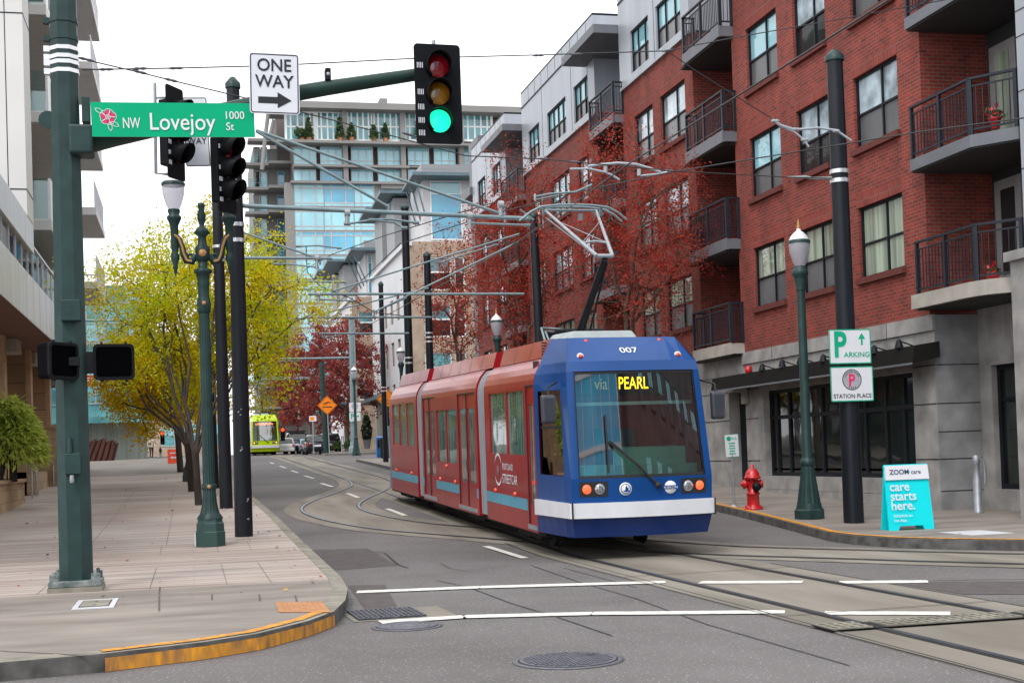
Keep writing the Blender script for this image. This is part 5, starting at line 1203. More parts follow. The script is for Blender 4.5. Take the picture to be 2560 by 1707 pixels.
    pg.box(-.55, .55, B0[1]-.6, B0[1]-.52, zb, zb+.06); pg.box(-.55, .55, B0[1]+.6, B0[1]+.68, zb, zb+.06); pg.box(-.50, -.44, B0[1]-.6, B0[1]+.7, zb+.03, zb+.09); pg.box(.44, .50, B0[1]-.6, B0[1]+.7, zb+.03, zb+.09)
    for x in (-.5, .5):
        for y in (-.55, .63): pg.lathe((x, B0[1]+y, 3.33), [(.05, 0), (.07, .02), (.05, .04), (.07, .06), (.05, .09)], 8)
    pg.tube([(-.42, B0[1], zb+.14), (.42, B0[1], zb+.14)], .06, 8); pg.tube([(-.1, B0[1]+.35, zb+.12), (-.6, B0[1]+.2, zb+.12)], .05, 8)
    pant = tb(pg, 'pantograph', MT['black'])
    md = MB(); md.tube([(0, B0[1], zb+.12), (KN[0], KN[1], KN[2]-.05)], [.07, .05], 8); md.tube([(.13, B0[1]-.12, zb+.08), (.06, KN[1]+.03, KN[2]-.12)], .018, 6); tb(md, 'lower_arm', MT['black'], pant)
    md = MB(); k1, k2 = KN+np.array([-.13, 0, 0]), KN+np.array([.13, 0, 0]); h1, h2 = HD+np.array([-.5, 0, -.05]), HD+np.array([.42, 0, -.05])
    md.tube([k1, k2], .035, 8); md.tube([k1, h1], [.034, .024], 8); md.tube([k2, h2], [.034, .024], 8)
    f = .27; c1, c2 = k1+(h1-k1)*f, k2+(h2-k2)*f; md.tube([c1, (c1+c2)/2+np.array([0, 0, .03]), c2], .018, 6); md.tube([c1, k2+(h2-k2)*.75], .007, 5); md.tube([c2, k1+(h1-k1)*.75], .007, 5)
    md.tube([KN+np.array([-.08, .05, -.04]), h1+np.array([.02, .03, -.12])], .012, 6); tb(md, 'upper_frame', MT['galv'], pant)
    md = MB()
    for dy in (-.12, .12):
        md.tube([HD+np.array([x, dy, z]) for x, z in ((-.92, -.22), (-.78, -.1), (-.6, -.01), (-.3, .025), (0, .03), (.3, .025), (.6, -.01), (.78, -.1), (.92, -.22))], .02, 6)
    md.tube([h1, h2], .022, 6)
    for x in (-.52, .5): md.tube([HD+np.array([x, -.12, 0]), HD+np.array([x, .12, 0])], .015, 6); md.box(HD[0]+x-.02, HD[0]+x+.02, HD[1]-.03, HD[1]+.03, HD[2]-.14, HD[2]+.0)
    md.box(HD[0]+.1, HD[0]+.16, HD[1]-.03, HD[1]+.03, HD[2]-.22, HD[2]-.1); tb(md, 'collector_head', MT['armpaint'], pant)
    if near:
        md = MB(); md.tube([(-.75, 21.5, 3.36), (-.7, 21.9, 3.6), (-.3, 22.4, 3.62), (-.1, B0[1], 3.55)], .02, 6); md.tube([(-.68, 21.5, 3.36), (-.62, 21.95, 3.55), (-.25, 22.4, 3.56)], .016, 6); tb(md, 'roof_cables', MT['armpaint'], pant)
        # lettering and emblem on the left flank
        md = MB(); U, N = -EY, -EX
        textmesh(md, 'PORTLAND', (-1.232, 22.84, 1.23), U, EZ, N, .155, 0, 'LEFT', .98, .004); tb(md, 'lettering', MT['signwhite']); md = MB(); textmesh(md, 'STREETCAR', (-1.232, 22.84, 1.0), U, EZ, N, .225, 0, 'LEFT', .93, .004, .008); tb(md, 'lettering', MT['signwhite'])
        md = MB()
        for a0, a1 in ((25, 155), (205, 335)):
            for i in range(14):
                t0, t1 = R(a0+(a1-a0)*i/14), R(a0+(a1-a0)*(i+1)/14); w0, w1 = (.035*math.sin(math.pi*(i+.2)/14.4)+.01, .035*math.sin(math.pi*(i+1.2)/14.4)+.01)
                P = lambda t, r: (-1.236, 23.18-r*math.cos(t), 1.22+r*math.sin(t)); md.quad(P(t0, .285), P(t1, .285), P(t1, .285-w1), P(t0, .285-w0))
        tb(md, 'emblem', MT['signwhite'])
        md = MB(); md.lathe((-1.235, 23.2, 1.2), [(0, -.003), (.085, -.003), (.09, 0)], 14, axis='x'); tb(md, 'emblem_dot', pm('emblem_grey', (.22, .13, .14), .5))
    return root
streetcar('blue and red streetcar with raised pantograph and a lit amber destination sign', 6.47, 19.10, lambda y: .05+.0268*(y-20.5), ('tred', 'tblue', 'tnavy'), True)
pF = DP(663, 1100, 110)
streetcar('small lime green streetcar far up the street, facing the camera', float(pF[0]), float(pF[1]), lambda y: gz(y)-.02, ('tlime', 'tlime', 'tlime'), False)
# ================================================================== POLES, SIGNALS, SIGNS, STREET FURNITURE
def octo(m, p, prof, rot=R(22.5), mi=0): return m.lathe(p, prof, 8, mi, False, rot=rot)
# ---------------- big green signal pole with mast arm
pb = np.array([-1.37, 17.08, H]); YS = 17.08
SP_ = thing('signal_pole', 'big dark green octagonal signal pole with a long mast arm at the left street corner', 'signal pole', pb)
m = MB(); n = 8; vs = []
for z, r, dx in ((.28, .205, 0), (3, .19, .0), (7.6, .160, .02)):
    for j in range(8): t = R(22.5)+2*math.pi*j/8; vs.append((pb[0]+dx+r*math.cos(t), pb[1]+r*math.sin(t), z))
m.add(vs, [(i*8+j, i*8+(j+1) % 8, (i+1)*8+(j+1) % 8, (i+1)*8+j) for i in range(2) for j in range(8)]); m.add(vs[-8:], [tuple(range(8))])
m.build('pole', MT['dkgreen'], SP_)
m = MB(); m.box(pb[0]-.30, pb[0]+.30, YS-.28, YS+.28, .21, .28, 0); m.build('base_plate', pm('chipped_base_paint', (.028, .07, .066), .6, col2=(.30, .31, .31), scale=7, detail=8), SP_, .008)
m = MB(); m.box(pb[0]-.31, pb[0]+.31, YS-.29, YS+.29, H, .208); m.build('grout_pad', MT['concrete2'], SP_)
for sx in (-1, 1):
    for sy in (-1, 1):
        m = MB(); x, y = pb[0]+sx*.235, YS+sy*.22; m.lathe((x, y, .28), [(.05, 0), (.05, .04)], 6); m.lathe((x, y, .32), [(.022, 0), (.022, .07)], 8); m.box(x-.05, x+.05, y-.045, y+.045, .285, .36); m.build('anchor_bolt', pm('bolt', (.09, .12, .12), .5, col2=(.3, .32, .32), scale=20), SP_)
for i, (y0, y1, mt) in enumerate(((95, 104, 'dkgreen'), (52, 60, 'dkgreen'), (122, 131, 'bandsteel'), (143, 152, 'bandsteel'), (157, 166, 'bandsteel'), (178, 187, 'bandsteel'))):
    z = onY(165, (y0+y1)/2, YS)[2]; m = MB(); x = pb[0]+.018; r = .176
    octo(m, (x, YS, z), [(r, -.024), (r, .024)]); m.box(x-r-.06, x-r+.01, YS-.05, YS+.03, z-.035, z+.035); m.build('pole_band', MT[mt], SP_)
def pbox(nm, xl, xr, yt, yb, d0, d1, mt='dkgreen', bev=.01):
    a, c = onY(xl, yb, YS-.2), onY(xr, yt, YS-.2); m = MB(); m.box(a[0], c[0], YS-d1, YS-d0, a[2], c[2]); return m.build(nm, MT[mt], SP_, bev)
pbox('junction_box', 153, 203, 751, 804, .15, .30); pbox('handhole_cover', 162, 203, 1132, 1186, .15, .26); pbox('arm_bracket', 173, 232, 313, 385, -.1, .26, bev=.03); pbox('side_box', 203, 222, 236, 300, -.06, .10)
m = MB(); m.tube([(pb[0]-.02, YS-.20, onY(183, 1132, YS)[2]), (pb[0]-.02, YS-.20, onY(183, 1095, YS)[2])], [.03, .022], 8); m.build('conduit_stub', MT['dkgreen'], SP_)
m = MB(); a = onY(180, 1196, YS-.27); m.lathe((a[0], YS-.28, a[2]-.05), [(.022, 0), (.028, .03), (.022, .09)], 8); m.build('padlock', MT['galv'], SP_)
m = MB(); m.lathe((pb[0]-.19, YS-.03, onY(150, 302, YS)[2]), [(.0, .07), (.10, .06), (.11, 0)], 14, axis='y'); m.build('round_cover', MT['dkgreen'], SP_)
# arm
A0, A1 = onY(205, 372, YS), onY(1130, 168, YS)
m = MB(); K = 12; ap = []
for i in range(K+1):
    t = i/K; p = onY(205+(1120-205)*t, 0, YS); 
    yl = np.interp(205+915*t, [205, 240, 640, 750, 1040, 1130], [360, 350, 262, 231, 187, 177]); ap.append(onY(205+915*t, yl, YS))
m.tube(ap, [.135-.062*i/K for i in range(K+1)], 12, cap=True); m.build('mast_arm', MT['sigarm'], SP_)
# small detector on the arm
p = onY(820, 205, YS); T = thing('traffic_detector', 'small black sensor on a stem on top of the mast arm', 'sensor', p)
m = MB(); m.tube([p, p+EZ*.09], .016, 6); q = onY(819, 188, YS); m.box(q[0]-.035, q[0]+.035, YS-.08, YS+.06, q[2]-.08, q[2]+.07); m.build('housing', MT['black'], T, .008)
m = MB(); m.lathe((q[0], YS-.082, q[2]-.01), [(0, -.01), (.02, -.01), (.025, 0)], 10, axis='y'); m.build('lens', MT['galv'], T)
# ---------------- signs on the arm
def plate(name, label, cat, c, w, h, mt, tilt=0, border=None, r=.04, th=.012, back='galv'):
    """thin rounded sign plate facing the camera's side of the street; returns (thing, U, V, face point)"""
    U = np.array([math.cos(tilt), 0, math.sin(tilt)]); V = np.array([-math.sin(tilt), 0, math.cos(tilt)]); c = np.array(c, float)
    T = thing(name, label, cat, c); m = MB()
    m.prism(rrect(w, h, r), c+EY*th, U, V, -EY, th, 0, 1); m.build('plate', [MT[mt], MT[back]], T)
    if border:
        m = MB(); o = rrect(w-.02*2*border[1], h-.02*2*border[1], max(.005, r-.01)); i = rrect(w-2*(.02*border[1]+border[2]), h-2*(.02*border[1]+border[2]), max(.004, r-.02)); k = len(o)
        P = lambda q: c+q[0]*U+q[1]*V-EY*.002
        m.add([P(q) for q in o]+[P(q) for q in i], [(a, (a+1) % k, k+(a+1) % k, k+a) for a in range(k)]); m.build('border', MT[border[0]], T)
    return T, U, V, c-EY*.003
c = (onY(228, 300, YS-.25)+onY(636, 300, YS-.25))/2; sw = onY(636, 300, YS-.25)[0]-onY(228, 300, YS-.25)[0]
T, U, V, f = plate('street_name_sign', 'long green street name sign reading NW Lovejoy St with a pink rose', 'street sign', c, sw, .415, 'signgreen', R(-.9)+ROL, None, .01)
def pxy(x, y): p = onY(x, y, YS-.253); return p
m = MB(); textmesh(m, 'NW', pxy(308, 321), U, V, -EY, .185, 0, 'LEFT', .62, .004); m.build('lettering', MT['legend'], T); m = MB(); textmesh(m, 'Lovejoy', pxy(376, 325), U, V, -EY, .295, 0, 'LEFT', .84, .004, .006); m.build('lettering', MT['legend'], T); m = MB(); textmesh(m, '1000', pxy(565, 298), U, V, -EY, .135, 0, 'LEFT', .92, .004); textmesh(m, 'St', pxy(566, 326), U, V, -EY, .135, 0, 'LEFT', .92, .004); m.build('lettering', MT['legend'], T)
m = MB(); rc = pxy(270, 293)
for k in range(5):
    a = R(90+72*k); cc = rc+(.052*math.cos(a))*U+(.052*math.sin(a))*V; m.prism([(.038*math.cos(t*R(36)), .034*math.sin(t*R(36))) for t in range(10)], cc, U, V, -EY, .003)
rose = m.build('rose', MT['magenta'], T)
m = MB()
for k in range(5):
    a = R(54+72*k); m.prism([(-.004, 0), (.004, 0), (.004, .085), (-.004, .085)], rc-EY*.004, math.cos(a)*U+math.sin(a)*V, -math.sin(a)*U+math.cos(a)*V, -EY, .002)
for r_ in (.03, .09):
    for k in range(20):
        t0, t1 = 2*math.pi*k/20, 2*math.pi*(k+1)/20; ro = r_*(1+.12*abs(math.cos(2.5*t0))) ; P = lambda t, r: rc+r*math.cos(t)*U+r*math.sin(t)*V-EY*.006
        m.quad(P(t0, ro), P(t1, ro), P(t1, ro-.006), P(t0, ro-.006))
for (dx, dy, a) in ((-.10, .075, 150), (.075, -.085, -30), (.02, -.115, -80)):
    a = R(a); D = math.cos(a)*U+math.sin(a)*V; E_ = -math.sin(a)*U+math.cos(a)*V; cc = rc+dx*U+dy*V
    L = [(-.05, 0), (-.02, .022), (.02, .022), (.055, 0), (.02, -.022), (-.02, -.022)]
    for (p, q) in zip(L, L[1:]+L[:1]):
        d = np.array(q)-np.array(p); d = d/np.linalg.norm(d); nx, ny = -d[1]*.003, d[0]*.003
        P = lambda u, v: cc+u*D+v*E_-EY*.004
        m.quad(P(p[0]+nx, p[1]+ny), P(p[0]-nx, p[1]-ny), P(q[0]-nx, q[1]-ny), P(q[0]+nx, q[1]+ny))
m.build('rose_outline', MT['legend'], T)
c = (onY(623, 135, YS-.3)+onY(749, 284, YS-.3))/2
T, U, V, f = plate('one_way_sign', 'white ONE WAY sign with black right-pointing arrow on the mast arm', 'traffic sign', c, .605, .75, 'signwhite', R(-1.2)+ROL*.2, ('signblack', .55, .013), .04)
m = MB(); textmesh(m, 'ONE', c+.155*V-EY*.003, U, V, -EY, .215, 0, 'CENTER', .93, .012); textmesh(m, 'WAY', c-.045*V-EY*.003, U, V, -EY, .215, 0, 'CENTER', .93, .012); m.build('lettering', MT['signblack'], T)
m = MB(); m.prism([(-.20, -.245), (.035, -.245), (.035, -.30), (.205, -.205), (.035, -.105), (.035, -.165), (-.20, -.165)], c-EY*.001, U, V, -EY, .003); m.build('arrow', MT['signblack'], T)
# ---------------- traffic lights
MT['redlens'] = pm('red_lens', (.30, .005, .012), .15, coat=1); MT['amblens'] = pm('amber_lens', (.32, .13, .005), .15, coat=1)
MT['greenlit'] = pm('green_lens_lit', (.01, 1, .42), .3, var=.02, emit=1.1); MT['darklens'] = pm('unlit_lens', (.02, .008, .008), .2)
MT['sigblack'] = pm('signal_black', (.007, .008, .010), .55, var=.2, spec=.12)
def signal(label, c, yaw, lenses, back=True, vis=.26, w=.60, h=1.27):
    """three-lamp head; faces -Y at yaw 0"""
    c = np.array(c, float); T = thing('traffic_light', label, 'traffic light', c)
    U = np.array([math.cos(yaw), math.sin(yaw), 0]); Nn = np.array([math.sin(yaw), -math.cos(yaw), 0])
    m = MB(); m.obox(c-Nn*.11, U, EZ, Nn, .17, .53, .10); m.build('housing', MT['sigblack'], T, .02)
    if back:
        m = MB(); m.prism(rrect(w, h, .05), c-Nn*.02, U, EZ, Nn, .014)
        for sx in (-1, 1):
            for zz in (.36, .02, -.17, -.34, -.50) if sx < 0 else ():
                for k in range(4): m.obox(c+U*(-w/2+.04+k*.022)+EZ*zz-Nn*.004, U, EZ, Nn, .005, .035, .0025, 1)
        m.build('backplate', [MT['sigblack'], MT['signwhite']], T)
    for i, lm in enumerate(lenses):
        o = c+EZ*(.35-.35*i); m = MB(); ns = 20
        vs = [o+Nn*.0]; rr = [(.0, .05), (.08, .042), (.145, .012)]
        for r, d in rr[1:]:
            for j in range(ns): t = 2*math.pi*j/ns; vs.append(o+Nn*d+U*r*math.cos(t)+EZ*r*math.sin(t))
        vs[0] = o+Nn*.05
        m.add(vs, [(0, 1+j, 1+(j+1) % ns) for j in range(ns)]+[(1+j, 1+ns+j, 1+ns+(j+1) % ns, 1+(j+1) % ns) for j in range(ns)], 0, True); le = m.build('lens', MT[lm], T)
        m = MB(); vs = []
        for d, r in ((0, .165), (vis, .158)):
            for j in range(ns+1):
                a = R(-55)+R(290)*j/ns; dd = d if d == 0 else d*(.45+.55*max(0, math.sin(max(0, min(math.pi, (a-R(-55))/R(290)*math.pi)))))
                vs.append(o+Nn*(dd)+U*r*math.cos(a)+EZ*r*math.sin(a))
        m.add(vs, [(j, j+1, ns+2+j, ns+1+j) for j in range(ns)], 0, True); v = m.build('visor', MT['sigblack'], le); sd_ = v.modifiers.new('shell', 'SOLIDIFY'); sd_.thickness = .006
    return T
cL = onY(1096, 235, YS-.22)
TL = signal('black traffic light showing green at the end of the mast arm', (cL[0], YS-.22, cL[2]), R(2), ('redlens', 'amblens', 'greenlit'), True, .20)
m = MB(); q = onY(1084, 108, YS-.1); m.tube([q-EZ*.2, q+EZ*.03], .025, 8); m.build('hanger', MT['galv'], TL)
# second head, seen from the side, behind the street name sign
c2 = onY(440, 333, 22.4)
T = signal('black traffic light turned to the right, behind the green street name sign', (c2[0], 22.4, c2[2]), R(58), ('darklens',)*3, True, .30, .50, 1.5)
m = MB(); a, c_ = onY(387, 208, 22.5), onY(390, 434, 22.5); m.tube([a, c_, onY(425, 436, 22.5)], .028, 8); m.tube([onY(386, 245, 22.5), onY(425, 244, 22.5)], .02, 6); m.build('mounting_pipe', MT['galv'], T)
c3 = onY(491, 330, 22.9); T, U, V, f = plate('regulatory_sign', 'white sign partly hidden behind the black traffic light above the ornate lamp', 'traffic sign', c3, .40, 1.15, 'signwhite', ROL, ('signblack', .4, .012))
m = MB(); textmesh(m, 'WAY', c3-.2*V-EY*.003, U, V, -EY, .15, 0, 'CENTER', .9, .01); m.build('lettering', MT['signblack'], T)
c3 = onY(568, 425, 22.5)
T = signal('black traffic light with three hooded lamps turned right, on the near black pole', (c3[0], 22.5, c3[2]), R(50), ('redlens', 'darklens', 'darklens'), True, .32, .46, 1.40)
MT['pitblack'] = pm('grille_black', (.004, .004, .005), .8, spec=.05)
# ---------------- pedestrian signals
def pedsig(label, c, yaw):
    c = np.array(c, float); T = thing('pedestrian_signal', label, 'pedestrian signal', c); U = np.array([math.cos(yaw), math.sin(yaw), 0]); Nn = np.array([math.sin(yaw), -math.cos(yaw), 0])
    m = MB(); m.prism(rrect(.47, .42, .05), c-Nn*.13, U, EZ, Nn, .15); m.build('housing', MT['pitblack'], T, .012)
    m = MB(); o = rrect(.48, .43, .06); i = rrect(.41, .36, .04); k = len(o); P = lambda q, d: c+q[0]*U+q[1]*EZ+Nn*d
    m.add([P(q, .02) for q in o]+[P(q, .06) for q in o]+[P(q, .06) for q in i]+[P(q, .022) for q in i], [(r*k+a, r*k+(a+1) % k, (r+1)*k+(a+1) % k, (r+1)*k+a) for r in range(3) for a in range(k)]); m.build('hood_frame', MT['sigblack'], T)
    m = MB(); 
    for a in range(18): m.obox(c+Nn*.035+EZ*(-.17+a*.02), U, EZ, Nn, .20, .002, .012); m.obox(c+Nn*.035+U*(-.19+a*.0223), U, EZ, Nn, .002, .175, .012)
    m.build('grille', MT['pitblack'], T)
    m = MB(); 
    for sx in (-1, 1):
        for sz in (-1, 1): m.obox(c+U*sx*.14+EZ*sz*.225+Nn*.02, U, EZ, Nn, .014, .018, .02)
    m.build('latches', MT['black'], T); return T
cp = onY(285, 905, YS-.05); T = pedsig('unlit black pedestrian signal facing the camera on the right of the big green pole', (cp[0], YS-.05, cp[2]), R(3))
m = MB(); a = onY(222, 905, YS-.02); m.box(a[0]-.06, cp[0]-.2, YS-.08, YS+.04, cp[2]-.13, cp[2]+.13); m.build('bracket', MT['black'], T, .01)
cp = onY(152, 903, YS-.32); T = pedsig('black pedestrian signal turned to the right on the front of the big green pole', (cp[0], YS-.34, cp[2]), R(52))
m = MB(); m.box(cp[0]+.05, cp[0]+.2, YS-.3, YS-.15, cp[2]-.05, cp[2]+.05); m.build('bracket', MT['black'], T)
# ---------------- ornate lamps
def lampglobe(par, o, sc=1.0):
    m = MB(); m.lathe(o, [(.10*sc, 0), (.15*sc, .10*sc), (.205*sc, .30*sc), (.215*sc, .46*sc), (.205*sc, .50*sc)], 18); g_ = m.build('globe', MT['lampglass'], par)
    m = MB(); m.lathe((o[0], o[1], o[2]), [(.225*sc, .46*sc), (.225*sc, .51*sc), (.20*sc, .53*sc)], 18); m.build('globe_ring', MT['dkgreen'], g_)
    m = MB(); m.lathe(o, [(.205*sc, .52*sc), (.17*sc, .60*sc), (.10*sc, .68*sc), (.045*sc, .72*sc), (.04*sc, .76*sc)], 18); cp_ = m.build('globe_cap', MT['lampcap'], par)
    m = MB(); m.lathe(o, [(.03*sc, .76*sc), (.045*sc, .80*sc), (.02*sc, .84*sc), (.03*sc, .87*sc), (.0, .97*sc)], 10); m.build('finial', MT['brass'], cp_)
FLU = 16
def fluted(m, o, prof, mi=0):
    vs = []; k = FLU*2
    for r, z in prof:
        for j in range(k): t = 2*math.pi*j/k; rr = r*(1-.055*(j % 2)); vs.append((o[0]+rr*math.cos(t), o[1]+rr*math.sin(t), o[2]+z))
    m.add(vs, [(i*k+j, i*k+(j+1) % k, (i+1)*k+(j+1) % k, (i+1)*k+j) for i in range(len(prof)-1) for j in range(k)], mi)
def twinlamp(label, base, group=None):
    T = thing('street_lamp', label, 'street lamp', base, group); o = tuple(base)
    m = MB(); octo(m, o, [(.29, 0), (.29, .26), (.275, .28), (.27, .42), (.25, .44), (.235, .52)]); m.build('pedestal', pm('pedestal_paint', (.028, .066, .06), .45, col2=(.03, .075, .068), scale=2), T)
    if not group:
        m = MB(); a0, a1 = R(180), R(225); f = lambda u, z: (o[0]+.294*((1-u)*math.cos(a0)+u*math.cos(a1)), o[1]+.294*((1-u)*math.sin(a0)+u*math.sin(a1)), o[2]+z)
        m.add([f(0, .01), f(.62, .01), f(.55, .07), f(.72, .10), (f(.5, .16)), f(.42, .22), f(.12, .25), f(0, .25)], [tuple(range(8))]); m.build('bare_patch', MT['signwhite'], T)
    m = MB(); m.lathe(o, [(.24, .50), (.23, .54), (.17, .62)], 24); fluted(m, o, [(.20, .56), (.165, .66), (.135, .82), (.122, 1.02), (.12, 1.05)]); m.lathe(o, [(.13, 1.05), (.14, 1.07), (.14, 1.14), (.13, 1.16)], 20); fluted(m, o, [(.115, 1.16), (.108, 2.5), (.098, 4.35)])
    m.lathe(o, [(.10, 4.35), (.125, 4.38), (.12, 4.46), (.135, 4.52), (.12, 4.6), (.105, 4.66), (.105, 4.85), (.12, 4.9), (.105, 4.95), (.13, 5.08), (.17, 5.12), (.165, 5.17), (.09, 5.2), (.085, 5.32)], 20)
    m.lathe(o, [(.09, 5.32), (.135, 5.36), (.135, 5.58), (.09, 5.64), (.075, 5.74), (.075, 5.8), (.15, 5.86), (.11, 5.93), (.05, 5.98), (.045, 6.02), (.075, 6.1), (.08, 6.2), (.05, 6.3), (.07, 6.36), (.06, 6.42), (0, 6.44)], 18); m.build('shaft', MT['dkgreen'], T)
    m = MB(); m.lathe((o[0], o[1]-.13, o[2]+5.47), [(0, -.02), (.06, -.015), (.07, 0)], 16, axis='y'); 
    for z in (1.105, 4.53): m.lathe((o[0], o[1]-.135, o[2]+z), [(0, -.015), (.035, -.01), (.04, .01)], 12, axis='y')
    m.build('gold_boss', MT['brass'], T)
    for s in (-1, 1):
        m = MB(); X = s*.50
        S_ = [(s*.12, 5.44), (s*.2, 5.32), (s*.29, 5.34), (s*.34, 5.46), (s*.37, 5.60), (s*.42, 5.74), (X, 5.82)]
        m.tube([(o[0]+x, o[1], o[2]+z) for x, z in S_], [.06, .07, .075, .07, .06, .06, .06], 8)
        m.tube([(o[0]+s*(.22+.06*math.cos(t)), o[1], o[2]+5.40+.06*math.sin(t)) for t in np.linspace(-2.5, 2.8, 12)], .025, 6)
        arm = m.build('scroll_arm', MT['dkgreen'], T)
        m = MB(); 
        for (x, z), (x2, z2) in zip(S_[1:-1], S_[2:]): m.tube([(o[0]+x, o[1]-.058, o[2]+z), (o[0]+x2, o[1]-.058, o[2]+z2)], .026, 5)
        m.build('gold_inlay', MT['brass'], arm)
        m = MB(); q = (o[0]+X, o[1], o[2]); m.lathe(q, [(.0, 5.05), (.03, 5.12), (.028, 5.17), (.05, 5.2), (.04, 5.26), (.075, 5.36), (.08, 5.44), (.05, 5.5), (.07, 5.56), (.07, 5.82), (.075, 6.0), (.12, 6.1), (.135, 6.13), (.13, 6.17), (.095, 6.2), (.115, 6.27), (.11, 6.3)], 16); m.build('lamp_holder', MT['dkgreen'], arm)
        lampglobe(T, (q[0], q[1], o[2]+6.30), .97)
    return T
lb = GP(527, 1364, H); tl = twinlamp('ornate dark green twin-globe street lamp beside the near black pole on the boardwalk', lb); tl.scale = (.90,)*3
lb2 = GP(474, 1203, H); dup(tl, lb2, 'second ornate twin-globe street lamp, farther up the boardwalk and mostly hidden by the nearer one', scale=.90)
for x in ():
    pass
def postlamp(label, base, h=4.95, group=None, sc=1.0, mt='dkgreen'):
    T = thing('street_lamp', label, 'street lamp', base, group); o = tuple(base)
    m = MB(); octo(m, o, [(.27*sc, 0), (.27*sc, .16), (.25*sc, .19)]); m.lathe(o, [(.24*sc, .19), (.225*sc, .27), (.22*sc, .29)], 20); fluted(m, o, [(.215*sc, .29), (.19*sc, .45), (.15*sc, .72), (.115*sc, .98)])
    m.lathe(o, [(.12*sc, .98), (.135*sc, 1.0), (.135*sc, 1.08), (.11*sc, 1.1), (.095*sc, 1.14), (.075*sc, h-.5), (.075*sc, h-.45)], 20); m.lathe(o, [(.09*sc, h-.45), (.09*sc, h-.36), (.115*sc, h-.24), (.12*sc, h-.2), (.15*sc, h-.16), (.15*sc, h-.08), (.12*sc, h-.05), (.11*sc, h)], 18); m.build('shaft', MT[mt], T)
    lampglobe(T, (o[0], o[1], o[2]+h), .92*sc); return T
rb_ = GP(2024, 1296, H); rl = postlamp('grey-green single-globe street lamp between the hydrant and the black pole on the right kerb', rb_, 4.68)
rl_up = [ ]
for lab, px, pyg, X in (('single-globe lamp showing above the roof of the red streetcar beside the tree trunks', 1003, 925, 9.4), ('single-globe lamp half hidden by red twigs in front of the brick building', 1243, 860, 9.7), ('round-capped lamp in front of the far street pole with green parking sign', 883, 870, 9.75)):
    p = onX(px, pyg, X); dup(rl, (X, p[1], gz(p[1])+H), lab)
# ---------------- plain black poles
def pole(label, a, c, r0, r1, cap=True, bands=(), mat='blackpole', name='catenary_pole', sides=20, marks=False):
    a, c = np.array(a, float), np.array(c, float); T = thing(name, label, 'pole', a); m = MB()
    m.tube([a-EZ*.05, c], [r0, r1], sides, cap=True); m.build('shaft', MT[mat], T)
    if cap: m = MB(); m.lathe(c, [(r1*1.18, -.04), (r1*1.18, .05), (r1*.9, .09), (r1*.4, .16), (0, .18)], 16); m.build('cap', MT['dkgreen' if mat != 'galv' else mat], T)
    for f in bands:
        q = a+(c-a)*f; r = r0+(r1-r0)*f; m = MB(); m.lathe(q, [(r*1.12, -.035), (r*1.12, .035)], 18); m.build('clamp_band', MT['bandsteel'], T)
    return T
B1p = GP(610, 1340, H); T1p = onY(582, 216, B1p[1])
T = pole('near black pole carrying the bracket over the tracks, right of the ornate twin lamp', B1p, T1p, .165, .118, bands=(.655, .69))
rs = np.random.RandomState(4)
for (x, y) in ((621, 1248), (622, 1296), (606, 1030), (598, 1120)):
    a = R(-62 if x > 610 else -100); q = onY(x, y, B1p[1]-.15); m = MB(); c_ = B1p+(T1p-B1p)*((q[2]-B1p[2])/(T1p[2]-B1p[2])); r_ = .166; 
    for k in range(4):
        t = a+rs.normal(0, .12); z = q[2]+rs.normal(0, .02); w_ = rs.uniform(.04, .12); m.add([(c_[0]+r_*math.cos(t+u*w_), c_[1]+r_*math.sin(t+u*w_), z+v) for u, v in ((-1, 0), (-.3, -.012), (1, .004), (.4, .014))], [(0, 1, 2, 3)])
    m.build('scuff', MT['grey'], T)
B2p = GP(566, 1270, H); T2p = onY(540, 412, B2p[1])
pole('second black pole, just behind the near black pole on the boardwalk', B2p, T2p, .16, .12, bands=(.72, .76))
B3p = np.array([.72, 45, gz(45)+H]); T3p = B3p+np.array([-.1, 0, 8.3]); pole('third black pole on the boardwalk, behind the ornate lamp and the yellow tree', B3p, T3p, .15, .12)
RB = GP(2135, 1306, H); RT = onY(2086, 148, RB[1])
pole('tall black pole with two parking signs on the right pavement', RB, RT, .178, .142, bands=(.735, .755))
for i, (px, X, yt, lab, r) in enumerate(((1077, 9.35, 640, 'dark pole with silver bands in front of the tan stone block', .16), (1025, 9.35, 520, 'thick dark pole at the white corner beside the tan stone block', .19), (960, 9.4, 712, 'slim dark pole in front of the white modern wall', .14))):
    p = onX(px, 1000, X); z0 = gz(p[1])+H; q = onY(px-(1000-yt)*.028, yt, p[1])
    pole(lab, (X, p[1], z0), q, r, r*.85, bands=((.60, .62, .64) if i == 0 else (.40, .42)), mat='blackpole')
pR1 = np.array([9.55, 36.5, gz(36.5)+H])
pole('dark pole hidden among the red twigs behind the red streetcar', pR1, pR1+np.array([-.1, 0, 7.6]), .15, .12)
PP = GP(887, 1133, H)
T = pole('grey-green octagonal pole with the far pair of parking signs', PP, onY(879, 796, PP[1]), .26, .20, cap=True, mat='armpaint', sides=8, name='street_pole')
m = MB(); octo(m, PP, [(.42, 0), (.40, .35), (.30, .5), (.28, .8)]); m.build('base', MT['armpaint'], T)
FP = GP(830, 1132, H); pole('thick grey pole behind the orange diamond warning sign', (FP[0]-.1, FP[1]+3, gz(94)+H), onY(800, 905, FP[1]+3)+np.array([.1, 0, 0]), .2, .18, cap=False, mat='dkgreen', sides=8, name='street_pole')
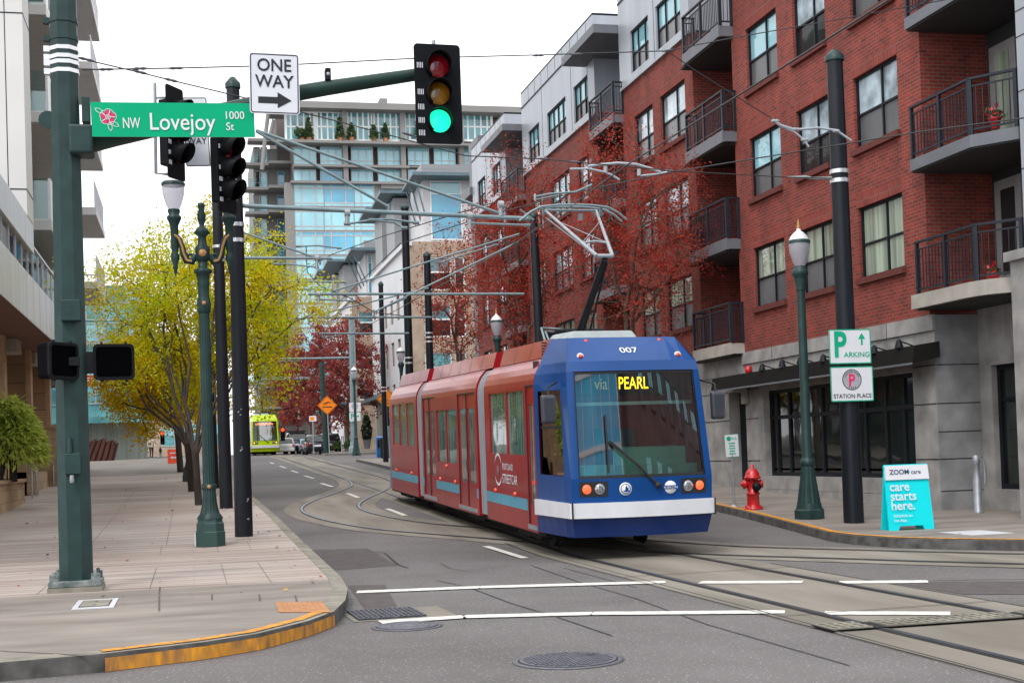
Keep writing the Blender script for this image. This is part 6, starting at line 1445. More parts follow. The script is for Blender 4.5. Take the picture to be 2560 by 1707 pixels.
# ---------------- right side parking signs
YR = RB[1]-.2
def cpx(xl, yt, xr, yb, Y): a, c = onY(xl, (yt+yb)/2, Y), onY(xr, (yt+yb)/2, Y); t, b_ = onY((xl+xr)/2, yt, Y), onY((xl+xr)/2, yb, Y); return (a+c)/2, c[0]-a[0], t[2]-b_[2]
c, w, h = cpx(2073, 823, 2177, 909, YR)
T, U, V, f = plate('parking_sign', 'upper white and green PARKING sign with upward arrow on the tall black pole', 'parking sign', c, w, h, 'signwhite', ROL*.9-R(1.6), ('pgreen', .0, .018), .03)
m = MB(); textmesh(m, 'P', c-.30*U-.17*V-EY*.003, U, V, -EY, .62, 0, 'LEFT', .78, .028); textmesh(m, 'ARKING', c-.13*U-.185*V-EY*.003, U, V, -EY, .125, 0, 'LEFT', 1.08, .012)
m.prism([(.21, .02), (.245, .02), (.245, .13), (.295, .13), (.228, .235), (.16, .13), (.21, .13)], c-EY*.001, U, V, -EY, .003); m.build('lettering', MT['pgreen'], T)
c, w, h = cpx(2077, 916, 2183, 1003, YR)
T, U, V, f = plate('parking_sign', 'lower sign with pink P in grey disc reading STATION PLACE on the tall black pole', 'parking sign', c, w, h, 'signwhite', ROL*.9-R(1.6), ('pgreen', .0, .018), .03)
m = MB(); m.prism([(.185*math.cos(R(i*12)), .185*math.sin(R(i*12))) for i in range(30)], c+.075*V-EY*.001, U, V, -EY, .002, 0); d = m.build('disc', MT['signblack'], T)
m = MB(); m.prism([(.17*math.cos(R(i*12)), .17*math.sin(R(i*12))) for i in range(30)], c+.075*V-EY*.003, U, V, -EY, .002, 0); m.build('disc_face', MT['grey'], d)
m = MB(); textmesh(m, 'P', c-.035*V-EY*.006, U, V, -EY, .30, 0, 'CENTER', .85, .022); m.build('letter_p', MT['pink'], T)
m = MB(); textmesh(m, 'STATION PLACE', c-.245*V-EY*.003, U, V, -EY, .105, 0, 'CENTER', .95, .006)
for s_, a0, a1, r_, up in (('STATION PLACE', 155, 25, .125, 1), ('PARK', 245, 295, .160, 0)):
    for i, chx in enumerate(s_):
        if chx == ' ': continue
        a = R(a0+(a1-a0)*i/(len(s_)-1)); o = c+.075*V+r_*math.cos(a)*U+r_*math.sin(a)*V-EY*.006
        tU = (math.sin(a)*U-math.cos(a)*V) if up else (-math.sin(a)*U+math.cos(a)*V); tV = (math.cos(a)*U+math.sin(a)*V)*(1 if up else -1); textmesh(m, chx, o, tU, tV, -EY, .048, 0, 'CENTER', 1, .004)
m.build('lettering', MT['signblack'], T)
# far pair on the octagonal pole
Yq = PP[1]-.35
c, w, h = cpx(873, 1006, 902, 1029, Yq); T, U, V, f = plate('parking_sign', 'small far sign with pink P in a disc above the green arrow sign', 'parking sign', c, w, h, 'signwhite', ROL)
m = MB(); m.prism([(.30*w*math.cos(R(i*15)), .30*w*math.sin(R(i*15))) for i in range(24)], c+.1*h*V-EY*.001, U, V, -EY, .003); m.build('disc', MT['grey'], T)
m = MB(); textmesh(m, 'P', c-.10*V-EY*.006, U, V, -EY, .34, 0, 'CENTER', .9, .02); m.build('letter_p', MT['pink'], T)
c, w, h = cpx(873, 1030, 902, 1053, Yq); T, U, V, f = plate('parking_sign', 'small far white sign with green P and right arrow', 'parking sign', c, w, h, 'signwhite', ROL, ('pgreen', .0, .02))
m = MB(); textmesh(m, 'P', c-.25*U-.14*V-EY*.003, U, V, -EY, .5, 0, 'LEFT', .8, .025); m.prism([(.05, .0), (.18, .0), (.18, -.05), (.29, .025), (.18, .1), (.18, .05), (.05, .05)], c-EY*.001, U, V, -EY, .003); m.build('lettering', MT['pgreen'], T)
# ---------------- small sign post, hydrant, A-frame board, bollard on the right pavement
gp = GP(1836, 1266, H); c, w, h = cpx(1812, 1085, 1847, 1142, gp[1])
T, U, V, f = plate('parking_sign', 'small white and green parking hours sign on a thin post left of the hydrant', 'parking sign', c, w, h, 'signwhite', ROL, ('pgreen', .0, .008), .02)
m = MB(); m.tube([gp, c+EY*.03+EZ*.2], .024, 8); m.lathe(gp, [(.09, 0), (.08, .02), (.03, .05)], 12); m.build('post', MT['galv'], T)
m = MB(); m.prism([(.05*math.cos(R(i*20)), .05*math.sin(R(i*20))) for i in range(18)], c-.06*U+.15*V-EY*.002, U, V, -EY, .003); textmesh(m, '9-6', c+.06*U+.12*V-EY*.003, U, V, -EY, .09, 0)
for k in range(5): m.obox(c+(.05-.055*k)*V-EY*.003, U, V, -EY, .07-.01*(k % 2), .012, .002)
m.build('lettering', MT['pgreen'], T)
hp = GP(1884, 1273, H); T = thing('fire_hydrant', 'red fire hydrant with dark side cap on the right pavement', 'fire hydrant', hp); o = tuple(hp)
m = MB(); m.lathe(o, [(.19, 0), (.19, .05), (.14, .06), (.13, .10), (.125, .30), (.14, .31), (.14, .34), (.12, .35), (.115, .62), (.17, .63), (.17, .67), (.15, .68), (.14, .74), (.10, .81), (.045, .84), (.03, .86), (.035, .92), (0, .93)], 18)
for k in range(8): t = k*math.pi/4; m.lathe((o[0]+.165*math.cos(t), o[1]+.165*math.sin(t), o[2]+.05), [(.02, 0), (.02, .03)], 6)
m.build('barrel', MT['hydred'], T)
m = MB(); m.lathe((o[0]-.1, o[1], o[2]+.52), [(.075, .0), (.075, -.06), (.095, -.065), (.095, -.10), (.05, -.12), (.03, -.16), (0, -.16)], 12, axis='x'); m.lathe((o[0]+.1, o[1], o[2]+.52), [(.075, 0), (.075, .06), (.09, .065), (.09, .10), (0, .12)], 12, axis='x'); m.build('nozzle', MT['hydred'], T)
m = MB(); m.lathe((o[0]+.02, o[1]-.1, o[2]+.47), [(0, -.13), (.03, -.12), (.085, -.10), (.09, -.04), (.08, 0)], 14, axis='y'); m.build('pumper_cap', MT['black'], T)
bp_ = (GP(2212, 1323, H)+GP(2327, 1323, H))/2; T = thing('a_frame_sign', 'cyan and white A-frame pavement board reading care starts here', 'A-frame sign', bp_)
W2, Hb, dp = .405, 1.07, .14
for s in (-1, 1):
    d = np.array([0, -s*dp, Hb]); d /= np.linalg.norm(d); nn = np.array([0, s*d[2], -s*d[1]]) if False else np.cross(EX, d)*(1 if s > 0 else -1)
    o = bp_+np.array([0, s*dp, 0]); nf = np.array([0, s*1., 0]); L = math.hypot(dp, Hb)
    m = MB(); P = [(-W2, 0), (-W2+.17, 0), (-W2+.20, .07), (W2-.20, .07), (W2-.17, 0), (W2, 0), (W2*.97, L-.03), (W2*.93, L), (-W2*.93, L), (-W2*.97, L-.03)]
    m.prism([(x, y) for x, y in P], o, EX, d, -s*np.cross(EX, d)*(-1), .03); m.build('board_panel', MT['cyan'], T)
o = bp_+np.array([0, -dp, 0]); d = np.array([0, dp, Hb]); d /= np.linalg.norm(d); nn = np.cross(EX, d); L = math.hypot(dp, Hb)
off = nn*.034
m = MB(); m.prism([(-W2*.965, L-.255), (W2*.965, L-.255), (W2*.95, L-.02), (-W2*.95, L-.02)], o+nn*.0, EX, d, nn, .034); m.build('header_panel', MT['signwhite'], T)
m = MB(); textmesh(m, 'care', o+d*(.645)+off-EX*.34, EX, d, nn, .205, 0, 'LEFT', 1.02, .012); textmesh(m, 'starts', o+d*.49+off-EX*.34, EX, d, nn, .205, 0, 'LEFT', 1.02, .012); textmesh(m, 'here.', o+d*.335+off-EX*.34, EX, d, nn, .205, 0, 'LEFT', 1.02, .012)
textmesh(m, 'Schedule on', o+d*.215+off-EX*.32, EX, d, nn, .07, 0, 'LEFT', 1, .004); textmesh(m, 'the App.', o+d*.14+off-EX*.32, EX, d, nn, .07, 0, 'LEFT', 1, .004); m.build('lettering', MT['signwhite'], T)
m = MB(); textmesh(m, 'ZOOM', o+d*(L-.165)+nn*.036-EX*.32, EX, d, nn, .11, 0, 'LEFT', 1.05, .018); textmesh(m, 'care', o+d*(L-.165)+nn*.036+EX*.07, EX, d, nn, .10, 0, 'LEFT', 1.05, .006); m.build('header_lettering', MT['navy'], T)
m = MB(); q = o+d*(L-.125)+nn*.036+EX*.025; m.prism([(-.03, -.008), (-.008, -.008), (-.008, -.03), (.008, -.03), (.008, -.008), (.03, -.008), (.03, .008), (.008, .008), (.008, .03), (-.008, .03), (-.008, .008), (-.03, .008)], q, EX, d, nn, .002); m.build('cross_mark', MT['cyan'], T)
q = GP(2446, 1282, H); T = thing('standpipe', 'short grey standpipe post with a hanging arm at the stone corner of the brick building', 'post', q)
m = MB(); m.lathe(q, [(.085, 0), (.085, .04), (.075, .05), (.075, .62), (.06, .66), (.05, .9), (.065, .92), (.065, 1.05), (.04, 1.08)], 14); m.build('post', MT['galv'], T)
m = MB(); m.tube([q+np.array([.02, -.05, 1.03]), q+np.array([.10, -.07, .98]), q+np.array([.13, -.07, .8]), q+np.array([.12, -.07, .55])], .022, 8); m.build('arm', MT['galv'], T)
# ---------------- iron covers in the ground
def manhole(label, c, r, z, grid):
    T = thing('manhole_cover', label, 'manhole cover', (c[0], c[1], z)); o = (c[0], c[1], z)
    m = MB(); m.lathe(o, [(r*1.12, 0), (r*1.12, .004), (r*1.03, .006)], 40); m.build('rim', MT['iron'], T)
    m = MB(); m.lathe(o, [(r*1.02, .004), (r*.99, .0085)], 40); m.build('rim_gap', MT['irondark'], T)
    m = MB(); m.lathe(o, [(r*.97, .006), (r*.97, .011)], 40)
    if grid:
        n = 11
        for i in range(-n, n+1):
            for j in range(-n, n+1):
                x, y = (i+.5)*r/12.5, (j+.5)*r/12.5
                if math.hypot(x, y) < r*.88: m.box(o[0]+x-r*.028, o[0]+x+r*.028, o[1]+y-r*.028, o[1]+y+r*.028, z+.0112, z+.018)
    else:
        for rr in (.30, .48, .68, .86): m.lathe(o, [(r*rr, .011), (r*(rr+.02), .018), (r*(rr+.06), .018), (r*(rr+.08), .011)], 32, caps=False)
    m.build('lid', MT['iron'], T)
    m = MB(); m.box(o[0]+r*.45, o[0]+r*.62, o[1]+r*.2, o[1]+r*.26, z+.018, z+.0195); m.build('lift_slot', MT['irondark'], T)
c = GP(1420, 1651); manhole('large round iron manhole cover with waffle pattern in the foreground asphalt', c, .385, .004, True)
c = GP(1018, 1566); manhole('ringed round iron manhole cover beside the kerb drain grate', c, .30, .004, False)
a, b_ = GP(878, 1553), GP(1040, 1520); T = thing('drain_grate', 'rectangular iron drain grate against the curved kerb', 'drain grate', (1.9, 13.9, .0))
ang = math.atan2(-.1, .75); U = np.array([math.cos(R(2)), math.sin(R(2)), 0]); V = np.array([-U[1], U[0], 0]); c = np.array([1.90, 13.92, .006])
m = MB(); m.obox(c+np.array([.12, 0, -.001]), U, V, EZ, .52, .48, .001); m.build('concrete_apron', MT['slab'], T)
m = MB(); m.obox(c+EZ*.003, U, V, EZ, .345, .40, .0015); m.build('pit', MT['irondark'], T)
m = MB()
for i in range(14): m.obox(c+U*(-.33+.66*i/13)+EZ*.012, U, V, EZ, .006, .39, .006)
for j in range(7): m.obox(c+V*(-.38+.76*j/6)+EZ*.0125, U, V, EZ, .345, .010, .007)
m.build('grate_bars', MT['iron'], T)
c = np.array([-1.03, 15.18, H]); T = thing('utility_cover', 'pale rectangular utility cover set in the corner pavement', 'utility cover', c)
m = MB(); m.box(c[0]-.21, c[0]+.21, c[1]-.48, c[1]+.48, H+.002, H+.012); m.build('surround', MT['silverlt'], T)
m = MB(); m.box(c[0]-.155, c[0]+.155, c[1]-.36, c[1]+.36, H+.012, H+.014); m.build('gap', MT['irondark'], T)
m = MB(); m.box(c[0]-.145, c[0]+.145, c[1]-.34, c[1]+.34, H+.013, H+.018, 0); m.box(c[0]-.02, c[0]+.02, c[1]-.22, c[1]-.18, H+.018, H+.0195, 1); m.box(c[0]-.02, c[0]+.02, c[1]+.16, c[1]+.20, H+.018, H+.0195, 1); m.build('lid', [MT['concrete2'], MT['irondark']], T)
T = thing('trench_drain', 'long slotted iron trench drain across the tracks in the right foreground', 'drain', (6.3, 10.85, .01)); m = MB(); m.box(5.22, 7.6, 10.62, 11.0, .018, .022); m.build('pit', MT['irondark'], T)
m = MB()
for x0, x1 in ((5.25, 5.62), (5.78, 7.06), (7.22, 7.58)):
    for y in (10.64, 10.75, 10.87, 10.98): m.box(x0, x1, y-.012, y+.012, .023, .036)
    for x in np.arange(x0, x1+.01, .085): m.box(x-.012, x+.012, 10.64, 10.98, .022, .0355)
m.build('grate_bars', MT['concrete2'], T)
c = GP(2440, 1332, H); T = thing('utility_cover', 'pale square cover plate in the right pavement near the kerb', 'utility cover', c); m = MB(); m.box(c[0]-.36, c[0]+.36, c[1]-.45, c[1]+.45, H+.002, H+.010); m.build('lid', MT['silverlt'], T); m = MB(); m.box(c[0]-.30, c[0]-.26, c[1]-.02, c[1]+.02, H+.010, H+.012); m.build('lift_hole', MT['irondark'], T)
# ---------------- far signs, bins, boards
def diamond(label, px, py, hw, Y, post_y, symb):
    c, w, h = cpx(px-hw, py-hw, px+hw, py+hw, Y); w = h = (w+h)/2
    T = thing('warning_sign', label, 'traffic sign', c); U = EX*math.cos(ROL)+EZ*math.sin(ROL); V = np.cross(-EY, U)*1.; V = EZ
    s = w/2; m = MB(); m.prism([(0, s), (-s, 0), (0, -s), (s, 0)][::-1], c+EY*.015, EX, EZ, -EY, .015); m.build('plate', MT['orange'], T)
    m = MB(); k = s*.93; k2 = s*.88; P = lambda q: c+q[0]*EX+q[1]*EZ-EY*.003
    o = [(0, k), (-k, 0), (0, -k), (k, 0)]; i = [(0, k2), (-k2, 0), (0, -k2), (k2, 0)]; m.add([P(q) for q in o]+[P(q) for q in i], [(a, (a+1) % 4, 4+(a+1) % 4, 4+a) for a in range(4)]); m.build('border', MT['signblack'], T)
    m = MB()
    if symb == 0:
        m.obox(c+np.array([0, -.005, -.17*s]), EX, EY, EZ, .5*s, .003, .045*s)
        for x in (-.35, -.12): m.lathe((c[0]+x*s, c[1]-.004, c[2]+.14*s), [(.09*s, 0), (.12*s, 0)], 12, axis='y', caps=False)
        m.prism([(-.4*s, .2*s), (-.1*s, .3*s), (.12*s, .38*s), (.45*s, .2*s), (.3*s, .2*s), (.12*s, .28*s), (-.1*s, .18*s)], c-EY*.002, EX, EZ, -EY, .003)
    else:
        for x in (-.42, -.02): m.lathe((c[0]+x*s, c[1]-.004, c[2]-.2*s), [(.12*s, 0), (.16*s, 0)], 14, axis='y', caps=False)
        m.prism([(-.36*s, -.18*s), (-.2*s, .05*s), (-.22*s, .2*s), (-.12*s, .25*s), (-.04*s, .1*s), (-.06*s, -.18*s), (-.14*s, -.18*s), (-.16*s, -.02*s)], c-EY*.002, EX, EZ, -EY, .003); m.lathe((c[0]-.16*s, c[1]-.005, c[2]+.34*s), [(0, 0), (.075*s, 0)], 10, axis='y')
        m.box(c[0]+.38*s, c[0]+.62*s, c[1]-.008, c[1]-.003, c[2]-.12*s, c[2]+.3*s); m.lathe((c[0]+.46*s, c[1]-.005, c[2]+.42*s), [(0, 0), (.08*s, 0)], 10, axis='y'); m.obox(c+np.array([.05*s, -.005, -.44*s]), EX, EY, EZ, .35*s, .003, .02*s)
    m.build('symbol', MT['signblack'], T)
    m = MB(); g_ = np.array([c[0]+.06, Y+.05, gz(Y)+H]); m.tube([g_, c+np.array([0, .05, .1])], .035, 8); m.build('post', MT['galv'], T)
diamond('orange diamond warning sign on a thin post beside the parked dark car', 818, 1013, 24.5, 91.4, 0, 0)
diamond('orange diamond sign with a cyclist symbol, next to the rear of the red streetcar', 968, 997, 27, 73.2, 0, 1)
c, w, h = cpx(962, 1023, 984, 1044, 73.6); T, U, V, f = plate('small_sign', 'small orange and white sign below the cyclist diamond sign', 'traffic sign', c, w, h, 'orange', ROL); m = MB(); m.obox(c+V*h*.28-EY*.004, U, V, -EY, w*.45, h*.18, .002); m.build('white_band', MT['signwhite'], T)
sc = onY(965, 1040, 72.6); T = signal('small dark traffic light seen from behind below the cyclist diamond sign', sc, R(170), ('darklens',)*3, False); 
c, w, h = cpx(773, 1039, 791, 1053, 96); T, U, V, f = plate('shop_sign', 'small orange and white hanging sign above the parked cars', 'sign', c, w, h, 'signwhite', ROL); m = MB(); m.obox(c-EY*.003-U*w*.1, U, V, -EY, w*.28, h*.3, .003); m.build('orange_mark', MT['orange'], T)
m = MB(); m.tube([(c[0], 96.1, gz(96)+H), (c[0], 96.05, c[2]+h/2)], .05, 8); m.build('post', MT['galv'], T)
c, w, h = cpx(848, 1072, 859, 1090, 95); T, U, V, f = plate('notice_sign', 'small blank white notice sign on a grey post under the far red tree', 'sign', c, w, h, 'signwhite', ROL); m = MB(); m.tube([(c[0], 95.1, gz(95)+H), (c[0], 95.05, c[2]+h/2)], .045, 8); m.build('post', MT['galv'], T)
p = GP(966, 1145, H); T = thing('litter_bin', 'black cylindrical litter bin at the rear of the red streetcar', 'litter bin', p); w = .36
m = MB(); m.lathe(p, [(w*.85, 0), (w*.9, .1), (w, 1.0)], 18); m.build('body', MT['black'], T); m = MB(); m.lathe(p, [(w*1.05, 1.0), (w*1.08, 1.05), (w*1.0, 1.12), (w*.6, 1.13), (w*.58, 1.05)], 18); m.build('lid', MT['black'], T)
p = GP(951, 1144, H); T = thing('newspaper_box', 'blue newspaper box beside the black litter bin', 'newspaper box', p)
MT['newsblue'] = pm('newsbox_blue', (.02, .16, .50), .4); m = MB(); m.box(p[0]-.22, p[0]+.22, p[1]-.2, p[1]+.2, .12+p[2], 1.12+p[2]); m.box(p[0]-.2, p[0]+.2, p[1]-.18, p[1]+.18, p[2], p[2]+.12); m.build('case', MT['newsblue'], T, .02); m = MB(); m.box(p[0]-.16, p[0]+.16, p[1]-.206, p[1]-.2, p[2]+.55, p[2]+1.0); m.build('window', MT['glass_dk'], T); m = MB(); m.add([(p[0]-.23, p[1]-.22, p[2]+1.12), (p[0]+.23, p[1]-.22, p[2]+1.12), (p[0]+.23, p[1]+.2, p[2]+1.2), (p[0]-.23, p[1]+.2, p[2]+1.2)], [(0, 1, 2, 3)]); m.build('lid', MT['newsblue'], T)
p = GP(437, 1158, H); T = thing('a_frame_sign', 'small orange-red A-frame board with white arrow on the far boardwalk', 'A-frame sign', p); s_ = math.hypot(p[1], p[0])/3400; w = 33*s_; h = 34*s_
m = MB()
for s in (-1, 1): m.add([p+np.array([-w/2, s*.2, 0]), p+np.array([w/2, s*.2, 0]), p+np.array([w/2, s*.03, h]), p+np.array([-w/2, s*.03, h]), p+np.array([-w/2, s*.2+.02, 0]), p+np.array([w/2, s*.2+.02, 0]), p+np.array([w/2, s*.03+.02, h]), p+np.array([-w/2, s*.03+.02, h])], [(0, 1, 2, 3), (4, 7, 6, 5), (0, 4, 5, 1), (1, 5, 6, 2), (2, 6, 7, 3), (3, 7, 4, 0)])
m.build('board_panel', MT['redboard'], T)
m = MB(); f = lambda u, v: p+np.array([u*w/2, -.2+.17*v-.012, v*h]); m.add([f(-.6, .42), f(-.3, .30), f(-.3, .37), f(.6, .37), f(.6, .47), f(-.3, .47), f(-.3, .54)], [(0, 1, 2, 3, 4, 5, 6)])
for k in range(6): m.add([f(-.6+.2*k, .68), f(-.47+.2*k, .68), f(-.47+.2*k, .80), f(-.6+.2*k, .80)], [(0, 1, 2, 3)])
m.build('arrow', MT['signwhite'], T)
# weathering-steel fan sculpture
MT['corten'] = pm('weathered_steel', (.085, .03, .022), .9, var=.35, scale=2, stretch=(3, 3, .4)); p0 = onY(222, 1150, 90); p1 = onY(276, 1149, 90); T = thing('sculpture', 'dark rust-brown fan-shaped steel sculpture behind the big green pole', 'sculpture', (p0+p1)/2)
m = MB(); bx = (p0[0]-.9+p1[0])/2; n = 13
for i in range(n):
    u = i/(n-1); x = p0[0]-.8+(p1[0]-p0[0]+.8)*u; top = onY(215+73*u, 1097+12*abs(u-.45)+3*math.sin(i*1.7), 90); lean = (top[0]-x)
    m.add([(x, 90-.12*(i % 2), p0[2]-.1), (x+.22, 90-.12*(i % 2), p0[2]-.1), (top[0]+.20, 90-.12*(i % 2), top[2]), (top[0]-.02, 90-.12*(i % 2), top[2]-.06), (x, 90.5, p0[2]-.1), (x+.22, 90.5, p0[2]-.1), (top[0]+.20, 90.5, top[2]), (top[0]-.02, 90.5, top[2]-.06)], [(0, 1, 2, 3), (4, 7, 6, 5), (0, 4, 5, 1), (1, 5, 6, 2), (2, 6, 7, 3), (3, 7, 4, 0)])
m.build('ribs', MT['corten'], T)
# ================================================================== OVERHEAD BRACKETS AND WIRES
def bracket(label, Y, arm, stays=(), drops=(), pulls=(), ra=.042, rs=.028):
    """pipe bracket over the tracks; picture points at distance Y"""
    P = lambda x, y, dy=0: onY(x, y, Y+dy)
    T = thing('wire_bracket', label, 'overhead bracket', P(*arm[0])); m = MB(); m.tube([P(*q) for q in arm], ra, 10); m.lathe(P(*arm[-1]), [(ra*1.15, -.03), (ra*1.15, .03)], 8, axis='x'); m.build('arm', MT['armpaint'], T)
    for a, c in stays: 
        m = MB(); m.tube([P(*a), P(*c)], rs, 8); q = P(*c); m.tube([q+EZ*.06, q-EZ*.14], rs*1.1, 6); m.build('stay_rod', MT['armpaint'], T)
    for (x, y0, y1) in drops:
        m = MB(); m.tube([P(x, y0), P(x, (y0*2+y1)/3), P(x, y1)], [.06, .045, .045], 8); m.lathe(P(x, y0), [(.075, -.05), (.075, .05)], 8, axis='x'); m.build('insulator', MT['porcelain'], T)
    for pl in pulls:
        m = MB(); m.tube([P(*q) for q in pl], .022, 6)
        for q in (pl[0], pl[-1]): m.lathe(P(*q), [(.035, -.06), (.035, .06)], 6, axis='x')
        m.build('registration_arm', MT['armpaint'], T)
    return T
YA = B1p[1]+.05
bracket('long bracket arm from the near black pole with two sloping stay rods', YA, [(602, 514), (625, 516), (900, 528), (1322, 547)],
        [((640, 328), (972, 518)), ((640, 326), (1262, 538))], [(868, 532, 560), (1174, 540, 572), (1252, 512, 540)], [[(868, 560), (930, 550), (975, 548), (1040, 557)], [(930, 550), (985, 556), (1010, 570)], [(1176, 558), (1318, 563)]])
Y2 = B2p[1]
bracket('bracket arm from the second black pole, low behind the yellow tree crown', Y2, [(558, 645), (700, 645), (827, 646)], [((575, 570), (800, 648))], [(792, 645, 672)], [[(745, 616), (795, 614), (848, 620)], [(690, 660), (720, 660), (792, 668)]], .036, .025)
bracket('short bracket arms from the third boardwalk pole, among the mesh of wires', 45, [(590, 703), (720, 704), (862, 705)], [((575, 640), (765, 702))], [(834, 693, 712)], [[(722, 730), (765, 722), (815, 724), (860, 738)], [(700, 692), (760, 702), (800, 700)]], .04, .026)
bracket('straight bracket arm from the hidden pole behind the red twigs, longest on the right side', 36.5, [(1310, 735), (1000, 735), (773, 735)], [((1298, 585), (830, 728)), ((1296, 605), (935, 780))], [(796, 735, 755)], [[(796, 748), (880, 752)], [(1240, 612), (1150, 640), (1105, 655)]], .036, .026)
bracket('bracket arm from the silver-banded dark pole, lowest but one on the right side', 52, [(1078, 793), (900, 793), (772, 794)], [((1072, 720), (745, 798))], [(772, 794, 812)], [[(775, 804), (850, 806)]], .042, .03)
bracket('bracket arm from the thick dark pole above the far red tree', 57, [(1022, 833), (900, 834), (800, 834)], [((1016, 745), (935, 780))], [], [[(808, 842), (840, 840)]], .042, .03)
bracket('bright bracket arm from the octagonal far pole with parking signs', PP[1], [(878, 894), (790, 896), (700, 897)], [], [(700, 897, 905)], [[(702, 903), (742, 902)]], .07, .05)
bracket('faint bracket arm before the stepped balconies of the tower', 105, [(790, 946), (720, 947), (655, 949)], [((780, 944), (680, 943))], [], [], .08, .06)
def wire(label, pts, r=.012, fit=(), mat='wire', name='wire'):
    T = None; m = MB(); m.tube(pts, r, 5); o = m.build(name, MT[mat]); tag(o, label, 'cable'); return o
def vplane(A, B):
    A, B = np.array(A[:2], float), np.array(B[:2], float)
    d = B-A; nrm = np.array([-d[1], d[0]])
    def f(x, y): r = ray(x, y); t = nrm@(A-CAM[:2])/(nrm@r[:2]); return CAM+t*r
    return f
SPn = vplane((pb[0], pb[1]), (RB[0], RB[1]))
def fitting(m, p, d, L=.16, r=.035):
    d = np.array(d)/np.linalg.norm(d); m.tube([p-d*L, p-d*L*.4, p, p+d*L*.4, p+d*L], [r*.4, r, r*.7, r, r*.4], 8)
def span(label, pix, f, r=.010, fits=(), mat='wire'):
    pts = [f(x, y) for x, y in pix]; m = MB(); m.tube(pts, r, 5)
    T = thing('span_wire', label, 'cable', pts[0]); m.build('strand', MT[mat], T)
    for (x, y) in fits:
        p = f(x, y); k = min(range(len(pix)-1), key=lambda i: abs((pix[i][0]+pix[i+1][0])/2-x)); m = MB(); fitting(m, p, pts[k+1]-pts[k], .10, .02); m.build('insulator', MT['iron'], T)
    return T
span('thin span wire from the big green pole across the face of the ONE WAY sign', [(205, 175), (440, 171), (680, 165), (1050, 146), (1350, 138), (1665, 128), (1835, 95), (2120, 45), (2420, -10)], vplane((pb[0]+.1, pb[1]-.35), (13.9, 21.5)), .009, [(265, 174), (350, 172), (440, 171), (1346, 139), (1440, 136), (1668, 127)])
span('span wire sloping down from the big green pole to the right black pole', [(205, 148), (350, 182), (430, 202), (640, 252), (860, 308), (1165, 390), (1360, 398), (1690, 428), (1960, 443), (2090, 446)], SPn, .009, [(215, 149), (350, 181), (428, 201), (1020, 336), (1358, 397), (1436, 405), (1675, 427)])
span('short pull-off wire from the span wire down to the white registration arm', [(1667, 127), (1735, 175), (1830, 235), (1938, 302)], vplane((9.4, 21.0), (11.4, 21.5)), .009, [(1938, 302)])
def contact(label, pix, X=None, f=None, r=.012):
    pts = [onX(x, y, X) if f is None else f(x, y) for x, y in pix]; m = MB(); m.tube(pts, r, 5); o = m.build('contact_wire', MT['wire']); tag(o, label, 'cable'); return o
hd = onX(1432, 519, 6.5)
zc_ = hd[2]+.05
def pw(label, P, r=.012): m = MB(); m.tube(P, r, 5); o = m.build('contact_wire', MT['wire']); tag(o, label, 'cable'); return o
pw('contact wire over the straight track, from the raised pantograph forward over the crossing', [(6.42, 70, gz(70)+5.75), (6.5, 45, gz(45)+5.7), (6.5, hd[1]+5, zc_+.02), (6.5, hd[1], zc_), onX(1567, 413, 6.55), onX(1833, 247, 6.6), onX(2034, 120, 6.7), onX(2223, 0, 6.8)])
fC = vplane((5.2, 30), (14.0, 14.5))
pw('contact wire curving right across the brick building above the turning track', [(4.6, 42, gz(42)+5.9), onY(1000, 610, 31), onY(1200, 545, 29), fC(1433, 482), fC(1683, 430), fC(2034, 373), fC(2300, 330), fC(2600, 290)])
pw('contact wire weaving from the yellow tree towards the second bracket', [onY(690, 770, 62), onY(765, 672, 44), onY(830, 636, 36), onY(960, 590, 30), onY(1090, 550, 27), onY(1230, 508, 26)])
pw('thin pull-off cable hanging between the low brackets left of the tan stone block', [onY(765, 616, 40), onY(768, 680, 41), onY(800, 715, 42), onY(875, 745, 44), onY(935, 780, 46), onY(1010, 790, 48)], .016)
# registration arms near the right pole and over the streetcar
T = thing('registration_arm', 'pale curved registration arms hanging from wires left of the tall right black pole', 'overhead fitting', onY(2010, 325, 21))
for pl, r in (([(1985, 325), (2045, 320), (2090, 326), (2128, 352)], .022), ([(1950, 315), (1985, 330), (2010, 350), (2022, 368)], .02), ([(1936, 302), (1950, 314), (1985, 325)], .03)):
    m = MB(); m.tube([onY(x, y, 21) for x, y in pl], r, 6); m.build('arm', MT['silver'], T)
for q in ((1938, 303), (1990, 324), (2012, 350), (2090, 328)): m = MB(); fitting(m, onY(*q, 21), EX, .07, .035); m.build('insulator', MT['porcelain'], T)
T = thing('registration_arm', 'pale curved registration arms above the pantograph, in front of the red tree', 'overhead fitting', onY(1550, 412, 22.6))
for pl, r in (([(1470, 416), (1500, 412), (1545, 408), (1590, 411), (1625, 421), (1652, 431)], .024), ([(1425, 423), (1470, 422), (1510, 430), (1530, 438), (1549, 450)], .02), ([(1600, 440), (1640, 436), (1670, 430)], .018)):
    m = MB(); m.tube([onY(x, y, 22.6) for x, y in pl], r, 6); m.build('arm', MT['silver'], T)
for q in ((1514, 416, 432), (1598, 423, 440)): m = MB(); m.tube([onY(q[0], q[1], 22.6), onY(q[0], q[2], 22.6)], .035, 8); m.build('insulator', MT['porcelain'], T)
T = thing('registration_arm', 'dark registration arm with clips just left of the pantograph head', 'overhead fitting', onY(1400, 485, 24))
for pl, r in (([(1337, 492), (1375, 485), (1440, 480), (1480, 462)], .02), ([(1337, 500), (1395, 488)], .014), ([(1300, 524), (1320, 540), (1334, 550)], .018)): m = MB(); m.tube([onY(x, y, 24) for x, y in pl], r, 6); m.build('arm', MT['armpaint'], T)
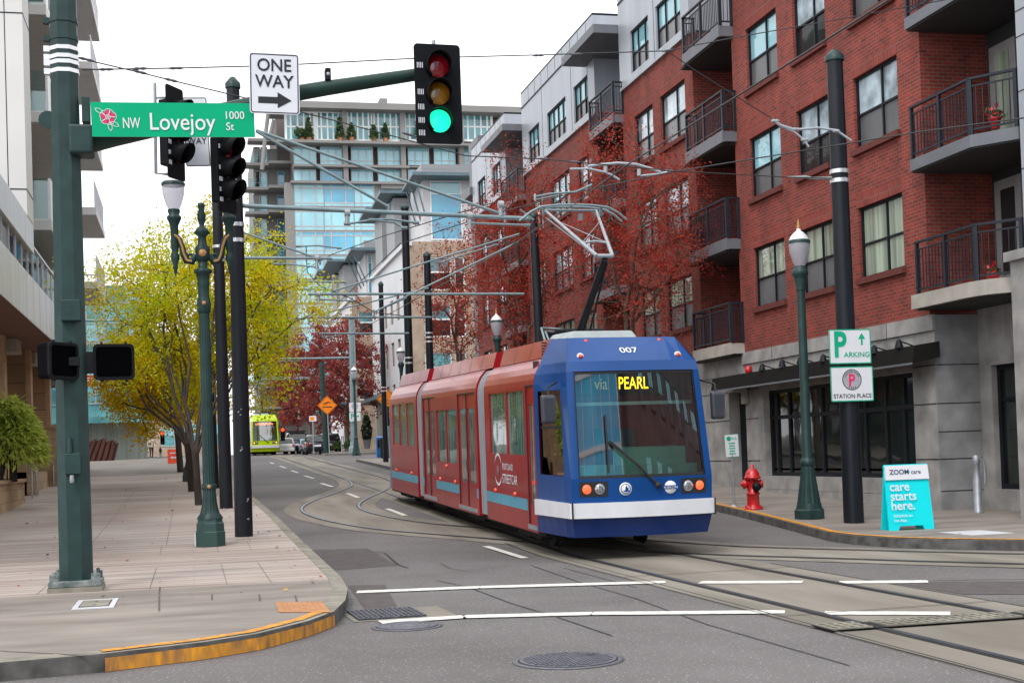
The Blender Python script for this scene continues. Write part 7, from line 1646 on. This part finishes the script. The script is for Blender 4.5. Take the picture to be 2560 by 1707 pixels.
m = MB(); fitting(m, onY(1338, 494, 24), EZ, .07, .03); m.build('clip', MT['porcelain'], T)
T = thing('span_clamp', 'silver band clamp with strain insulator on the tall right black pole', 'overhead fitting', onY(2095, 446, RB[1]))
m = MB(); m.tube([onY(1968, 443, RB[1]), onY(2015, 443, RB[1]), onY(2030, 446, RB[1]), onY(2080, 446, RB[1])], [.012, .03, .022, .03], 6); m.build('insulator', MT['porcelain'], T)
# ================================================================== PARKED AND MOVING CARS
MT['cardark'] = pm('car_charcoal', (.018, .022, .03), .25, coat=1, var=.05); MT['carlight'] = pm('car_pale_blue', (.25, .42, .58), .25, coat=1, var=.05); MT['carwhite'] = pm('car_white', (.72, .72, .72), .25, coat=1, var=.03); MT['carteal'] = pm('car_dark_teal', (.02, .10, .10), .25, coat=1)
MT['tail'] = pm('tail_lamp', (.5, .01, .02), .25, coat=1); MT['taillit'] = pm('tail_lamp_lit', (1, .03, .02), .3, emit=1.6)
def car(label, X, Y, w, h, L, col, yaw=0, rear=True, rack=False, lit=False, prof=None):
    """built from a lofted side profile, rear towards -Y"""
    T = thing('parked_car', label, 'car', (X, Y, gz(Y))); o = np.array([X, Y, gz(Y)]); R2 = Matrix.Rotation(yaw, 3, 'Z')
    def tf(m): m.v = [tuple(np.array(R2 @ Vector(p))+o) for p in m.v]; return m
    Z = lambda f: h*f
    body = [(0, .22), (-.02, .42), (.02, .60), (.12, .66), (.55*0+.18, .68)]
    st = [(.0, .20, .88, .55), (.06, .18, .97, .62), (.5, .17, 1, .635), (L*.35, .16, 1, .64), (L*.66, .16, 1, .62), (L*.78, .17, .98, .56), (L*.95, .18, .9, .46), (L, .22, .8, .36)]
    m = MB(); ring = []
    for (y, zb, wf, zt) in st:
        hw = w/2*wf; ring.append([(-hw*.93, y, Z(zb)), (-hw, y, Z(zb+.12)), (-hw, y, Z(zt-.10)), (-hw*.94, y, Z(zt)), (hw*.94, y, Z(zt)), (hw, y, Z(zt-.10)), (hw, y, Z(zb+.12)), (hw*.93, y, Z(zb))])
    vs = [p for r in ring for p in r]; k = 8
    m.add(vs, [(i*k+j, i*k+(j+1) % k, (i+1)*k+(j+1) % k, (i+1)*k+j) for i in range(len(st)-1) for j in range(k)], 0, True); m.add(ring[0], [tuple(range(8))]); m.add(ring[-1], [tuple(reversed(range(8)))])
    bd = tf(m).build('body', MT[col], T)
    cab = [(.10, .93, .62), (.34, .80, .94), (.60, .78, .995), (L*.48, .78, 1.0), (L*.56, .78, .96), (L*.74, .90, .60)]
    m = MB(); ring = [[(-w/2*a, y, Z(.60)), (-w/2*a if i in (0, 5) else -w/2*(a+.12), y, Z(.61)), (-w/2*a, y, Z(z)), (w/2*a, y, Z(z)), (w/2*a if i in (0, 5) else w/2*(a+.12), y, Z(.61)), (w/2*a, y, Z(.60))] for i, (y, a, z) in enumerate(cab)]
    vs = [p for r in ring for p in r]; k = 6; m.add(vs, [(i*k+j, i*k+(j+1) % k, (i+1)*k+(j+1) % k, (i+1)*k+j) for i in range(5) for j in range(k)], 0, True); cb = tf(m).build('roof', MT[col], T)
    m = MB(); q = lambda x, y, z: (x*w/2, y, Z(z)); m.add([q(-.78, .10, .66), q(.78, .10, .66), q(.70, .32, .92), q(-.70, .32, .92)], [(0, 1, 2, 3)]); tf(m).build('rear_window', MT['glass_dk'], T)
    for s in (-1, 1):
        m = MB(); m.add([(s*w/2*.925, .45, Z(.655)), (s*w/2*.925, L*.62, Z(.65)), (s*w/2*.80, L*.50, Z(.93)), (s*w/2*.80, .62, Z(.94))], [(0, 1, 2, 3)]); tf(m).build('side_window', MT['glass_dk'], T)
        m = MB(); m.box(s*w/2*.80-.10, s*w/2*.80+.10, -.045, .08, Z(.44), Z(.60)); tf(m).build('tail_light', MT['taillit' if lit else 'tail'], T, .02)
        for y in (L*.17, L*.80):
            m = MB(); m.lathe((s*w/2*.90, y, .32), [(.2, -.1), (.32, -.09), (.32, .09), (.2, .1)], 18, axis='x'); wh = tf(m).build('wheel', MT['rubber'], T); m = MB(); m.lathe((s*w/2*.90+s*.095, y, .32), [(0, 0), (.2, 0)], 14, axis='x', caps=False); tf(m).build('rim', MT['galv'], wh)
    m = MB(); m.box(-.26, .26, -.05, -.035, Z(.40), Z(.50)); tf(m).build('number_plate', MT['signwhite'], T); m = MB(); m.box(-w/2*.9, w/2*.9, -.06, .02, Z(.20), Z(.36)); tf(m).build('rear_bumper', MT['black'] if col != 'carwhite' else MT[col], T, .03)
    if rack:
        m = MB()
        for s in (-1, 1): m.tube([(s*w/2*.7, .5, Z(1.04)), (s*w/2*.7, 2.0, Z(1.05))], .03, 6)
        m.box(-w/2*.75, w/2*.75, .35, 2.1, Z(1.03), Z(1.08)); tf(m).build('roof_rack', MT['black'], T)
    return T
hb = GP(793, 1136); car('charcoal hatchback parked beside the orange diamond sign post', hb[0]+.05, hb[1], 1.78, 1.50, 4.0, 'cardark')
sv = GP(748, 1135); car('dark sport utility car with roof rack and red tail lamps, left of the charcoal hatchback', sv[0]+.1, sv[1]+2.6, 1.9, 1.80, 4.6, 'cardark', 0, True, True)
car('pale blue car squeezed between the dark utility car and the charcoal hatchback', sv[0]+.75, sv[1]+.8, 1.3, 1.25, 3.8, 'carlight')
wc = DP(712, 1120, 112); car('white car just right of the lime green streetcar', wc[0], wc[1], 1.75, 1.40, 4.3, 'carwhite')
dc = DP(830, 1108, 104); car('dark car mostly hidden behind the orange diamond sign post', dc[0], dc[1]+1, 1.7, 1.6, 4.2, 'cardark')
tlp = onY(707, 1085, 108); ts = signal('tiny far traffic light showing red beside the lime green streetcar', tlp, 0, ('turnon', 'darklens', 'darklens'), False)
ts2p = onY(406, 1094, 112); signal('tiny far traffic light showing red above the pedestrian on the boardwalk', ts2p, 0, ('turnon', 'darklens', 'darklens'), False)
# ================================================================== PEOPLE
def person(label, base, h, cols, walk=.12, hood=True, yaw=0):
    T = thing('person', label, 'person', base)
    J = dict(pel=(0, 0, .53), che=(0, .0, .74), nek=(0, 0, .84), hed=(0, -.01, .925), hl=(-.05, 0, .51), kl=(-.055, -walk*.4, .28), al=(-.055, -walk*.15+.02, .04), tl=(-.055, -walk*.15-.07, .02),
             hr=(.05, 0, .51), kr=(.055, walk*.2, .28), ar=(.055, walk*.9, .05), tr=(.055, walk*.8-.06, .02), sl=(-.105, 0, .80), el=(-.135, walk*.2, .65), wl=(-.125, -.04+walk*.2, .52), fl=(-.12, -.06+walk*.2, .47), sr=(.105, 0, .80), er=(.135, -walk*.1, .65), wr=(.125, -.08, .52), fr=(.12, -.10, .47))
    E_ = [('pel', 'che'), ('che', 'nek'), ('nek', 'hed'), ('pel', 'hl'), ('hl', 'kl'), ('kl', 'al'), ('al', 'tl'), ('pel', 'hr'), ('hr', 'kr'), ('kr', 'ar'), ('ar', 'tr'), ('che', 'sl'), ('sl', 'el'), ('el', 'wl'), ('wl', 'fl'), ('che', 'sr'), ('sr', 'er'), ('er', 'wr'), ('wr', 'fr')]
    rad = dict(pel=.085, che=.095, nek=.04, hed=.062, hl=.065, kl=.043, al=.028, tl=.024, hr=.065, kr=.043, ar=.028, tr=.024, sl=.048, el=.038, wl=.026, fl=.022, sr=.048, er=.038, wr=.026, fr=.022)
    ks = list(J); me = bpy.data.meshes.new('body'); me.from_pydata([tuple(c*h for c in J[k]) for k in ks], [(ks.index(a), ks.index(b)) for a, b in E_], []); ob = bpy.data.objects.new('body', me); COL.objects.link(ob)
    sm = ob.modifiers.new('skin', 'SKIN')
    for i, k in enumerate(ks): me.skin_vertices[0].data[i].radius = (rad[k]*h, rad[k]*h*.8); me.skin_vertices[0].data[i].use_root = (i == 0)
    ob.modifiers.new('sub', 'SUBSURF').levels = 2; ob.modifiers['sub'].render_levels = 2
    dg = bpy.context.evaluated_depsgraph_get(); m2 = bpy.data.meshes.new_from_object(ob.evaluated_get(dg)); bpy.data.objects.remove(ob)
    for c in cols: m2.materials.append(MT[c])
    for p in m2.polygons:
        z = p.center.z/h; p.material_index = 1 if z < .50 else (2 if (z > .85 and p.center.y < -.01*h) else 0); p.use_smooth = True
        if z < .05: p.material_index = 3
    b2 = bpy.data.objects.new('body', m2); COL.objects.link(b2); b2.parent = T; T.rotation_euler = (0, 0, yaw)
    m = MB(); m.lathe((0, .008*h, .93*h), [(0, .075*h), (.05*h, .055*h), (.068*h, 0), (.06*h, -.05*h), (.03*h, -.075*h)], 12); m.v = [(x, y+.012*h, z) for x, y, z in m.v]
    off = np.array(T.location); m.v = [tuple(np.array(v)+off) for v in m.v]; m.build('hood' if hood else 'hair', MT[cols[0]] if hood else MT['black'], T)
    return T
MT['coatpale'] = pm('pale_coat', (.55, .48, .40), .85); MT['trouser'] = pm('dark_trousers', (.02, .02, .03), .85); MT['skin'] = pm('skin', (.42, .25, .18), .6); MT['shoes'] = pm('pale_shoes', (.6, .6, .62), .7); MT['coatdark'] = pm('dark_coat', (.025, .025, .035), .85)
pp = GP(379, 1147, H); person('person in a pale hooded jacket and dark trousers walking on the far boardwalk', pp, 1.52, ('coatpale', 'trouser', 'skin', 'shoes'), .14, True, R(10))
pq = GP(402, 1143, H); person('small person in dark clothes beyond the pale-jacketed walker', (pq[0], min(pq[1], 104), gz(min(pq[1], 104))+H), .78, ('coatdark', 'trouser', 'skin', 'trouser'), .08, False, R(180))
